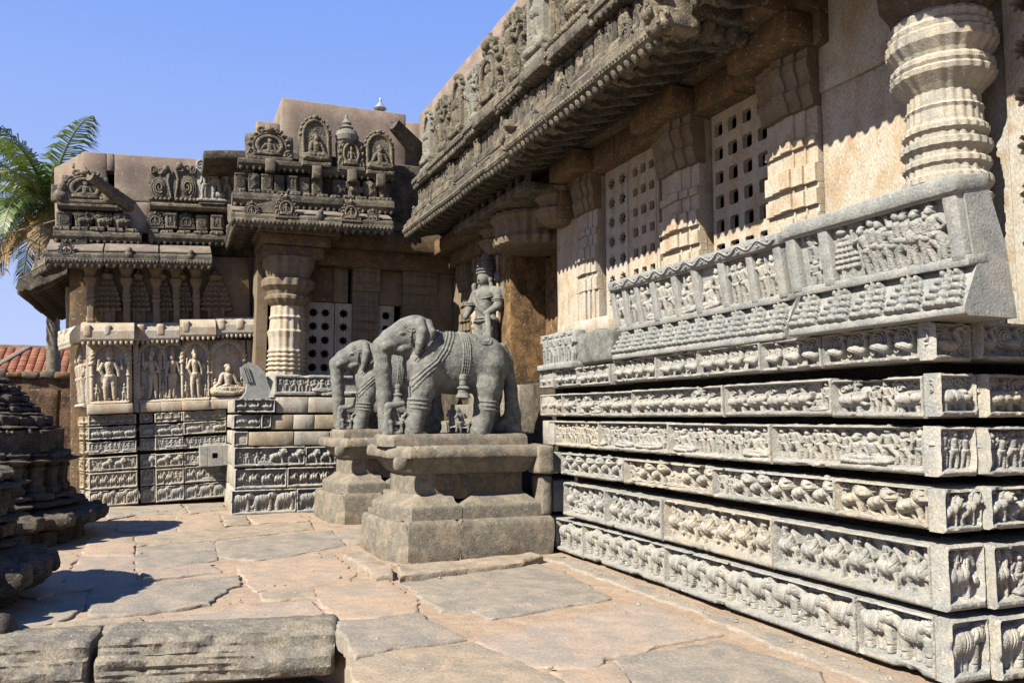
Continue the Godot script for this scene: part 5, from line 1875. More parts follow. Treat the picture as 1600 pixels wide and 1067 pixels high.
# ---------------------------------------------------------------- sloping stone seat-backs on the platform's edge
func build_seat_backs() -> void:
	var f := frame_of(Vector3(4.0, 0, 0), Vector3(0, 0, 1), Vector3(-1, 0, 0))
	seat_back(f, -7.03, -4.60, 0.0, "grey stone seat-back with six framed figure scenes and a wavy vine along its top", 6, true)
	seat_back(f * shift(0, 0.0, 0), -4.45, -3.10, 0.09, "grey stone seat-back carved with a crowd of standing musicians, nearest the camera", 0, false)
	# broken block with three figures beside the doorway
	var o := thing("carved_stone_block", "short broken grey block with carved figures lying on the platform beside the doorway", "stone block", Vector3(4.0, 2.0, -8.2))
	var xf := frame_of(Vector3.ZERO, Vector3(0, 0, 1), Vector3(-1, 0, 0))
	part(o, "block", rough(Vector3(-0.58, 0.03, -0.42), Vector3(0.95, 0.38, -0.09), 0.06, 0.045, 0.03, 2.0), M.soap, xf * Transform3D(Basis(Vector3.UP, 0.0), Vector3.ZERO))
	part(o, "base", rough(Vector3(-0.6, 0.0, -0.3), Vector3(0.3, 0.075, 0.03), 0.025, 0.04, 0.02, 2.0), M.bench, xf)
	part(o, "panel", rough(Vector3(-0.58, 0.05, -0.2), Vector3(0.22, 0.43, -0.06), 0.02, 0.04, 0.01, 2.0), M.bench, xf)
	for k in 5: carve(o, "carved_figure", "person", [1, 6, 0, 3, 2][k], 0, 0, 0, 1.0, M.bench).transform = xf * Transform3D(Basis.from_scale(Vector3(0.4, 0.35, 0.42)), Vector3(-0.5 + k * 0.16, 0.07, -0.07))


func seat_back(f: Transform3D, x0: float, x1: float, out: float, label: String, n: int, vine: bool) -> void:
	var L := x1 - x0
	var o := thing("stone_seat_back", label, "seat-back", f * Vector3((x0 + x1) * 0.5, 2.03, 0.0), "sloping seat-backs on the platform")
	var g := Transform3D(f.basis, Vector3.ZERO) * shift(-L * 0.5, 0, out)
	var m: Material = M.bench
	# lower leaning band of small towers, leaning panel above, thick rim
	var body := PackedVector2Array([Vector2(-0.02, 0.0), Vector2(0.005, 0.02), Vector2(0.0, 0.06), Vector2(-0.11, 0.29), Vector2(-0.09, 0.31), Vector2(-0.02, 0.74), Vector2(-0.2, 0.78), Vector2(-0.34, 0.40), Vector2(-0.40, 0.0)])
	part(o, "back_slab", sweep(body, 0.0, L), m, g)
	part(o, "foot_rail", rough(Vector3(0.0, -0.002, -0.3), Vector3(L, 0.055, 0.025), 0.02, 0.03, 0.014, 3.0, f * Vector3(x0, 0, 0)), m, g)
	var slope := Transform3D(Basis(Vector3(1, 0, 0), -atan2(0.11, 0.23)), Vector3(0, 0.055, 0.0))
	var nt := int(L / 0.235)
	for k in nt: carve(o, "carved_tower", "bell", k, 0, 0, 0, 1.0, m).transform = g * slope * Transform3D(Basis.from_scale(Vector3(0.25, 0.26, 0.26)), Vector3((k + 0.5) * L / nt, -0.01, -0.004))
	var lean := Transform3D(Basis(Vector3(1, 0, 0), atan2(0.07, 0.43)), Vector3(0, 0.31, -0.09))
	part(o, "rim", rough(Vector3(-0.01, 0.375, -0.2), Vector3(L + 0.01, 0.465, 0.075), 0.014, 0.03, 0.010, 3.0, f * Vector3(x0, 1, 0)), m, g * lean)
	part(o, "rim_fillet", rough(Vector3(0.0, 0.36, -0.1), Vector3(L, 0.395, 0.058), 0.01, 0.03, 0.008, 3.0, f * Vector3(x0, 2, 0)), m, g * lean)
	part(o, "panel_sill", rough(Vector3(0.0, -0.03, -0.1), Vector3(L, 0.025, 0.05), 0.01, 0.03, 0.010, 3.0, f * Vector3(x0, 4, 0)), m, g * lean)
	if vine:
		for k in 5: carve(o, "carved_vine", "vine", 0, 0, 0, 0, 1.0, m).transform = g * lean * Transform3D(Basis.from_scale(Vector3(0.115, 0.085, 0.16)), Vector3(0.1 + k * 0.46, 0.378, 0.077))
		var xs := [0.0, 0.22, 0.44, 0.72, 1.06, 1.36, 1.72, 2.06, L - 0.06]
		for k in 9:
			var a: float = minf(xs[k], L - 0.05)
			part(o, "carved_post", soft(Vector3(a - 0.03, 0.0, -0.05), Vector3(a + 0.05, 0.385, 0.055), 0.012, 0.03, 0.006, 3.0, Vector3(a, 1, 1)), m, g * lean)
			if k < 8:
				var nf := 1 if k < 2 else 2
				for i in nf: carve(o, "carved_figure", "person", rng.randi() % 24, 0, 0, 0, 1.0, M.frieze0).transform = g * lean * Transform3D(Basis(Vector3(0, 0, 1), rnd(-0.1, 0.1)) * Basis.from_scale(Vector3(rnd(0.32, 0.4) * (1.0 if rng.randf() < 0.5 else -1.0), rnd(0.30, 0.35), 0.34)), Vector3(lerpf(a + 0.05, xs[k + 1] - 0.03, (i + 0.5) / nf), 0.015, 0.0))
	else:
		for a in [0.0, 0.30, L - 0.10]: part(o, "carved_post", soft(Vector3(a, 0.0, -0.05), Vector3(a + 0.09, 0.385, 0.055), 0.012, 0.03, 0.006, 3.0, Vector3(a, 1, 1)), m, g * lean)
		carve(o, "carved_tower", "tower", 0, 0, 0, 0, 1.0, m).transform = g * lean * Transform3D(Basis.from_scale(Vector3(0.27, 0.36, 0.28)), Vector3(0.48, 0.01, 0.0))
		for k in 2: carve(o, "carved_figure", "person", k, 0, 0, 0, 1.0, m).transform = g * lean * Transform3D(Basis.from_scale(Vector3(0.3, 0.18, 0.2)), Vector3(0.2, 0.01 + k * 0.175, 0.0))
		for k in 9: carve(o, "carved_figure", "person", [1, 6, 11, 9, 4, 2, 17, 14, 12][k], 0, 0, 0, 1.0, m).transform = g * lean * Transform3D(Basis(Vector3(0, 0, 1), rnd(-0.12, 0.12)) * Basis.from_scale(Vector3(rnd(0.36, 0.46) * (1.0 if rng.randf() < 0.5 else -1.0), rnd(0.30, 0.36), 0.40)), Vector3(0.68 + k * (L - 0.82) / 9.0 + rnd(-0.02, 0.02), 0.012, 0.0))


# ---------------------------------------------------------------- elephant statues and pedestals
var ele_cache := {}


func vz(x: float, y: float, z: float) -> Vector3:
	# measured side-view coordinates to the statue's own frame
	return Vector3(x - 2.9, y - 1.29, z)


func elephant_net() -> Net:
	var n := Net.new(Vector3(-1.02, -0.06, -0.46), Vector3(1.0, 1.42, 0.46), 0.0115, 0.06)
	n.ell(vz(3.00, 2.08, 0), Vector3(0.60, 0.355, 0.285))
	n.ell(vz(3.32, 2.08, 0), Vector3(0.30, 0.33, 0.27))
	n.ell(vz(2.68, 2.08, 0), Vector3(0.27, 0.35, 0.26))
	n.cap(vz(2.70, 2.24, 0), 0.21, vz(2.52, 2.36, 0), 0.18)
	n.ell(vz(2.47, 2.37, 0), Vector3(0.22, 0.20, 0.19))
	n.ell(vz(2.53, 2.47, 0), Vector3(0.17, 0.135, 0.16))
	n.chain([[vz(2.40, 2.39, 0), 0.15], [vz(2.25, 2.31, 0), 0.125], [vz(2.145, 2.235, 0), 0.098]])
	n.chain([[vz(2.14, 2.25, 0), 0.095], [vz(2.165, 2.0, 0), 0.093], [vz(2.185, 1.7, 0), 0.088], [vz(2.20, 1.34, 0), 0.072]], 0.03)
	n.cap(vz(2.43, 2.26, 0), 0.12, vz(2.35, 2.235, 0), 0.08)
	# broken tusk ends
	for s in [-1.0, 1.0]:
		n.cap(vz(2.26, 2.26, s * 0.10), 0.045, vz(2.17, 2.235, s * 0.12), 0.05, 0.02)
		n.ell(vz(2.345, 2.385, s * 0.155), Vector3(0.042, 0.024, 0.03), 0.006)
		n.chain([[vz(2.42, 2.24, s * 0.12), 0.04], [vz(2.35, 2.21, s * 0.11), 0.045], [vz(2.28, 2.22, s * 0.09), 0.04]], 0.01)
	# near legs
	n.chain([[vz(2.64, 2.02, 0.13), 0.16], [vz(2.58, 1.78, 0.15), 0.135], [vz(2.53, 1.60, 0.16), 0.108], [vz(2.48, 1.42, 0.16), 0.098], [vz(2.465, 1.32, 0.16), 0.115]])
	n.chain([[vz(3.36, 2.02, 0.11), 0.21], [vz(3.34, 1.82, 0.14), 0.165], [vz(3.305, 1.58, 0.16), 0.118], [vz(3.27, 1.42, 0.16), 0.112], [vz(3.235, 1.32, 0.16), 0.13]])
	# far legs: fore leg bent, hind leg set back
	n.chain([[vz(2.66, 2.0, -0.13), 0.16], [vz(2.58, 1.66, -0.15), 0.125], [vz(2.66, 1.44, -0.15), 0.11], [vz(2.80, 1.36, -0.15), 0.09]])
	n.chain([[vz(3.40, 2.0, -0.11), 0.21], [vz(3.46, 1.74, -0.14), 0.15], [vz(3.48, 1.5, -0.15), 0.11], [vz(3.49, 1.34, -0.15), 0.115]])
	n.chain([[vz(3.57, 2.28, 0.0), 0.055], [vz(3.635, 2.1, 0.02), 0.065], [vz(3.665, 1.8, 0.03), 0.075], [vz(3.69, 1.5, 0.03), 0.09], [vz(3.70, 1.31, 0.03), 0.10]], 0.03)
	# support left between the hind leg and the tail
	n.cap(vz(3.62, 1.45, 0.0), 0.06, vz(3.56, 1.36, -0.05), 0.07, 0.04)
	# ears
	for s in [-1.0, 1.0]:
		n.chain([[vz(2.52, 2.51, s * 0.20), 0.055], [vz(2.53, 2.40, s * 0.25), 0.062], [vz(2.505, 2.27, s * 0.26), 0.05], [vz(2.485, 2.17, s * 0.245), 0.03]], 0.006)
		n.chain([[vz(2.615, 2.50, s * 0.19), 0.05], [vz(2.64, 2.40, s * 0.235), 0.05], [vz(2.60, 2.26, s * 0.245), 0.035]], 0.006)
		n.cap(vz(2.55, 2.515, s * 0.175), 0.055, vz(2.61, 2.50, s * 0.17), 0.045, 0.01)
	n.wear(noise3, 0.006)
	return n


func build_elephants() -> void:
	var n := elephant_net()
	var body := n.mesh()
	var orn := elephant_ornaments(n)
	var imps := small_figures()
	for k in 2:
		var at := Vector3(2.9, 1.29, -8.88) if k == 0 else Vector3(3.02, 1.29, -12.15)
		var o := thing("elephant_statue", ["grey stone elephant with bead garlands and a bell, nearer the camera beside the frieze wall", "grey stone elephant seen behind the nearer elephant's trunk, in front of the pierced windows"][k], "statue", at, "stone elephants flanking the entrance")
		part(o, "body", body, M.soap)
		for q in orn: part(o, q[0], q[1], M.soap)
		part(o, "base_slab", stone(PackedVector2Array([Vector2(-0.80, 0.12), Vector2(-0.78, -0.2), Vector2(-0.68, -0.30), Vector2(0.86, -0.30), Vector2(0.90, 0.3), Vector2(-0.64, 0.30)]), [[0.0, -0.125], [0.0, -0.06], [0.004, -0.03], [0.02, 0.0]], 0.06, 0.008, 0.012), M.soap_base)
		part(o, "trampled_figures", imps[0], M.soap, shift(-0.60, 0.0, 0.13))
		part(o, "trampled_figures", imps[1], M.soap, shift(0.06, 0.0, 0.10))
	pedestal(Vector3(0, 0, 0), ["stepped grey stone pedestal under the nearer elephant, joined to the frieze wall", "stepped grey stone pedestal under the elephant behind"][0])
	pedestal(Vector3(0.0, 0, -3.27), "stepped grey stone pedestal carrying the elephant farther back")


func elephant_ornaments(n: Net) -> Array:
	var out := []
	# bead garland: two rows of links following the flank
	var P := [Vector2(2.92, 2.44), Vector2(2.87, 2.34), Vector2(2.80, 2.20), Vector2(2.70, 2.07), Vector2(2.58, 1.97), Vector2(2.48, 1.86), Vector2(2.415, 1.78)]
	var garland := newst()
	for row in 3:
		var pts := along_surface(n, P, row * 0.034 - 0.034, 60)
		var rr := PackedFloat32Array()
		for i in pts.size(): rr.append((0.024 if row == 1 else 0.018) * (1.0 if i % 2 == 0 else 0.55))
		tube(garland, pts, rr, 7)
	out.append(["bead_garland", done(garland)])
	var Pn := [Vector2(2.77, 2.43), Vector2(2.68, 2.34), Vector2(2.60, 2.25), Vector2(2.53, 2.17), Vector2(2.47, 2.09)]
	var neck := newst()
	for row in 2:
		var pts := along_surface(n, Pn, row * 0.03, 30)
		var rr := PackedFloat32Array()
		for i in pts.size(): rr.append(0.018 * (1.0 if i % 2 == 0 else 0.6))
		tube(neck, pts, rr, 7)
	out.append(["neck_chain", done(neck)])
	# ropes that carry the bell
	var rope := newst()
	for row in 4:
		var pts := along_surface(n, [Vector2(3.055, 2.43), Vector2(3.05, 2.25), Vector2(3.035, 2.05), Vector2(3.015, 1.90)], (row - 1.5) * 0.025, 30)
		var rr := PackedFloat32Array()
		for i in pts.size(): rr.append(0.017 if i % 2 == 0 else 0.012)
		tube(rope, pts, rr, 7)
	out.append(["girth_rope", done(rope)])
	var z := n.front(0.115, 0.63)
	var bell := shaft([[0.035, 0.26], [0.05, 0.24], [0.05, 0.20], [0.04, 0.19], [0.045, 0.14], [0.038, 0.13], [0.06, 0.115], [0.075, 0.10], [0.055, 0.085], [0.06, 0.05], [0.078, 0.015], [0.085, 0.0], [0.03, -0.015], [0.028, -0.03]], 24)
	var bm := join([[bell, shift(0.11, 0.40, z - 0.01)]])
	out.append(["bell", bm])
	# anklets
	for q in [[2.535, 1.615, 0.16, 0.118, -0.28], [3.315, 1.60, 0.16, 0.128, -0.2]]:
		var st := newst()
		for row in 3:
			var pts := PackedVector3Array()
			var rr := PackedFloat32Array()
			for i in 41:
				var a := TAU * i / 40.0
				var c := vz(q[0], q[1] - 0.045 + row * 0.045, q[2])
				pts.append(c + Vector3(cos(a) * q[3], cos(a) * q[3] * q[4] * 0.3, sin(a) * q[3]))
				rr.append((0.017 if row != 1 else 0.023) * (1.0 if row != 1 or i % 2 == 0 else 0.55))
			tube(st, pts, rr, 6)
		out.append(["anklet", done(st)])
	# head band and the hanging strands before the ear
	var band := newst()
	for q in [[[Vector2(2.315, 2.50), Vector2(2.36, 2.43), Vector2(2.425, 2.40), Vector2(2.465, 2.41)], 0.0], [[Vector2(2.315, 2.50), Vector2(2.36, 2.43), Vector2(2.425, 2.40), Vector2(2.465, 2.41)], 0.03], [[Vector2(2.43, 2.42), Vector2(2.425, 2.34), Vector2(2.435, 2.27)], 0.0]]:
		var pts := along_surface(n, q[0], q[1], 22)
		var rr := PackedFloat32Array()
		for i in pts.size(): rr.append(0.018 if i % 2 == 0 else 0.011)
		tube(band, pts, rr, 6)
	out.append(["head_band", done(band)])
	# tassel ornament on the rump
	var cr := newst()
	for row in 2:
		var pts := along_surface(n, [Vector2(3.12, 2.40), Vector2(3.18, 2.32), Vector2(3.26, 2.29), Vector2(3.34, 2.29), Vector2(3.37, 2.33)], row * 0.028, 26)
		var rr := PackedFloat32Array()
		for i in pts.size(): rr.append(0.022 if i % 2 == 0 else 0.012)
		tube(cr, pts, rr, 6)
	out.append(["rump_garland", done(cr)])
	return out


func along_surface(n: Net, P: Array, side: float, count: int) -> PackedVector3Array:
	# points on the statue's near flank below a side-view polyline, moved sideways by `side`
	var L := 0.0
	for i in P.size() - 1: L += (P[i] as Vector2).distance_to(P[i + 1])
	var out := PackedVector3Array()
	for k in count + 1:
		var d := L * k / count
		var i := 0
		while i < P.size() - 2 and d > (P[i] as Vector2).distance_to(P[i + 1]):
			d -= (P[i] as Vector2).distance_to(P[i + 1])
			i += 1
		var a: Vector2 = P[i]
		var b: Vector2 = P[i + 1]
		var t := (b - a).normalized()
		var q := a + t * d + Vector2(-t.y, t.x) * side
		q.y = minf(q.y, 2.62)
		var z := -9.0
		var yy := q.y
		while z < -8.0 and yy > 1.3:
			z = n.front(q.x - 2.9, yy - 1.29)
			if z < -8.0: yy -= 0.006
		out.append(Vector3(q.x - 2.9, yy - 1.29, z - 0.001))
	return out


func body_chain(n: Net, hip: Vector3, h: float, lean: Vector3) -> void:
	# a small crouching figure: torso, head, bent limbs
	var ch := hip + lean * h * 0.45
	n.chain([[hip, 0.12 * h], [ch, 0.13 * h]])
	n.ell(ch + lean * h * 0.22, Vector3(0.1, 0.12, 0.1) * h)
	n.cap(ch + lean * h * 0.1, 0.06 * h, ch + lean * h * 0.2, 0.06 * h)
	for s in [-1.0, 1.0]:
		n.chain([[hip + Vector3(s * 0.1 * h, 0, 0), 0.085 * h], [hip + Vector3(s * 0.2 * h, 0.06 * h, 0.22 * h), 0.07 * h], [hip + Vector3(s * 0.16 * h, -0.3 * h, 0.2 * h), 0.055 * h]])
		n.chain([[ch + Vector3(s * 0.14 * h, 0.04 * h, 0), 0.06 * h], [ch + Vector3(s * 0.24 * h, -0.12 * h, 0.1 * h), 0.05 * h], [ch + Vector3(s * 0.12 * h, 0.06 * h, 0.2 * h), 0.045 * h]])


func small_figures() -> Array:
	var out := []
	var n := Net.new(Vector3(-0.18, -0.03, -0.18), Vector3(0.2, 0.38, 0.2), 0.009, 0.02)
	body_chain(n, Vector3(-0.02, 0.11, -0.02), 0.30, Vector3(-0.2, 0.97, 0.0).normalized())
	body_chain(n, Vector3(0.08, 0.10, 0.02), 0.26, Vector3(0.25, 0.95, 0.1).normalized())
	n.cap(Vector3(-0.12, 0.0, 0.0), 0.05, Vector3(-0.1, 0.3, 0.0), 0.045)
	n.cap(Vector3(-0.1, 0.3, 0.0), 0.045, Vector3(0.05, 0.33, 0.02), 0.035)
	n.cap(Vector3(-0.1, 0.01, 0.0), 0.05, Vector3(0.12, 0.01, 0.0), 0.05)
	n.wear(noise3, 0.006)
	out.append(n.mesh())
	n = Net.new(Vector3(-0.22, -0.03, -0.18), Vector3(0.24, 0.38, 0.2), 0.009, 0.02)
	body_chain(n, Vector3(-0.04, 0.11, 0.0), 0.28, Vector3(0.1, 0.98, 0.0).normalized())
	body_chain(n, Vector3(0.09, 0.10, 0.03), 0.26, Vector3(-0.35, 0.9, 0.1).normalized())
	n.cap(Vector3(0.02, 0.0, -0.1), 0.07, Vector3(0.16, 0.0, -0.06), 0.06)
	n.wear(noise3, 0.006)
	out.append(n.mesh())
	return out


func pedestal(off: Vector3, label: String) -> void:
	var base := PackedVector2Array([Vector2(2.09, 9.5), Vector2(2.09, 9.25), Vector2(2.13, 8.66), Vector2(2.31, 8.30), Vector2(2.86, 8.28), Vector2(3.95, 8.28), Vector2(3.95, 9.5)])
	var o := thing("stone_pedestal", label, "pedestal", Vector3(2.9, 0, -8.9) + off, "elephant pedestals")
	var loc := PackedVector2Array()
	for p in base: loc.append(Vector2(p.x - 2.9, p.y - 8.9))
	loc = ccw(loc)
	# plinth stones, three of them
	var cuts := [[-2.0, -0.60], [-0.596, -0.045], [-0.041, 2.0]]
	for c in cuts:
		var r := PackedVector2Array([Vector2(c[0], -2), Vector2(c[1], -2), Vector2(c[1], 2), Vector2(c[0], 2)])
		for q in Geometry2D.intersect_polygons(loc, r): part(o, "plinth_stone", stone(q, [[0.02, -0.05], [0.0, 0.03], [0.0, 0.13], [0.0, 0.23], [0.0, 0.33], [0.005, 0.37], [0.03, 0.40]], 0.05, 0.012, 0.012), M.soap_base)
	# second course: low fascia and a slope
	var second := inset(loc, 0.10)
	for c in [[-2.0, 0.02], [0.026, 2.0]]:
		var r := PackedVector2Array([Vector2(c[0], -2), Vector2(c[1], -2), Vector2(c[1], 2), Vector2(c[0], 2)])
		for q in Geometry2D.intersect_polygons(second, r): part(o, "moulded_course", stone(q, [[0.0, 0.395], [0.0, 0.45], [0.0, 0.51], [0.004, 0.535], [0.02, 0.55], [0.06, 0.575], [0.10, 0.60], [0.16, 0.645], [0.18, 0.66]], 0.05, 0.008, 0.008), M.soap_base)
	# neck, split by joints
	var neck := inset(loc, 0.27)
	for c in [[-2.0, -0.22], [-0.215, 2.0]]:
		var r := PackedVector2Array([Vector2(c[0], -2), Vector2(c[1], -2), Vector2(c[1], 2), Vector2(c[0], 2)])
		for q in Geometry2D.intersect_polygons(neck, r): part(o, "neck_stone", stone(q, [[0.0, 0.6], [0.0, 0.68], [0.0, 0.78], [0.0, 0.9]], 0.06, 0.006, 0.006), M.base_dark if c[0] > -1.0 else M.soap_base)
	# cornice: flaring underside and a thick fascia of several stones
	part(o, "cornice", stone(inset(loc, 0.06), [[0.19, 0.87], [0.15, 0.90], [0.10, 0.97], [0.055, 1.03], [0.05, 1.05]], 0.06, 0.006, 0.006), M.soap_base)
	for c in [[-2.0, -0.50], [-0.495, -0.30], [-0.294, 2.0]]:
		var r := PackedVector2Array([Vector2(c[0], -2), Vector2(c[1], -2), Vector2(c[1], 2), Vector2(c[0], 2)])
		for q in Geometry2D.intersect_polygons(inset(loc, 0.04), r): part(o, "cornice_stone", stone(q, [[0.01, 1.045], [0.0, 1.06], [0.0, 1.10], [0.004, 1.14], [0.03, 1.17]], 0.05, 0.01, 0.01), M.soap_base)
	# worn lion-head knobs hanging at the corner and a square pier by the wall
	part(o, "corner_knob", rough(Vector3(-0.05, 0.0, -0.05), Vector3(0.08, 0.13, 0.05), 0.03, 0.025, 0.02, 5.0), M.soap_base, shift(-0.66, 0.92, 0.45))
	part(o, "wall_pier", rough(Vector3(0.86, 0.85, 0.30), Vector3(1.06, 1.16, 0.62), 0.03, 0.035, 0.02, 4.0), M.soap_base)
	part(o, "wall_pier", rough(Vector3(0.93, 0.40, 0.25), Vector3(1.06, 0.83, 0.56), 0.03, 0.04, 0.012, 4.0), M.soap_base)


# ---------------------------------------------------------------- central bay facing the court
func build_bay() -> void:
	var t := thing("temple_bay", "recessed temple bay with a round ringed column, star-pierced window and plastered block on its roof", "temple", Vector3.ZERO)
	var fz := friezes3()
	var f := frame_of(Vector3(0, 0, -13.3), Vector3(1, 0, 0), Vector3(0, 0, 1))
	frieze(t, f * shift(0, 0, 0.04), [0.93, 1.9, 2.9, 4.1], -0.02, 0.36, "elephant", fz)
	frieze(t, f, [0.97, 1.75, 2.6, 4.1], 0.37, 0.68, "horse", fz, 0.8)
	frieze(t, f, [0.95, 2.02, 2.7, 4.1], 0.70, 1.0, "lion", fz)
	frieze(t, f * shift(0, 0, -0.02), [0.94, 1.16], 1.02, 1.24, "person", fz)
	frieze(t, f * shift(0, 0, -0.02), [0.93, 1.34, 1.5], 1.285, 1.5, "makara", [M.frieze2])
	frieze(t, f, [0.93, 1.55], 1.53, 1.74, "swan", [M.frieze2])
	ashlar(t, f * shift(0, 0, -0.03), 1.16, 4.1, 1.02, 1.24, 0.62, [M.frieze1, M.frieze_warm])
	ashlar(t, f * shift(0, 0, -0.05), 1.5, 4.1, 1.27, 1.5, 0.45, [M.frieze1, M.frieze_warm, M.warm0])
	ashlar(t, f * shift(0, 0, -0.05), 1.56, 4.1, 1.53, 1.78, 0.6, [M.frieze1, M.warm0])
	# loose-set carved block and plain stones on the platform
	var b := part(t, "carved_block", panel_block(0.95, 0.33, 0.5, 0.04, 0.04, 0.05, 0.06, 0.05, Vector3(4, 4, 4)), M.frieze2, f * shift(1.52, 1.80, -0.04))
	fill_frieze(b, 0.95, 0.33, 0.04, 0.06, 0.05, 0.05, "person", M.frieze2, 1.0)
	part(t, "carved_block", panel_block(1.0, 0.33, 0.5, 0.04, 0.04, 0.05, 0.06, 0.05, Vector3(9, 4, 4)), M.frieze2, f * shift(2.50, 1.80, -0.06))
	# side of the platform that faces left
	var s := frame_of(Vector3(0.95, 0, 0), Vector3(0, 0, 1), Vector3(-1, 0, 0))
	for c in [[-0.02, 0.36], [0.37, 0.68], [0.70, 1.0], [1.02, 1.24], [1.285, 1.5], [1.53, 1.74]]:
		ashlar(t, s * shift(0, 0, -0.02), -15.4, -13.36, c[0], c[1], 0.8, [M.frieze1, M.warm0])
	part(t, "core_masonry", cblock(Vector3(1.15, 0.0, -15.2), Vector3(4.3, 1.8, -13.55), 0.02), M.core)
	# wall and column; darker stone colour deepens the shade here
	var w := frame_of(Vector3(0, 0, -14.55), Vector3(1, 0, 0), Vector3(0, 0, 1))
	part(t, "wall_slab", cblock(Vector3(1.6, 1.8, -15.2), Vector3(4.84, 2.15, -14.58), 0.02), M.warm0)
	part(t, "pierced_window", lattice(0.52, 1.32, 0.06, 2, 5, 0.085, true, 0.05, 0.06), M.warm0, w * shift(2.14, 2.14, 0.0))
	var sl := part(t, "pierced_window", lattice(0.30, 1.32, 0.06, 1, 5, 0.085, true, 0.04, 0.06), M.warm0, w * shift(2.67, 2.14, 0.02))
	sl.set_meta("label", "narrow slab pierced by one row of star-shaped holes")
	pilaster(t, w, 3.2, 0.46, 2.1, 4.1, 0.12, M.capital)
	part(t, "pierced_window", lattice(0.30, 1.32, 0.06, 1, 5, 0.085, true, 0.04, 0.06), M.warm0, w * shift(3.44, 2.14, 0.0))
	ashlar(t, w, 2.14, 2.9, 3.47, 4.1, 0.5, [M.capital, M.umber0])
	ashlar(t, w, 3.44, 3.9, 3.47, 4.1, 0.5, [M.capital, M.umber0])
	pilaster(t, w, 4.2, 0.62, 2.1, 4.1, 0.1, M.capital)
	part(t, "wall_slab", cblock(Vector3(4.5, 2.0, -15.2), Vector3(4.84, 4.5, -14.5), 0.01), M.capital)
	part(t, "inner_wall", cblock(Vector3(1.56, 1.8, -16.3), Vector3(4.94, 5.0, -16.0), 0.01), M.unlit_black)
	part(t, "inner_wall", cblock(Vector3(4.66, 1.8, -15.99), Vector3(4.94, 5.0, -15.0), 0.01), M.unlit_black)
	part(t, "inner_floor", cblock(Vector3(1.56, 1.82, -15.98), Vector3(4.64, 2.12, -15.22), 0.01), M.unlit_black)
	part(t, "side_wall", cblock(Vector3(1.35, 1.7, -16.0), Vector3(1.55, 4.9, -14.75), 0.01), M.capital)
	var col := Node3D.new()
	col.name = "round_column"
	t.add_child(col)
	col.position = Vector3(1.82, 1.78, -14.25)
	part(col, "base", shaft([[0.36, 0.0], [0.36, 0.2], [0.33, 0.24], [0.33, 0.42]], 48, 0.06, 16), M.warm1)
	var pr := [[0.31, 0.40]]
	for k in 5:
		pr.append([0.30, 0.44 + k * 0.075])
		pr.append([0.335 - k * 0.004, 0.465 + k * 0.075])
		pr.append([0.335 - k * 0.004, 0.485 + k * 0.075])
		pr.append([0.30, 0.505 + k * 0.075])
	pr.append_array([[0.295, 0.84], [0.31, 1.0], [0.335, 1.10], [0.30, 1.14], [0.285, 1.3], [0.31, 1.34], [0.285, 1.38], [0.28, 1.55]])
	part(col, "shaft", shaft(pr, 96, 0.07, 16), M.warm1)
	part(col, "lower_disc", shaft([[0.28, 1.53], [0.33, 1.58], [0.38, 1.64], [0.385, 1.69], [0.34, 1.72]], 128, 0.06, 16), M.capital)
	part(col, "upper_disc", shaft([[0.33, 1.70], [0.36, 1.78], [0.44, 1.86], [0.45, 1.96], [0.40, 2.0]], 128, 0.06, 16), M.capital)
	part(col, "capital", shaft([[0.36, 1.98], [0.40, 2.12], [0.46, 2.22], [0.46, 2.34]], 96, 0.06, 16, 0.5), M.capital)
	# stepped brackets and beams
	for q in [[1.36, 2.35, 4.10, 4.30, -13.88], [1.30, 2.45, 4.30, 4.48, -13.80], [1.24, 2.60, 4.48, 4.72, -13.72]]:
		part(t, "bracket_block", rough(Vector3(q[0], q[2], -14.9), Vector3(q[1], q[3] - 0.004, q[4]), 0.015, 0.12, 0.008, 2.0), M.umber0)
	part(t, "beam", rough(Vector3(2.1, 4.10, -14.9), Vector3(4.84, 4.40, -14.32), 0.02, 0.14, 0.012, 2.0), M.umber0)
	part(t, "beam", rough(Vector3(2.4, 4.40, -14.9), Vector3(4.84, 4.74, -14.1), 0.02, 0.14, 0.012, 2.0), M.umber1)
	# eave, and its return along the left side
	var d := [M.dark0, M.dark1, M.dark2]
	eave(t, frame_of(Vector3(0, 0, -14.4), Vector3(1, 0.035, 0), Vector3(0, 0, 1)), 0.98, 3.60, 0.92, 4.53, 0.42, d, 0.11, 1.0)
	for q in [[1.83, 0.36], [2.88, 0.34]]: carve(t, "edge_arch", "arch", 1, 0, 0, 0, 1.0, M.dark1).transform = frame_of(Vector3(0, 0, -13.5), Vector3(1, 0.035, 0), Vector3(0, 0, 1)) * Transform3D(Basis.from_scale(Vector3(q[1] * 0.9, q[1], q[1])), Vector3(q[0], 4.60, -0.01))
	eave(t, frame_of(Vector3(1.65, 0, 0), Vector3(0, 0, 1), Vector3(-1, 0, 0)), -16.2, -13.55, 0.82, 4.53, 0.42, d, 0.11, 1.0)
	part(t, "roof_slab", cblock(Vector3(1.5, 4.76, -16.5), Vector3(4.9, 5.05, -14.2), 0.02), M.dark0)
	# parapet rows, climbing slightly to the right
	var p := frame_of(Vector3(0, -0.06, -13.95), Vector3(1, 0.04, 0), Vector3(0, 0, 1))
	part(t, "parapet_core", cblock(Vector3(1.3, 4.9, -14.6), Vector3(4.4, 6.0, -14.2), 0.02), M.dark2)
	moulding(t, p, 1.05, 3.75, 4.93, 0.2, 0.1, d)
	carved_row(t, p, 1.08, 3.75, 5.13, 0.07, 0.06, d, 0.22, ["crest"], "small_crest")
	carved_row(t, p, 1.10, 2.55, 5.2, 0.30, -0.04, d, 0.2, ["pilaster"])
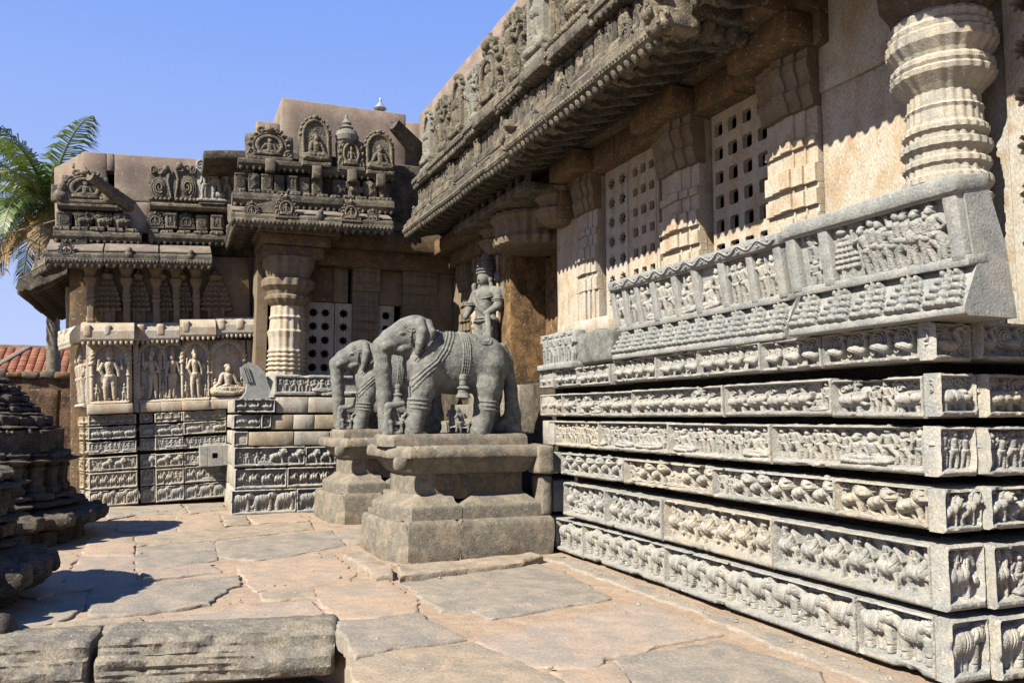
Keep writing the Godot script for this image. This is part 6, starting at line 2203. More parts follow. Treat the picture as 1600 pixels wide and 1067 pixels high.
	carved_row(t, p, 2.70, 3.75, 5.2, 0.30, -0.04, d, 0.26, ["pilaster", "makara", "pilaster"])
	moulding(t, p, 1.15, 2.45, 5.58, 0.14, 0.06, d, "ledge")
	moulding(t, p, 2.50, 3.8, 5.54, 0.14, 0.06, d, "ledge")
	# crowning pieces
	for q in [[1.66, 5.72, 0.52, "arch", 0.78, 0], [2.42, 5.66, 0.76, "niche", 0.56, 0], [3.02, 5.64, 0.62, "arch", 0.5, 1], [3.52, 5.6, 0.68, "niche", 0.56, 2]]:
		var o := part(t, "crowning_slab", rough(Vector3(-q[4] * 0.5, 0.0, -0.16), Vector3(q[4] * 0.5, q[2] * 0.86, 0), 0.06, 0.06, 0.015, 3.0), d[q[5] % 3], p * shift(q[0], q[1], 0.02))
		carve(o, "carving", q[3], q[5], 0, 0.0, -0.01, q[2], M.dark1, q[4] / q[2] * (0.85 if q[3] == "arch" else 1.25), 0.9)
		part(o, "slab_bracket", rough(Vector3(-0.08, -0.22, -0.05), Vector3(0.08, 0.0, 0.1), 0.02, 0.05, 0.008, 3.0), M.dark1)
	# pot finial
	part(t, "pot_finial", shaft([[0.12, 0.0], [0.18, 0.06], [0.20, 0.14], [0.17, 0.22], [0.09, 0.26], [0.12, 0.29], [0.07, 0.33], [0.09, 0.37], [0.04, 0.44], [0.015, 0.54]], 24), M.mid, p * shift(2.97, 6.12, -0.06))
	# plastered block on the roof
	part(t, "plaster_wall", rough(Vector3(1.72, 5.0, -16.6), Vector3(4.02, 7.16, -14.8), 0.05, 0.2, 0.02, 1.0), M.plaster, Transform3D(Basis(Vector3(0, 0, 1), 0.012), Vector3(0.06, -0.02, 0)))
	part(t, "plaster_wall", rough(Vector3(1.30, 5.0, -16.6), Vector3(1.70, 6.75, -15.0), 0.05, 0.2, 0.02, 1.0), M.plaster)
	# rain slab that juts out over the left side
	part(t, "rain_slab", rough(Vector3(0.40, 5.75, -15.2), Vector3(1.35, 5.90, -14.0), 0.03, 0.08, 0.015, 2.0), M.dark2, Transform3D(Basis(Vector3(0, 0, 1), 0.12), Vector3(0.70, -0.12, 0)))
	part(t, "rain_slab_support", rough(Vector3(1.02, 5.0, -15.0), Vector3(1.2, 5.85, -14.1), 0.03, 0.08, 0.02, 2.0), M.dark1)
	# metal roof ventilator far behind
	var v := thing("roof_vent", "small grey metal ventilator cap standing on the plastered roof block", "vent", Vector3(3.58, 7.16, -15.2))
	part(v, "pipe", shaft([[0.03, 0.0], [0.03, 0.22]], 12), M.metal, shift(-0.03, 0, 0))
	part(v, "pipe", shaft([[0.018, 0.0], [0.018, 0.22]], 10), M.metal, shift(0.05, 0, 0))
	part(v, "cap", shaft([[0.10, 0.17], [0.125, 0.20], [0.06, 0.28], [0.02, 0.33], [0.025, 0.37], [0.005, 0.42]], 20), M.metal)


# ---------------------------------------------------------------- shrine wing on the far left
func build_wing() -> void:
	var t := thing("temple_shrine", "far shrine wing with niche gods, toothed ledge, small towers and star-shaped eave", "temple", Vector3(-1.13, 0, -15.3))
	t.rotation.z = 0.05
	var f := Transform3D.IDENTITY
	var fz := friezes3()
	var ys := [[-0.02, 0.245, "elephant", 1.0], [0.26, 0.54, "horse", 0.8], [0.56, 0.79, "lion", 0.9], [0.85, 1.05, "person", 0.9], [1.08, 1.29, "makara", 1.0], [1.315, 1.48, "swan", 1.0]]
	for c in ys:
		frieze(t, f * shift(0, 0, 0.10), [0.0, 0.72 + rnd(-0.05, 0.05)], c[0], c[1], c[2], fz, c[3], 0.04)
		frieze(t, f * shift(0, 0, 0.0), [0.76, 1.0 + rnd(-0.05, 0.05)], c[0], c[1], c[2], fz, c[3], 0.04)
		frieze(t, f * shift(0, 0, 0.07), [1.0, 1.45, 2.15], c[0], c[1], c[2], fz, c[3], 0.04)
		# left return faces, lit by the sun
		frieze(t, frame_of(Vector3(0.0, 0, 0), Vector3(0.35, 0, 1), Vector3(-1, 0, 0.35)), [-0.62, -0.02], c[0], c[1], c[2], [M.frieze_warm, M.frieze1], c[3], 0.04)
	part(t, "core_masonry", cblock(Vector3(-0.1, -0.1, -2.4), Vector3(2.4, 1.5, -0.22), 0.02), M.core)
	# projecting drain stone
	var dr := part(t, "drain_stone", lattice(0.48, 0.34, 0.5, 1, 1, 0.045, false, 0.12, 0.09), M.frieze2, shift(1.69, 0.55, 0.48))
	part(dr, "drain_mouth", cblock(Vector3(0.14, 0.10, -0.2), Vector3(0.34, 0.25, -0.12), 0.01), M.core)
	# niche storey: slabs with gods
	var w := shift(0, 0, -0.05)
	var niches := [[0.02, 0.64, 0.16, 0], [0.80, 0.36, -0.02, 1], [1.12, 0.36, -0.02, 3], [1.46, 0.40, 0.08, 0], [1.88, 0.62, 0.06, 2]]
	for q in niches:
		var h := 1.14
		var o := part(t, "niche_slab", rough(Vector3(0, 0, -0.3), Vector3(q[1], h, 0), 0.015, 0.09, 0.008, 2.0, Vector3(q[0], 0, 0)), [M.warm1, M.warm0][q[3] % 2], w * shift(q[0], 1.56, q[2]))
		part(o, "niche_base", rough(Vector3(-0.02, -0.06, -0.2), Vector3(q[1] + 0.02, 0.1, 0.12), 0.02, 0.07, 0.01, 2.0), M.warm1)
		carve(o, "carved_god", "deity", q[3], q[1] * 0.5, 0.10, 0.005, 0.86, M.warm1, 0.62 / 0.84 if q[1] < 0.5 else 0.95, 1.1)
	for q in [[-0.02, 0.05, 0.12], [0.68, 0.09, 0.05], [1.80, 0.08, 0.10], [2.52, 0.1, 0.04]]:
		part(t, "corner_pier", rough(Vector3(0, 0, -0.35), Vector3(q[1], 1.2, 0), 0.015, 0.09, 0.008, 2.0, Vector3(q[0], 3, 0)), M.warm0, w * shift(q[0], 1.5, q[2]))
	part(t, "core_masonry", cblock(Vector3(-0.05, 1.48, -2.4), Vector3(2.7, 4.3, -0.36), 0.02), M.warm2)
	part(t, "back_slab", rough(Vector3(0.02, 3.0, -0.36), Vector3(2.6, 4.2, -0.10), 0.01, 0.2, 0.01, 2.0), M.capital)
	# left return of the niche storey
	var s := frame_of(Vector3(0.0, 0, 0), Vector3(0.35, 0, 1), Vector3(-1, 0, 0.35))
	for k in 2:
		var o := part(t, "niche_slab", rough(Vector3(0, 0, -0.3), Vector3(0.32, 1.14, 0), 0.015, 0.09, 0.008, 2.0, Vector3(k, 5, 0)), M.warm0, s * shift(-0.66 + k * 0.34, 1.56, -0.06 + k * 0.04))
		carve(o, "carved_god", "deity", k, 0.16, 0.08, 0.005, 0.86, M.warm1, 0.5, 1.1)
	# toothed ledge
	var lm := [M.warm2, M.warm1, M.warm0]
	for q in [[-0.08, 0.72, 0.40, 2.72], [0.72, 1.42, 0.22, 2.74], [1.42, 2.0, 0.34, 2.78], [2.0, 2.75, 0.28, 2.82]]:
		ledge(t, w * shift(q[0], q[3], q[2]), q[1] - q[0], lm[rng.randi() % 3])
	ledge(t, s * shift(-0.72, 2.70, 0.28), 0.75, M.warm0)
	# upper storey: pilasters and small towers in relief, stone darkened for shade
	for q in [[-0.02, 0.10], [0.52, 0.06], [0.98, 0.02], [1.30, 0.02], [1.62, 0.06]]:
		var pl := part(t, "small_pilaster", shaft([[0.065, 0.0], [0.075, 0.05], [0.06, 0.08], [0.06, 0.36], [0.085, 0.40], [0.062, 0.44], [0.075, 0.48], [0.06, 0.52], [0.06, 0.62], [0.10, 0.70], [0.11, 0.76], [0.08, 0.80], [0.085, 0.84], [0.13, 0.94], [0.135, 1.06]], 16, 0.0, 8, 0.85), M.capital, w * shift(q[0] + 0.08, 3.0, q[1] + 0.04))
	for q in [[0.31, 0.50, 0.04], [0.78, 0.46, 0.0], [1.17, 0.36, 0.0], [1.49, 0.36, 0.02], [2.02, 0.62, 0.05]]:
		carve(t, "carved_tower", "tower", rng.randi() % 2, 0, 0, 0, 1.0, M.capital).transform = w * Transform3D(Basis.from_scale(Vector3(q[1] * 1.15, 0.92, 1.4)), Vector3(q[0], 3.02, q[2] - 0.06))
	# eave with beaded lip, turned at the corner
	var d := [M.dark0, M.dark1, M.dark2]
	eave(t, w * shift(0, 0, -0.1), -0.55, 1.95, 0.68, 3.98, 0.42, d, 0.10, 0.5)
	eave(t, s * shift(0, 0, 0.05), -0.75, 0.2, 0.62, 3.95, 0.42, d, 0.10, 0.4)
	var rear := frame_of(Vector3(-0.48, 0, 0), Vector3(0, 0, 1), Vector3(-1, 0, 0))
	eave(t, rear, -6.9, -1.9, 0.82, 3.88, 0.5, d, 0.14, 0.6)
	part(t, "rear_wall", rough(Vector3(-0.46, -0.3, -7.0), Vector3(-0.08, 4.3, -2.0), 0.03, 0.25, 0.03, 2.0), M.umber0)
	for k in 5: part(t, "corner_pier", rough(Vector3(-0.58, 2.9, -6.4 + k * 0.9), Vector3(-0.44, 4.0, -6.15 + k * 0.9), 0.03, 0.1, 0.02, 2.0), M.warm2)
	# parapet rows
	var p := w * shift(0, 0, 0.18)
	part(t, "roof_slab", cblock(Vector3(-0.5, 4.25, -2.4), Vector3(2.7, 4.45, -0.3), 0.02), M.dark0)
	part(t, "parapet_core", cblock(Vector3(-0.4, 4.4, -0.7), Vector3(2.4, 5.2, -0.2), 0.02), M.dark2)
	moulding(t, p, -0.48, 0.85, 4.38, 0.16, 0.06, d)
	moulding(t, p, 0.95, 2.2, 4.40, 0.16, 0.06, d)
	carved_row(t, p, -0.48, 2.2, 4.54, 0.07, 0.04, d, 0.26, ["crest"], "small_crest")
	carved_row(t, p, -0.45, 0.7, 4.62, 0.26, -0.04, d, 0.3, ["pilaster", "makara"])
	carved_row(t, p, 0.95, 2.2, 4.64, 0.28, -0.04, d, 0.24, ["pilaster", "pilaster", "arch"])
	moulding(t, p, -0.42, 0.5, 4.92, 0.10, 0.04, d, "ledge", false)
	moulding(t, p, 1.0, 2.3, 4.97, 0.10, 0.04, d, "ledge", false)
	for q in [[-0.36, 5.02, 0.34, "crest", 0.3], [0.0, 5.02, 0.52, "arch", 0.7], [0.36, 5.02, 0.32, "crest", 0.3], [1.16, 5.12, 0.56, "scroll", 0.40], [1.56, 5.12, 0.62, "scroll", 0.42], [2.06, 5.14, 0.72, "group", 0.66]]:
		var o := part(t, "crowning_slab", rough(Vector3(-q[4] * 0.5, 0.0, -0.14), Vector3(q[4] * 0.5, q[2] * 0.88, 0), 0.03, 0.06, 0.012, 3.0, Vector3(q[0], 1, 1)), M.dark0 if q[3] != "group" else M.frieze2, p * shift(q[0], q[1], 0.0))
		carve(o, "carving", q[3], rng.randi() % 3, 0, 0.0, -0.01, q[2], M.dark1 if q[3] != "group" else M.frieze2, q[4] / q[2] * 0.95, 0.8)
	spout(t, Vector3(0.86, 4.98, -0.25), Vector3(0.10, 5.36, 0.55), M.dark1, 0.46)
	part(t, "spout_pier", rough(Vector3(0.55, 4.55, -0.5), Vector3(1.0, 5.1, 0.0), 0.04, 0.08, 0.02, 2.0), M.plaster)
	# plastered roof wall with a vent slot
	plaster_block(t)


func ledge(t: Node3D, xf: Transform3D, len_: float, m: Material) -> void:
	var pr := PackedVector2Array([Vector2(-0.55, 0.02), Vector2(-0.12, 0.0), Vector2(-0.02, -0.04), Vector2(0.0, 0.0), Vector2(0.0, 0.13), Vector2(-0.04, 0.2), Vector2(-0.10, 0.27), Vector2(-0.55, 0.34)])
	var o := part(t, "ledge_slab", sweep(pr, 0.004, len_ - 0.004), m, xf)
	var n := int(len_ / 0.075)
	for i in n: part(o, "ledge_tooth", drop_mesh(0.08), m, shift((i + 0.5) * len_ / n, -0.05, -0.03))
	for k in int(len_ / 0.3): part(o, "ledge_lug", rough(Vector3(-0.06, -0.1, -0.08), Vector3(0.06, 0.1, 0.05), 0.03, 0.035, 0.02, 4.0, xf.origin + Vector3(k, 0, 0)), M.warm1, shift(0.1 + k * 0.3, 0.14, -0.04))


func plaster_block(t: Node3D) -> void:
	# local frame of the wing; the front wall has a dark slot, the left corner is cut off at a slant
	var y1 := 6.12
	var b := []
	var I := Transform3D.IDENTITY
	b.append([rough(Vector3(-0.10, 4.4, -0.95), Vector3(0.28, y1, -0.66), 0.03, 0.2, 0.015, 1.0), I])
	b.append([rough(Vector3(0.28, 4.4, -0.95), Vector3(0.40, 5.48, -0.66), 0.02, 0.2, 0.01, 1.0), I])
	b.append([rough(Vector3(0.28, 5.80, -0.95), Vector3(0.40, y1, -0.66), 0.02, 0.2, 0.01, 1.0), I])
	b.append([rough(Vector3(0.40, 4.4, -0.95), Vector3(2.7, y1 + 0.0, -0.66), 0.03, 0.2, 0.015, 1.0), I])
	part(t, "plaster_wall", join(b), M.plaster)
	part(t, "inner_wall", cblock(Vector3(0.2, 5.3, -1.3), Vector3(0.5, 5.95, -1.2), 0.01), M.unlit_black)  # black backing added so the slot looks dark inside
	var q := stone(PackedVector2Array([Vector2(-0.10, 0.67), Vector2(-0.10, 0.95), Vector2(-0.45, 1.9), Vector2(-0.66, 1.8)]), [[0.0, 4.4], [0.0, 5.0], [0.0, 5.6], [0.0, 6.09], [0.02, 6.11]], 0.15, 0.01, 0.01)
	part(t, "plaster_wall", q, M.plaster)
	part(t, "roof_slab", cblock(Vector3(-0.3, 5.9, -1.7), Vector3(2.7, 6.0, -0.96), 0.02), M.plaster)


# ---------------------------------------------------------------- loose broken stones by the bay's column
func build_loose_stones() -> void:
	var o := thing("broken_stone", "jagged upright broken slab with a fluted edge standing on the platform corner", "stone", Vector3(1.22, 1.74, -13.55))
	var P := PackedVector2Array([Vector2(-0.18, 0.0), Vector2(0.26, 0.0), Vector2(0.29, 0.10), Vector2(0.22, 0.26), Vector2(0.17, 0.42), Vector2(0.06, 0.53), Vector2(-0.08, 0.58), Vector2(-0.19, 0.50), Vector2(-0.17, 0.38), Vector2(-0.09, 0.24), Vector2(-0.10, 0.12)])
	var b := B.new()
	b.prism(P, -0.16, 0.10)
	part(o, "slab", b.mesh(), M.bench)
	var ribs := B.new()
	for k in 3: ribs.prism(ccw(PackedVector2Array([Vector2(-0.165 + k * 0.03, 0.50), Vector2(-0.15 + k * 0.03, 0.50), Vector2(-0.075 + k * 0.035, 0.26), Vector2(-0.09 + k * 0.035, 0.26)])), 0.09, 0.125)
	part(o, "fluted_edge", ribs.mesh(), M.bench)
	o = thing("broken_stone", "tapering broken block with a smooth triangular face beside the jagged slab", "stone", Vector3(1.56, 1.77, -13.62))
	part(o, "block", stone(PackedVector2Array([Vector2(-0.26, -0.12), Vector2(0.0, -0.2), Vector2(0.2, -0.1), Vector2(0.2, 0.3), Vector2(-0.2, 0.3)]), [[0.0, 0.0], [0.01, 0.1], [0.06, 0.2], [0.12, 0.32], [0.15, 0.36]], 0.06, 0.008, 0.01), M.frieze1)


# ---------------------------------------------------------------- guardian statue by the door
func build_guardian() -> void:
	var o := thing("guardian_statue", "four-armed door guardian of dark grey stone with tall crown beside the doorway", "statue", Vector3(4.58, 2.0, -12.05))
	o.scale = Vector3.ONE * 1.06
	var n := Net.new(Vector3(-0.42, -0.02, -0.34), Vector3(0.42, 2.0, 0.34), 0.014, 0.03)
	# faces the court: local +z out, slightly turned to the left
	n.chain([[Vector3(-0.10, 0.86, 0), 0.13], [Vector3(-0.13, 0.48, 0.03), 0.10], [Vector3(-0.12, 0.08, 0.0), 0.065]])
	n.chain([[Vector3(0.10, 0.86, 0), 0.13], [Vector3(0.15, 0.48, 0.05), 0.10], [Vector3(0.14, 0.08, 0.0), 0.065]])
	n.cap(Vector3(-0.12, 0.04, 0.0), 0.06, Vector3(-0.15, 0.03, 0.14), 0.05)
	n.cap(Vector3(0.14, 0.04, 0.0), 0.06, Vector3(0.18, 0.03, 0.14), 0.05)
	n.ell(Vector3(0, 0.90, 0.0), Vector3(0.20, 0.13, 0.14))
	n.chain([[Vector3(0, 0.98, 0.0), 0.13], [Vector3(0, 1.12, 0.02), 0.14], [Vector3(0, 1.26, 0.0), 0.17]])
	n.cap(Vector3(-0.19, 1.33, 0), 0.085, Vector3(0.19, 1.33, 0), 0.085)
	n.cap(Vector3(0, 1.36, 0.0), 0.075, Vector3(0, 1.46, 0.02), 0.07)
	n.ell(Vector3(0, 1.54, 0.04), Vector3(0.105, 0.125, 0.115))
	n.ell(Vector3(0, 1.525, 0.15), Vector3(0.02, 0.03, 0.025), 0.01)
	for s in [-1.0, 1.0]:
		n.ell(Vector3(s * 0.12, 1.52, 0.02), Vector3(0.035, 0.06, 0.03), 0.01)
		n.cap(Vector3(s * 0.13, 1.44, 0.02), 0.035, Vector3(s * 0.14, 1.38, 0.03), 0.03, 0.01)
		n.chain([[Vector3(s * 0.26, 1.32, 0.0), 0.075], [Vector3(s * 0.34, 1.10, 0.06), 0.062], [Vector3(s * 0.24, 0.98, 0.2), 0.05]])
		n.chain([[Vector3(s * 0.26, 1.32, -0.06), 0.07], [Vector3(s * 0.36, 1.22, -0.08), 0.055], [Vector3(s * 0.34, 1.48, -0.04), 0.045]])
	n.chain([[Vector3(0, 1.60, 0.0), 0.13], [Vector3(0, 1.72, 0.0), 0.125], [Vector3(0, 1.86, 0.0), 0.08]], 0.02)
	n.wear(noise3, 0.006)
	var g := Transform3D(Basis(Vector3.UP, -PI * 0.5 + 0.32), Vector3.ZERO)
	part(o, "body", n.mesh(), M.soap, g)
	# crown rings, necklaces, belt
	var st := newst()
	for q in [[1.62, 0.145], [1.67, 0.14], [1.72, 0.14], [1.77, 0.125], [1.82, 0.105], [1.27, 0.185], [0.94, 0.185], [0.90, 0.205]]:
		var pts := PackedVector3Array()
		var rr := PackedFloat32Array()
		for i in 49:
			var a := TAU * i / 48.0
			pts.append(Vector3(cos(a) * q[1], q[0] + (0.05 * sin(a) * -1.0 if q[0] < 1.4 and q[0] > 1.0 else 0.0), sin(a) * q[1] * (1.0 if q[0] > 1.5 else 0.85)))
			rr.append(0.017 if i % 2 == 0 else 0.010)
		st = newst()
		tube(st, pts, rr, 6)
		part(o, "crown_ring" if q[0] > 1.5 else ("necklace" if q[0] > 1.0 else "belt"), done(st), M.soap, g)
	st = newst()
	for s in [-1.0, 1.0]:
		for y in [1.20, 1.17]:
			var pts := PackedVector3Array()
			var rr := PackedFloat32Array()
			for i in 25:
				var a := TAU * i / 24.0
				pts.append(Vector3(s * 0.305 + cos(a) * 0.08, y, 0.035 + sin(a) * 0.08))
				rr.append(0.014)
			st = newst()
			tube(st, pts, rr, 6)
			part(o, "arm_ring", done(st), M.soap, g)
	st = newst()
	for k in 3:
		var pts := PackedVector3Array()
		var rr := PackedFloat32Array()
		for i in 13:
			var t := i / 12.0
			pts.append(Vector3(lerpf(-0.2, 0.16, t) + k * 0.03, lerpf(1.34, 0.95, t), 0.12 + 0.08 * sin(t * PI)))
			rr.append(0.012)
		tube(st, pts, rr, 6)
	part(o, "sacred_thread", done(st), M.soap, g)
	var club := newst()
	tube(club, PackedVector3Array([Vector3(0.34, 0.1, 0.14), Vector3(0.30, 0.6, 0.18), Vector3(0.26, 1.0, 0.2)]), PackedFloat32Array([0.07, 0.045, 0.04]), 10)
	part(o, "club", done(club), M.soap, g)
	# back slab with arched top
	var P := PackedVector2Array([Vector2(-0.40, 0.0), Vector2(0.40, 0.0), Vector2(0.40, 1.62), Vector2(0.32, 1.86), Vector2(0.14, 1.98), Vector2(-0.14, 1.98), Vector2(-0.32, 1.86), Vector2(-0.40, 1.62)])
	var b := B.new()
	b.prism(P, -0.32, -0.22)
	part(o, "back_slab", b.mesh(), M.bench, g)
	for s in [-1.0, 1.0]: part(o, "back_strut", cblock(Vector3(s * 0.2 - 0.06, 1.5, -0.24), Vector3(s * 0.2 + 0.06, 1.62, -0.02), 0.01), M.soap, g)
	part(o, "foot_slab", rough(Vector3(-0.4, -0.06, -0.3), Vector3(0.4, 0.02, 0.26), 0.02, 0.06, 0.01, 2.0), M.soap, g)


# ---------------------------------------------------------------- dark weathered small shrines at the left edge
func build_side_shrines() -> void:
	# rows: [radius, y0, y1, kind]
	var rows := [[1.28, -0.05, 0.16, "plain"], [1.55, 0.16, 0.42, "slab"], [1.22, 0.42, 0.50, "lip"], [1.18, 0.50, 0.58, "lobes"], [1.14, 0.58, 0.94, "piers"], [1.14, 0.94, 0.99, "lip"], [1.10, 0.99, 1.06, "lobes"], [1.04, 1.06, 1.32, "carved"], [0.92, 1.32, 1.37, "lip"], [0.86, 1.37, 1.48, "lobes"], [0.76, 1.48, 1.53, "lip"], [0.70, 1.53, 1.60, "lobes"], [0.64, 1.60, 1.65, "lip"], [0.58, 1.65, 1.73, "lobes"], [0.52, 1.73, 1.78, "lip"], [0.48, 1.78, 1.87, "lobes"], [0.36, 1.87, 1.95, "lip"]]
	side_shrine(Vector3(-2.20, 0, -11.75), rows, "dark weathered small shrine of stacked lobed courses, standing before the far shrine wing", 24, 0.10)
	rows = [[0.95, -0.3, 0.12, "plain"], [1.22, 0.12, 0.46, "slab"], [0.94, 0.46, 0.54, "lip"], [0.92, 0.54, 0.66, "lobes"], [0.95, 0.66, 0.72, "lip"], [0.93, 0.72, 0.92, "carved"], [0.95, 0.92, 0.98, "lip"], [0.88, 0.98, 1.06, "lobes"], [0.70, 1.06, 1.14, "lip"]]
	side_shrine(Vector3(-2.02, 0, -7.75), rows, "dark weathered small shrine cut by the picture's left edge, with a jutting curled slab", 20, 0.12)
	var o := thing("boulder", "rounded mossy dark stone at the lower left edge of the court", "stone", Vector3(-1.12, -0.05, -6.75))
	part(o, "rock", rough(Vector3(-0.28, -0.06, -0.2), Vector3(0.2, 0.16, 0.2), 0.14, 0.035, 0.03, 3.0), M.black)


func side_shrine(at: Vector3, rows: Array, label: String, lobes: int, star: float) -> void:
	var o := thing("small_shrine", label, "shrine", at, "weathered small shrines along the court")
	for r in rows:
		var R0: float = r[0]
		var y0: float = r[1]
		var h: float = r[2] - y0
		match r[3]:
			"plain": part(o, "base_course", worn_shaft([[R0, 0.0], [R0, h * 0.5], [R0, h]], 96, star, lobes), M.black, shift(0, y0, 0))
			"slab":
				part(o, "jutting_slab", worn_shaft([[R0 * 0.80, 0.0], [R0 * 0.93, h * 0.12], [R0, h * 0.35], [R0, h * 0.6], [R0 * 0.95, h * 0.72], [R0 * 0.85, h * 0.85], [R0 * 0.7, h]], 120, star * 1.3, lobes), M.black, shift(0, y0, 0))
				for k in lobes:
					var a := TAU * (k + 0.5) / lobes
					if sin(a) > 0.85: continue
					part(o, "slab_lug", hewn(Vector3(-0.07, -0.07, -0.06), Vector3(0.07, 0.09, 0.06), 0.045, 0.03, 0.04, 5.0, Vector3(k, R0, 0)), M.black, Transform3D(Basis(Vector3.UP, PI * 0.5 + a), Vector3(cos(a) * R0 * 0.965, y0 + h * 0.5, -sin(a) * R0 * 0.965)))
			"lip": part(o, "lip_course", worn_shaft([[R0 * 0.96, 0.0], [R0 * 1.04, h * 0.3], [R0 * 1.05, h * 0.6], [R0 * 0.94, h]], 96, star, lobes), M.black, shift(0, y0, 0))
			"lobes":
				part(o, "core_course", worn_shaft([[R0 * 0.93, 0.0], [R0 * 0.93, h]], 96, star, lobes), M.black, shift(0, y0, 0))
				for k in lobes:
					var a := TAU * (k + 0.5) / lobes
					var w := R0 * TAU / lobes * 0.47
					part(o, "lobe_stone", hewn(Vector3(-w, 0.006, -0.1), Vector3(w, h - 0.006, 0.07), 0.03, 0.035, 0.055, 4.0, Vector3(k * 1.7, R0, y0)), M.black, Transform3D(Basis(Vector3.UP, PI * 0.5 + a), Vector3(cos(a) * R0 * 0.93, y0, -sin(a) * R0 * 0.93)))
			"carved":
				part(o, "core_course", worn_shaft([[R0 * 0.95, 0.0], [R0 * 0.95, h]], 96, star * 0.4, lobes), M.black, shift(0, y0, 0))
				for k in lobes + 6:
					var a := TAU * (k + 0.5) / (lobes + 6)
					carve(o, "carving", ["pilaster", "person", "tower"][k % 3], k, 0, 0, 0, 1.0, M.black).transform = Transform3D(Basis(Vector3.UP, PI * 0.5 + a) * Basis.from_scale(Vector3(h * 1.1, h, h * 1.1)), Vector3(cos(a) * R0 * 0.93, y0, -sin(a) * R0 * 0.93))
			"piers":
				part(o, "core_course", worn_shaft([[R0 * 0.86, 0.0], [R0 * 0.86, h]], 96, star, lobes), M.black, shift(0, y0, 0))
				for k in lobes:
					var a := TAU * (k + 0.5) / lobes
					part(o, "small_pier", shaft([[0.10, 0.0], [0.11, 0.06], [0.07, 0.10], [0.07, 0.26], [0.10, 0.30], [0.07, 0.33], [0.11, 0.38], [0.12, 0.42]], 12, 0.0, 8, 0.5), M.black, Transform3D(Basis(Vector3.UP, PI * 0.5 + a), Vector3(cos(a) * R0 * 0.88, y0, -sin(a) * R0 * 0.88)))


func worn_shaft(profile: Array, sides: int, star: float, lobes: int) -> ArrayMesh:
	var st := newst()
	var L := []
	for p in profile:
		var ring := PackedVector3Array()
		for i in sides:
			var a := TAU * i / sides
			var f := fposmod(a / TAU * lobes, 1.0)
			var k := 1.0 - star * 0.7 * (1.0 if f < 0.25 or f > 0.75 else 0.0)
			var rr: float = p[0] * k
			var q := Vector3(cos(a) * rr, p[1], -sin(a) * rr)
			var nz := noise3.get_noise_3d(q.x * 140.0, q.y * 140.0 + p[0] * 99.0, q.z * 140.0) * 0.07 + noise3.get_noise_3d(q.x * 500.0, q.y * 500.0, q.z * 500.0) * 0.04
			ring.append(q + Vector3(cos(a), 0.3, -sin(a)) * nz)
		L.append(ring)
	for k in L.size() - 1:
		for i in sides:
			var j := (i + 1) % sides
			for q in [L[k][i], L[k + 1][j], L[k][j], L[k][i], L[k + 1][i], L[k + 1][j]]: st.add_vertex(q)
	for e in 2:
		var ring: PackedVector3Array = L[0] if e == 0 else L[-1]
		var c := Vector3(0, ring[0].y, 0)
		for i in sides:
			var j := (i + 1) % sides
			if e == 1:
				for q in [c, ring[j], ring[i]]: st.add_vertex(q)
			else:
				for q in [c, ring[i], ring[j]]: st.add_vertex(q)
	return creased(st, 0.82)


# ---------------------------------------------------------------- beyond the court: palm, house, wall
func build_far() -> void:
	var m := M
	# rough wall behind the court
	var w := thing("boundary_wall", "rough dark masonry wall behind the court below the tiled roof", "wall", Vector3(-5.0, 0, -24.0))
	part(w, "plastered_face", rough(Vector3(-6, -0.5, -0.5), Vector3(3.4, 2.45, 0.0), 0.05, 0.2, 0.06, 1.0), M.brown_wall)
	for k in 26:
		part(w, "coping_stone", rough(Vector3(-0.19, 0, -0.32), Vector3(0.19, rnd(0.1, 0.22), 0.1), 0.05, 0.07, 0.06, 2.0, Vector3(k, 0, 0)), [M.dark1, M.dark0, M.brown][k % 3], shift(-5.8 + k * 0.36, 2.43, 0.0))
	w = thing("low_wall", "low brown plastered wall in shade between the small shrine and the far wing", "wall", Vector3(-3.2, 0, -18.5))
	part(w, "wall_face", rough(Vector3(-3, -0.5, -0.4), Vector3(1.2, 2.0, 0.0), 0.04, 0.15, 0.04, 1.0), M.brown_wall)
	part(w, "wall_base", rough(Vector3(-3, -0.5, 0.0), Vector3(1.2, 1.0, 0.22), 0.05, 0.12, 0.05, 1.0), M.dark1)
	house()
	palm()
	# wire
	var st := newst()
	tube(st, PackedVector3Array([Vector3(-14, 7.2, -34), Vector3(-8, 6.2, -31), Vector3(-2.6, 7.4, -27.0)]), PackedFloat32Array([0.02, 0.02, 0.02]), 5)
	tag(part(self, "overhead_wire", done(st), M.wire), "thin overhead wire passing in front of the palm trunk", "wire")


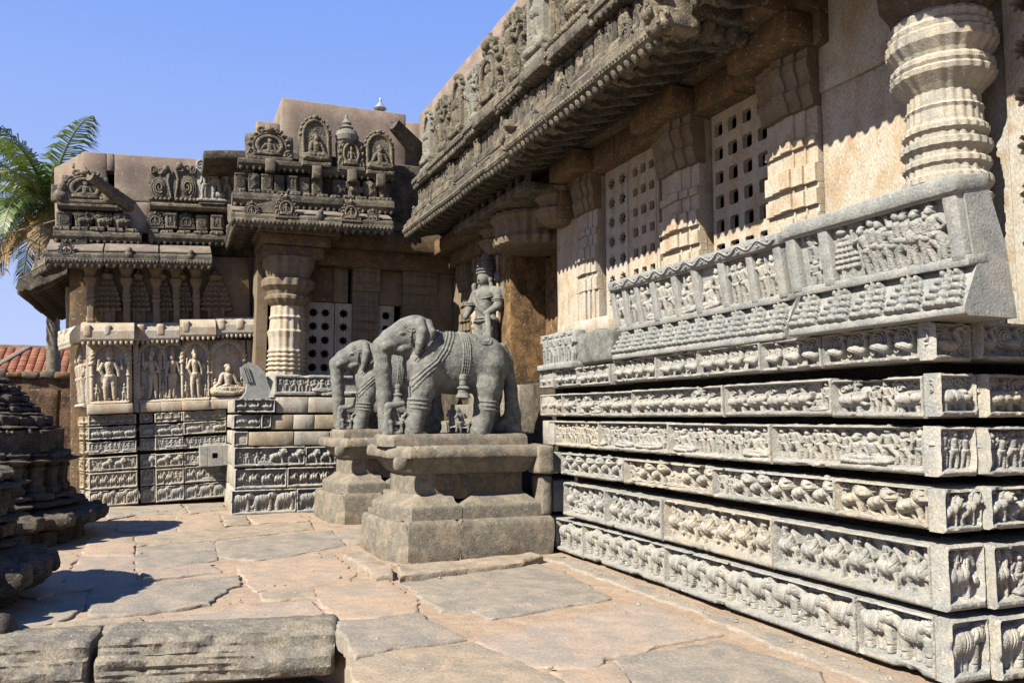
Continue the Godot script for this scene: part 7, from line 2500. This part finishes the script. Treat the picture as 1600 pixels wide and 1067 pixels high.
func house() -> void:
	var o := thing("tiled_house", "small house with a red clay tile roof beyond the boundary wall", "house", Vector3(-4.0, 0, -33.0))
	part(o, "wall", cblock(Vector3(-2.4, -0.5, -5), Vector3(3.2, 2.75, -1.0), 0.03), M.plaster)
	var n := 30
	var L := 6.0
	var run := 2.4
	var rise := 1.35
	# tile courses on the near slope, each tile its own piece
	var tile := tile_mesh()
	var sl := sqrt(run * run + rise * rise)
	var a := atan2(rise, run)
	part(o, "roof_deck", cblock(Vector3(-2.6, -0.06, 0.0), Vector3(-2.6 + L, 0.0, sl), 0.01), M.tile_dark, Transform3D(Basis(Vector3(1, 0, 0), a), Vector3(0, 2.6 + rise, -run)))
	var rng2 := RandomNumberGenerator.new()
	rng2.seed = 3
	for r in 12:
		for c in 22:
			part(o, "roof_tile", tile, [M.tile0, M.tile1, M.tile2][rng2.randi() % 3], Transform3D(Basis(Vector3(1, 0, 0), a), Vector3(0, 2.6 + rise, -run)) * Transform3D(Basis(Vector3(1, 0, 0), -0.05), Vector3(-2.5 + c * 0.268, 0.03 + rng2.randf() * 0.012, (r + 0.5) * sl / 12.0)))
	part(o, "ridge", rough(Vector3(-2.65, 2.55 + rise, -run - 0.12), Vector3(-2.6 + L, 2.75 + rise, -run + 0.12), 0.06, 0.2, 0.03, 1.0), M.plaster)
	part(o, "hip_ridge", rough(Vector3(-0.11, -0.02, 0.0), Vector3(0.11, 0.1, sl), 0.05, 0.2, 0.03, 1.0), M.plaster, Transform3D(Basis(Vector3(1, 0, 0), a), Vector3(-0.85, 2.65 + rise, -run)) * Transform3D(Basis(Vector3.UP, -0.45), Vector3.ZERO))


func tile_mesh() -> ArrayMesh:
	var b := B.new()
	var P := PackedVector2Array()
	for k in 7:
		var t := PI * k / 6.0
		P.append(Vector2(cos(t) * 0.13, sin(t) * 0.07))
	for k in 7:
		var t := PI * (6 - k) / 6.0
		P.append(Vector2(cos(t) * 0.11, sin(t) * 0.05 - 0.004))
	b.prism(ccw(P), -0.14, 0.14)
	return b.mesh()


func palm() -> void:
	var base := Vector3(-3.35, -0.4, -30.0)
	var o := thing("coconut_palm", "tall coconut palm with drooping fronds rising behind the far shrine wing", "tree", base)
	var r := RandomNumberGenerator.new()
	r.seed = 12
	var st := newst()
	var pts := PackedVector3Array()
	var rr := PackedFloat32Array()
	var H := 8.6
	for k in 61:
		var t := k / 60.0
		pts.append(Vector3(-0.45 * t * t, H * t, 0.0))
		rr.append(lerpf(0.25, 0.15, t) * (1.05 if k % 2 == 0 else 0.97))
	tube(st, pts, rr, 14)
	part(o, "trunk", done(st), M.trunk)
	var top := pts[60]
	for k in 8:
		var a := r.randf() * TAU
		part(o, "coconut", shaft([[0.03, -0.14], [0.11, -0.07], [0.13, 0.02], [0.09, 0.1], [0.02, 0.14]], 12), M.frond_dry, shift(top.x + cos(a) * 0.22, top.y - 0.15 - r.randf() * 0.2, sin(a) * 0.22))
	# fronds: azimuth measured in the picture plane matters little; droop varies
	var n := 38
	for k in n:
		var az := TAU * k * 0.382 + r.randf_range(-0.2, 0.2)
		var el := lerpf(1.35, -0.65, pow(k / float(n - 1), 0.9)) + r.randf_range(-0.12, 0.12)
		var L := r.randf_range(3.3, 4.3) * (0.85 if k > 30 else 1.0)
		var sag := r.randf_range(0.9, 1.5)
		frond(o, top, az, el, L, sag, r, [M.frond0, M.frond1, M.frond0, M.frond1, M.frond2][r.randi() % 5] if k < 32 else M.frond_dry)


func frond(o: Node3D, top: Vector3, az: float, el: float, L: float, sag: float, r: RandomNumberGenerator, m: Material) -> void:
	var out := Vector3(cos(az), 0, sin(az))
	var pts := PackedVector3Array()
	var rr := PackedFloat32Array()
	var n := 34
	var p := top
	var e := el
	for k in n + 1:
		pts.append(p)
		rr.append(lerpf(0.045, 0.008, k / float(n)))
		p += (out * cos(e) + Vector3.UP * sin(e)) * (L / n)
		e -= sag * (0.4 + 1.2 * k / n) / n * 1.3
	var st := newst()
	tube(st, pts, rr, 5)
	var fr := part(o, "frond", done(st), M.frond2)
	# leaflets hang from the midrib, each a narrow folded strip
	var b := B.new()
	for k in range(3, n + 1):
		for h in 2:
			var t := (k + h * 0.5) / float(n)
			if t > 1.0: continue
			var q := pts[k]
			if h == 1 and k < n: q = pts[k].lerp(pts[k + 1], 0.5)
			var d := (pts[mini(k + 1, n)] - pts[k - 1]).normalized()
			var s := d.cross(Vector3.UP)
			if s.length() < 0.1: s = out.cross(Vector3(0, 0, 1))
			s = s.normalized()
			var up := s.cross(d)
			for sd in [-1.0, 1.0]:
				var ll := r.randf_range(0.75, 1.0) * 1.0 * pow(sin(clampf(t * 0.92 + 0.10, 0.0, 1.0) * PI), 0.55)
				var dir: Vector3 = (s * sd * 0.8 + d * 0.65 - Vector3.UP * r.randf_range(0.15, 0.55) + up * 0.1).normalized()
				var mid: Vector3 = q + dir * ll * 0.5
				var tip: Vector3 = q + (dir + Vector3.DOWN * r.randf_range(0.25, 0.6)).normalized() * ll
				var wv := d * 0.030
				b.tri(q - wv * 0.6, q + wv * 0.6, mid + wv)
				b.tri(q - wv * 0.6, mid + wv, mid - wv)
				b.tri(mid - wv, mid + wv, tip)
	part(fr, "leaflets", b.mesh(), m)


func _ready() -> void:
	rng.seed = 7
	noise3.seed = 4
	noise3.frequency = 0.01
	# camera
	var cam := Camera3D.new()
	cam.name = "camera"
	cam.fov = 44.94
	cam.near = 0.05
	cam.far = 400.0
	add_child(cam)
	cam.position = Vector3(0, 1.5, 0)
	cam.rotation = Vector3(deg_to_rad(5.07), deg_to_rad(-22.6), 0)
	# sky
	var we := WorldEnvironment.new()
	we.name = "sky_and_exposure"
	var e := Environment.new()
	e.background_mode = Environment.BG_SKY
	var sky := Sky.new()
	var sm := ProceduralSkyMaterial.new()
	sm.sky_top_color = Color(0.185, 0.345, 0.605)
	sm.sky_horizon_color = Color(0.50, 0.535, 0.625)
	sm.sky_curve = 0.30
	sm.ground_bottom_color = Color(0.42, 0.34, 0.27)
	sm.ground_horizon_color = Color(0.50, 0.535, 0.625)
	sm.ground_curve = 0.02
	sm.sun_angle_max = 4.0
	sky.sky_material = sm
	e.sky = sky
	e.tonemap_mode = Environment.TONE_MAPPER_LINEAR
	e.tonemap_exposure = 2.85
	e.sdfgi_enabled = true
	e.ssao_enabled = true
	e.ssil_enabled = true
	we.environment = e
	add_child(we)
	# sun: high, from the left and a little behind the camera
	var sun := DirectionalLight3D.new()
	sun.name = "sun"
	sun.light_energy = 1.6
	sun.light_color = Color(1.0, 0.965, 0.90)
	sun.light_angular_distance = 0.5
	sun.shadow_enabled = true
	add_child(sun)
	sun.look_at_from_position(Vector3(-1.0, 0.95, 0.42) * 20.0, Vector3.ZERO)
	build_materials()
	build_motifs()
	build_ground()
	build_hall()
	build_bay()
	build_wing()
	build_seat_backs()
	build_elephants()
	build_loose_stones()
	build_guardian()
	build_side_shrines()
	build_far()
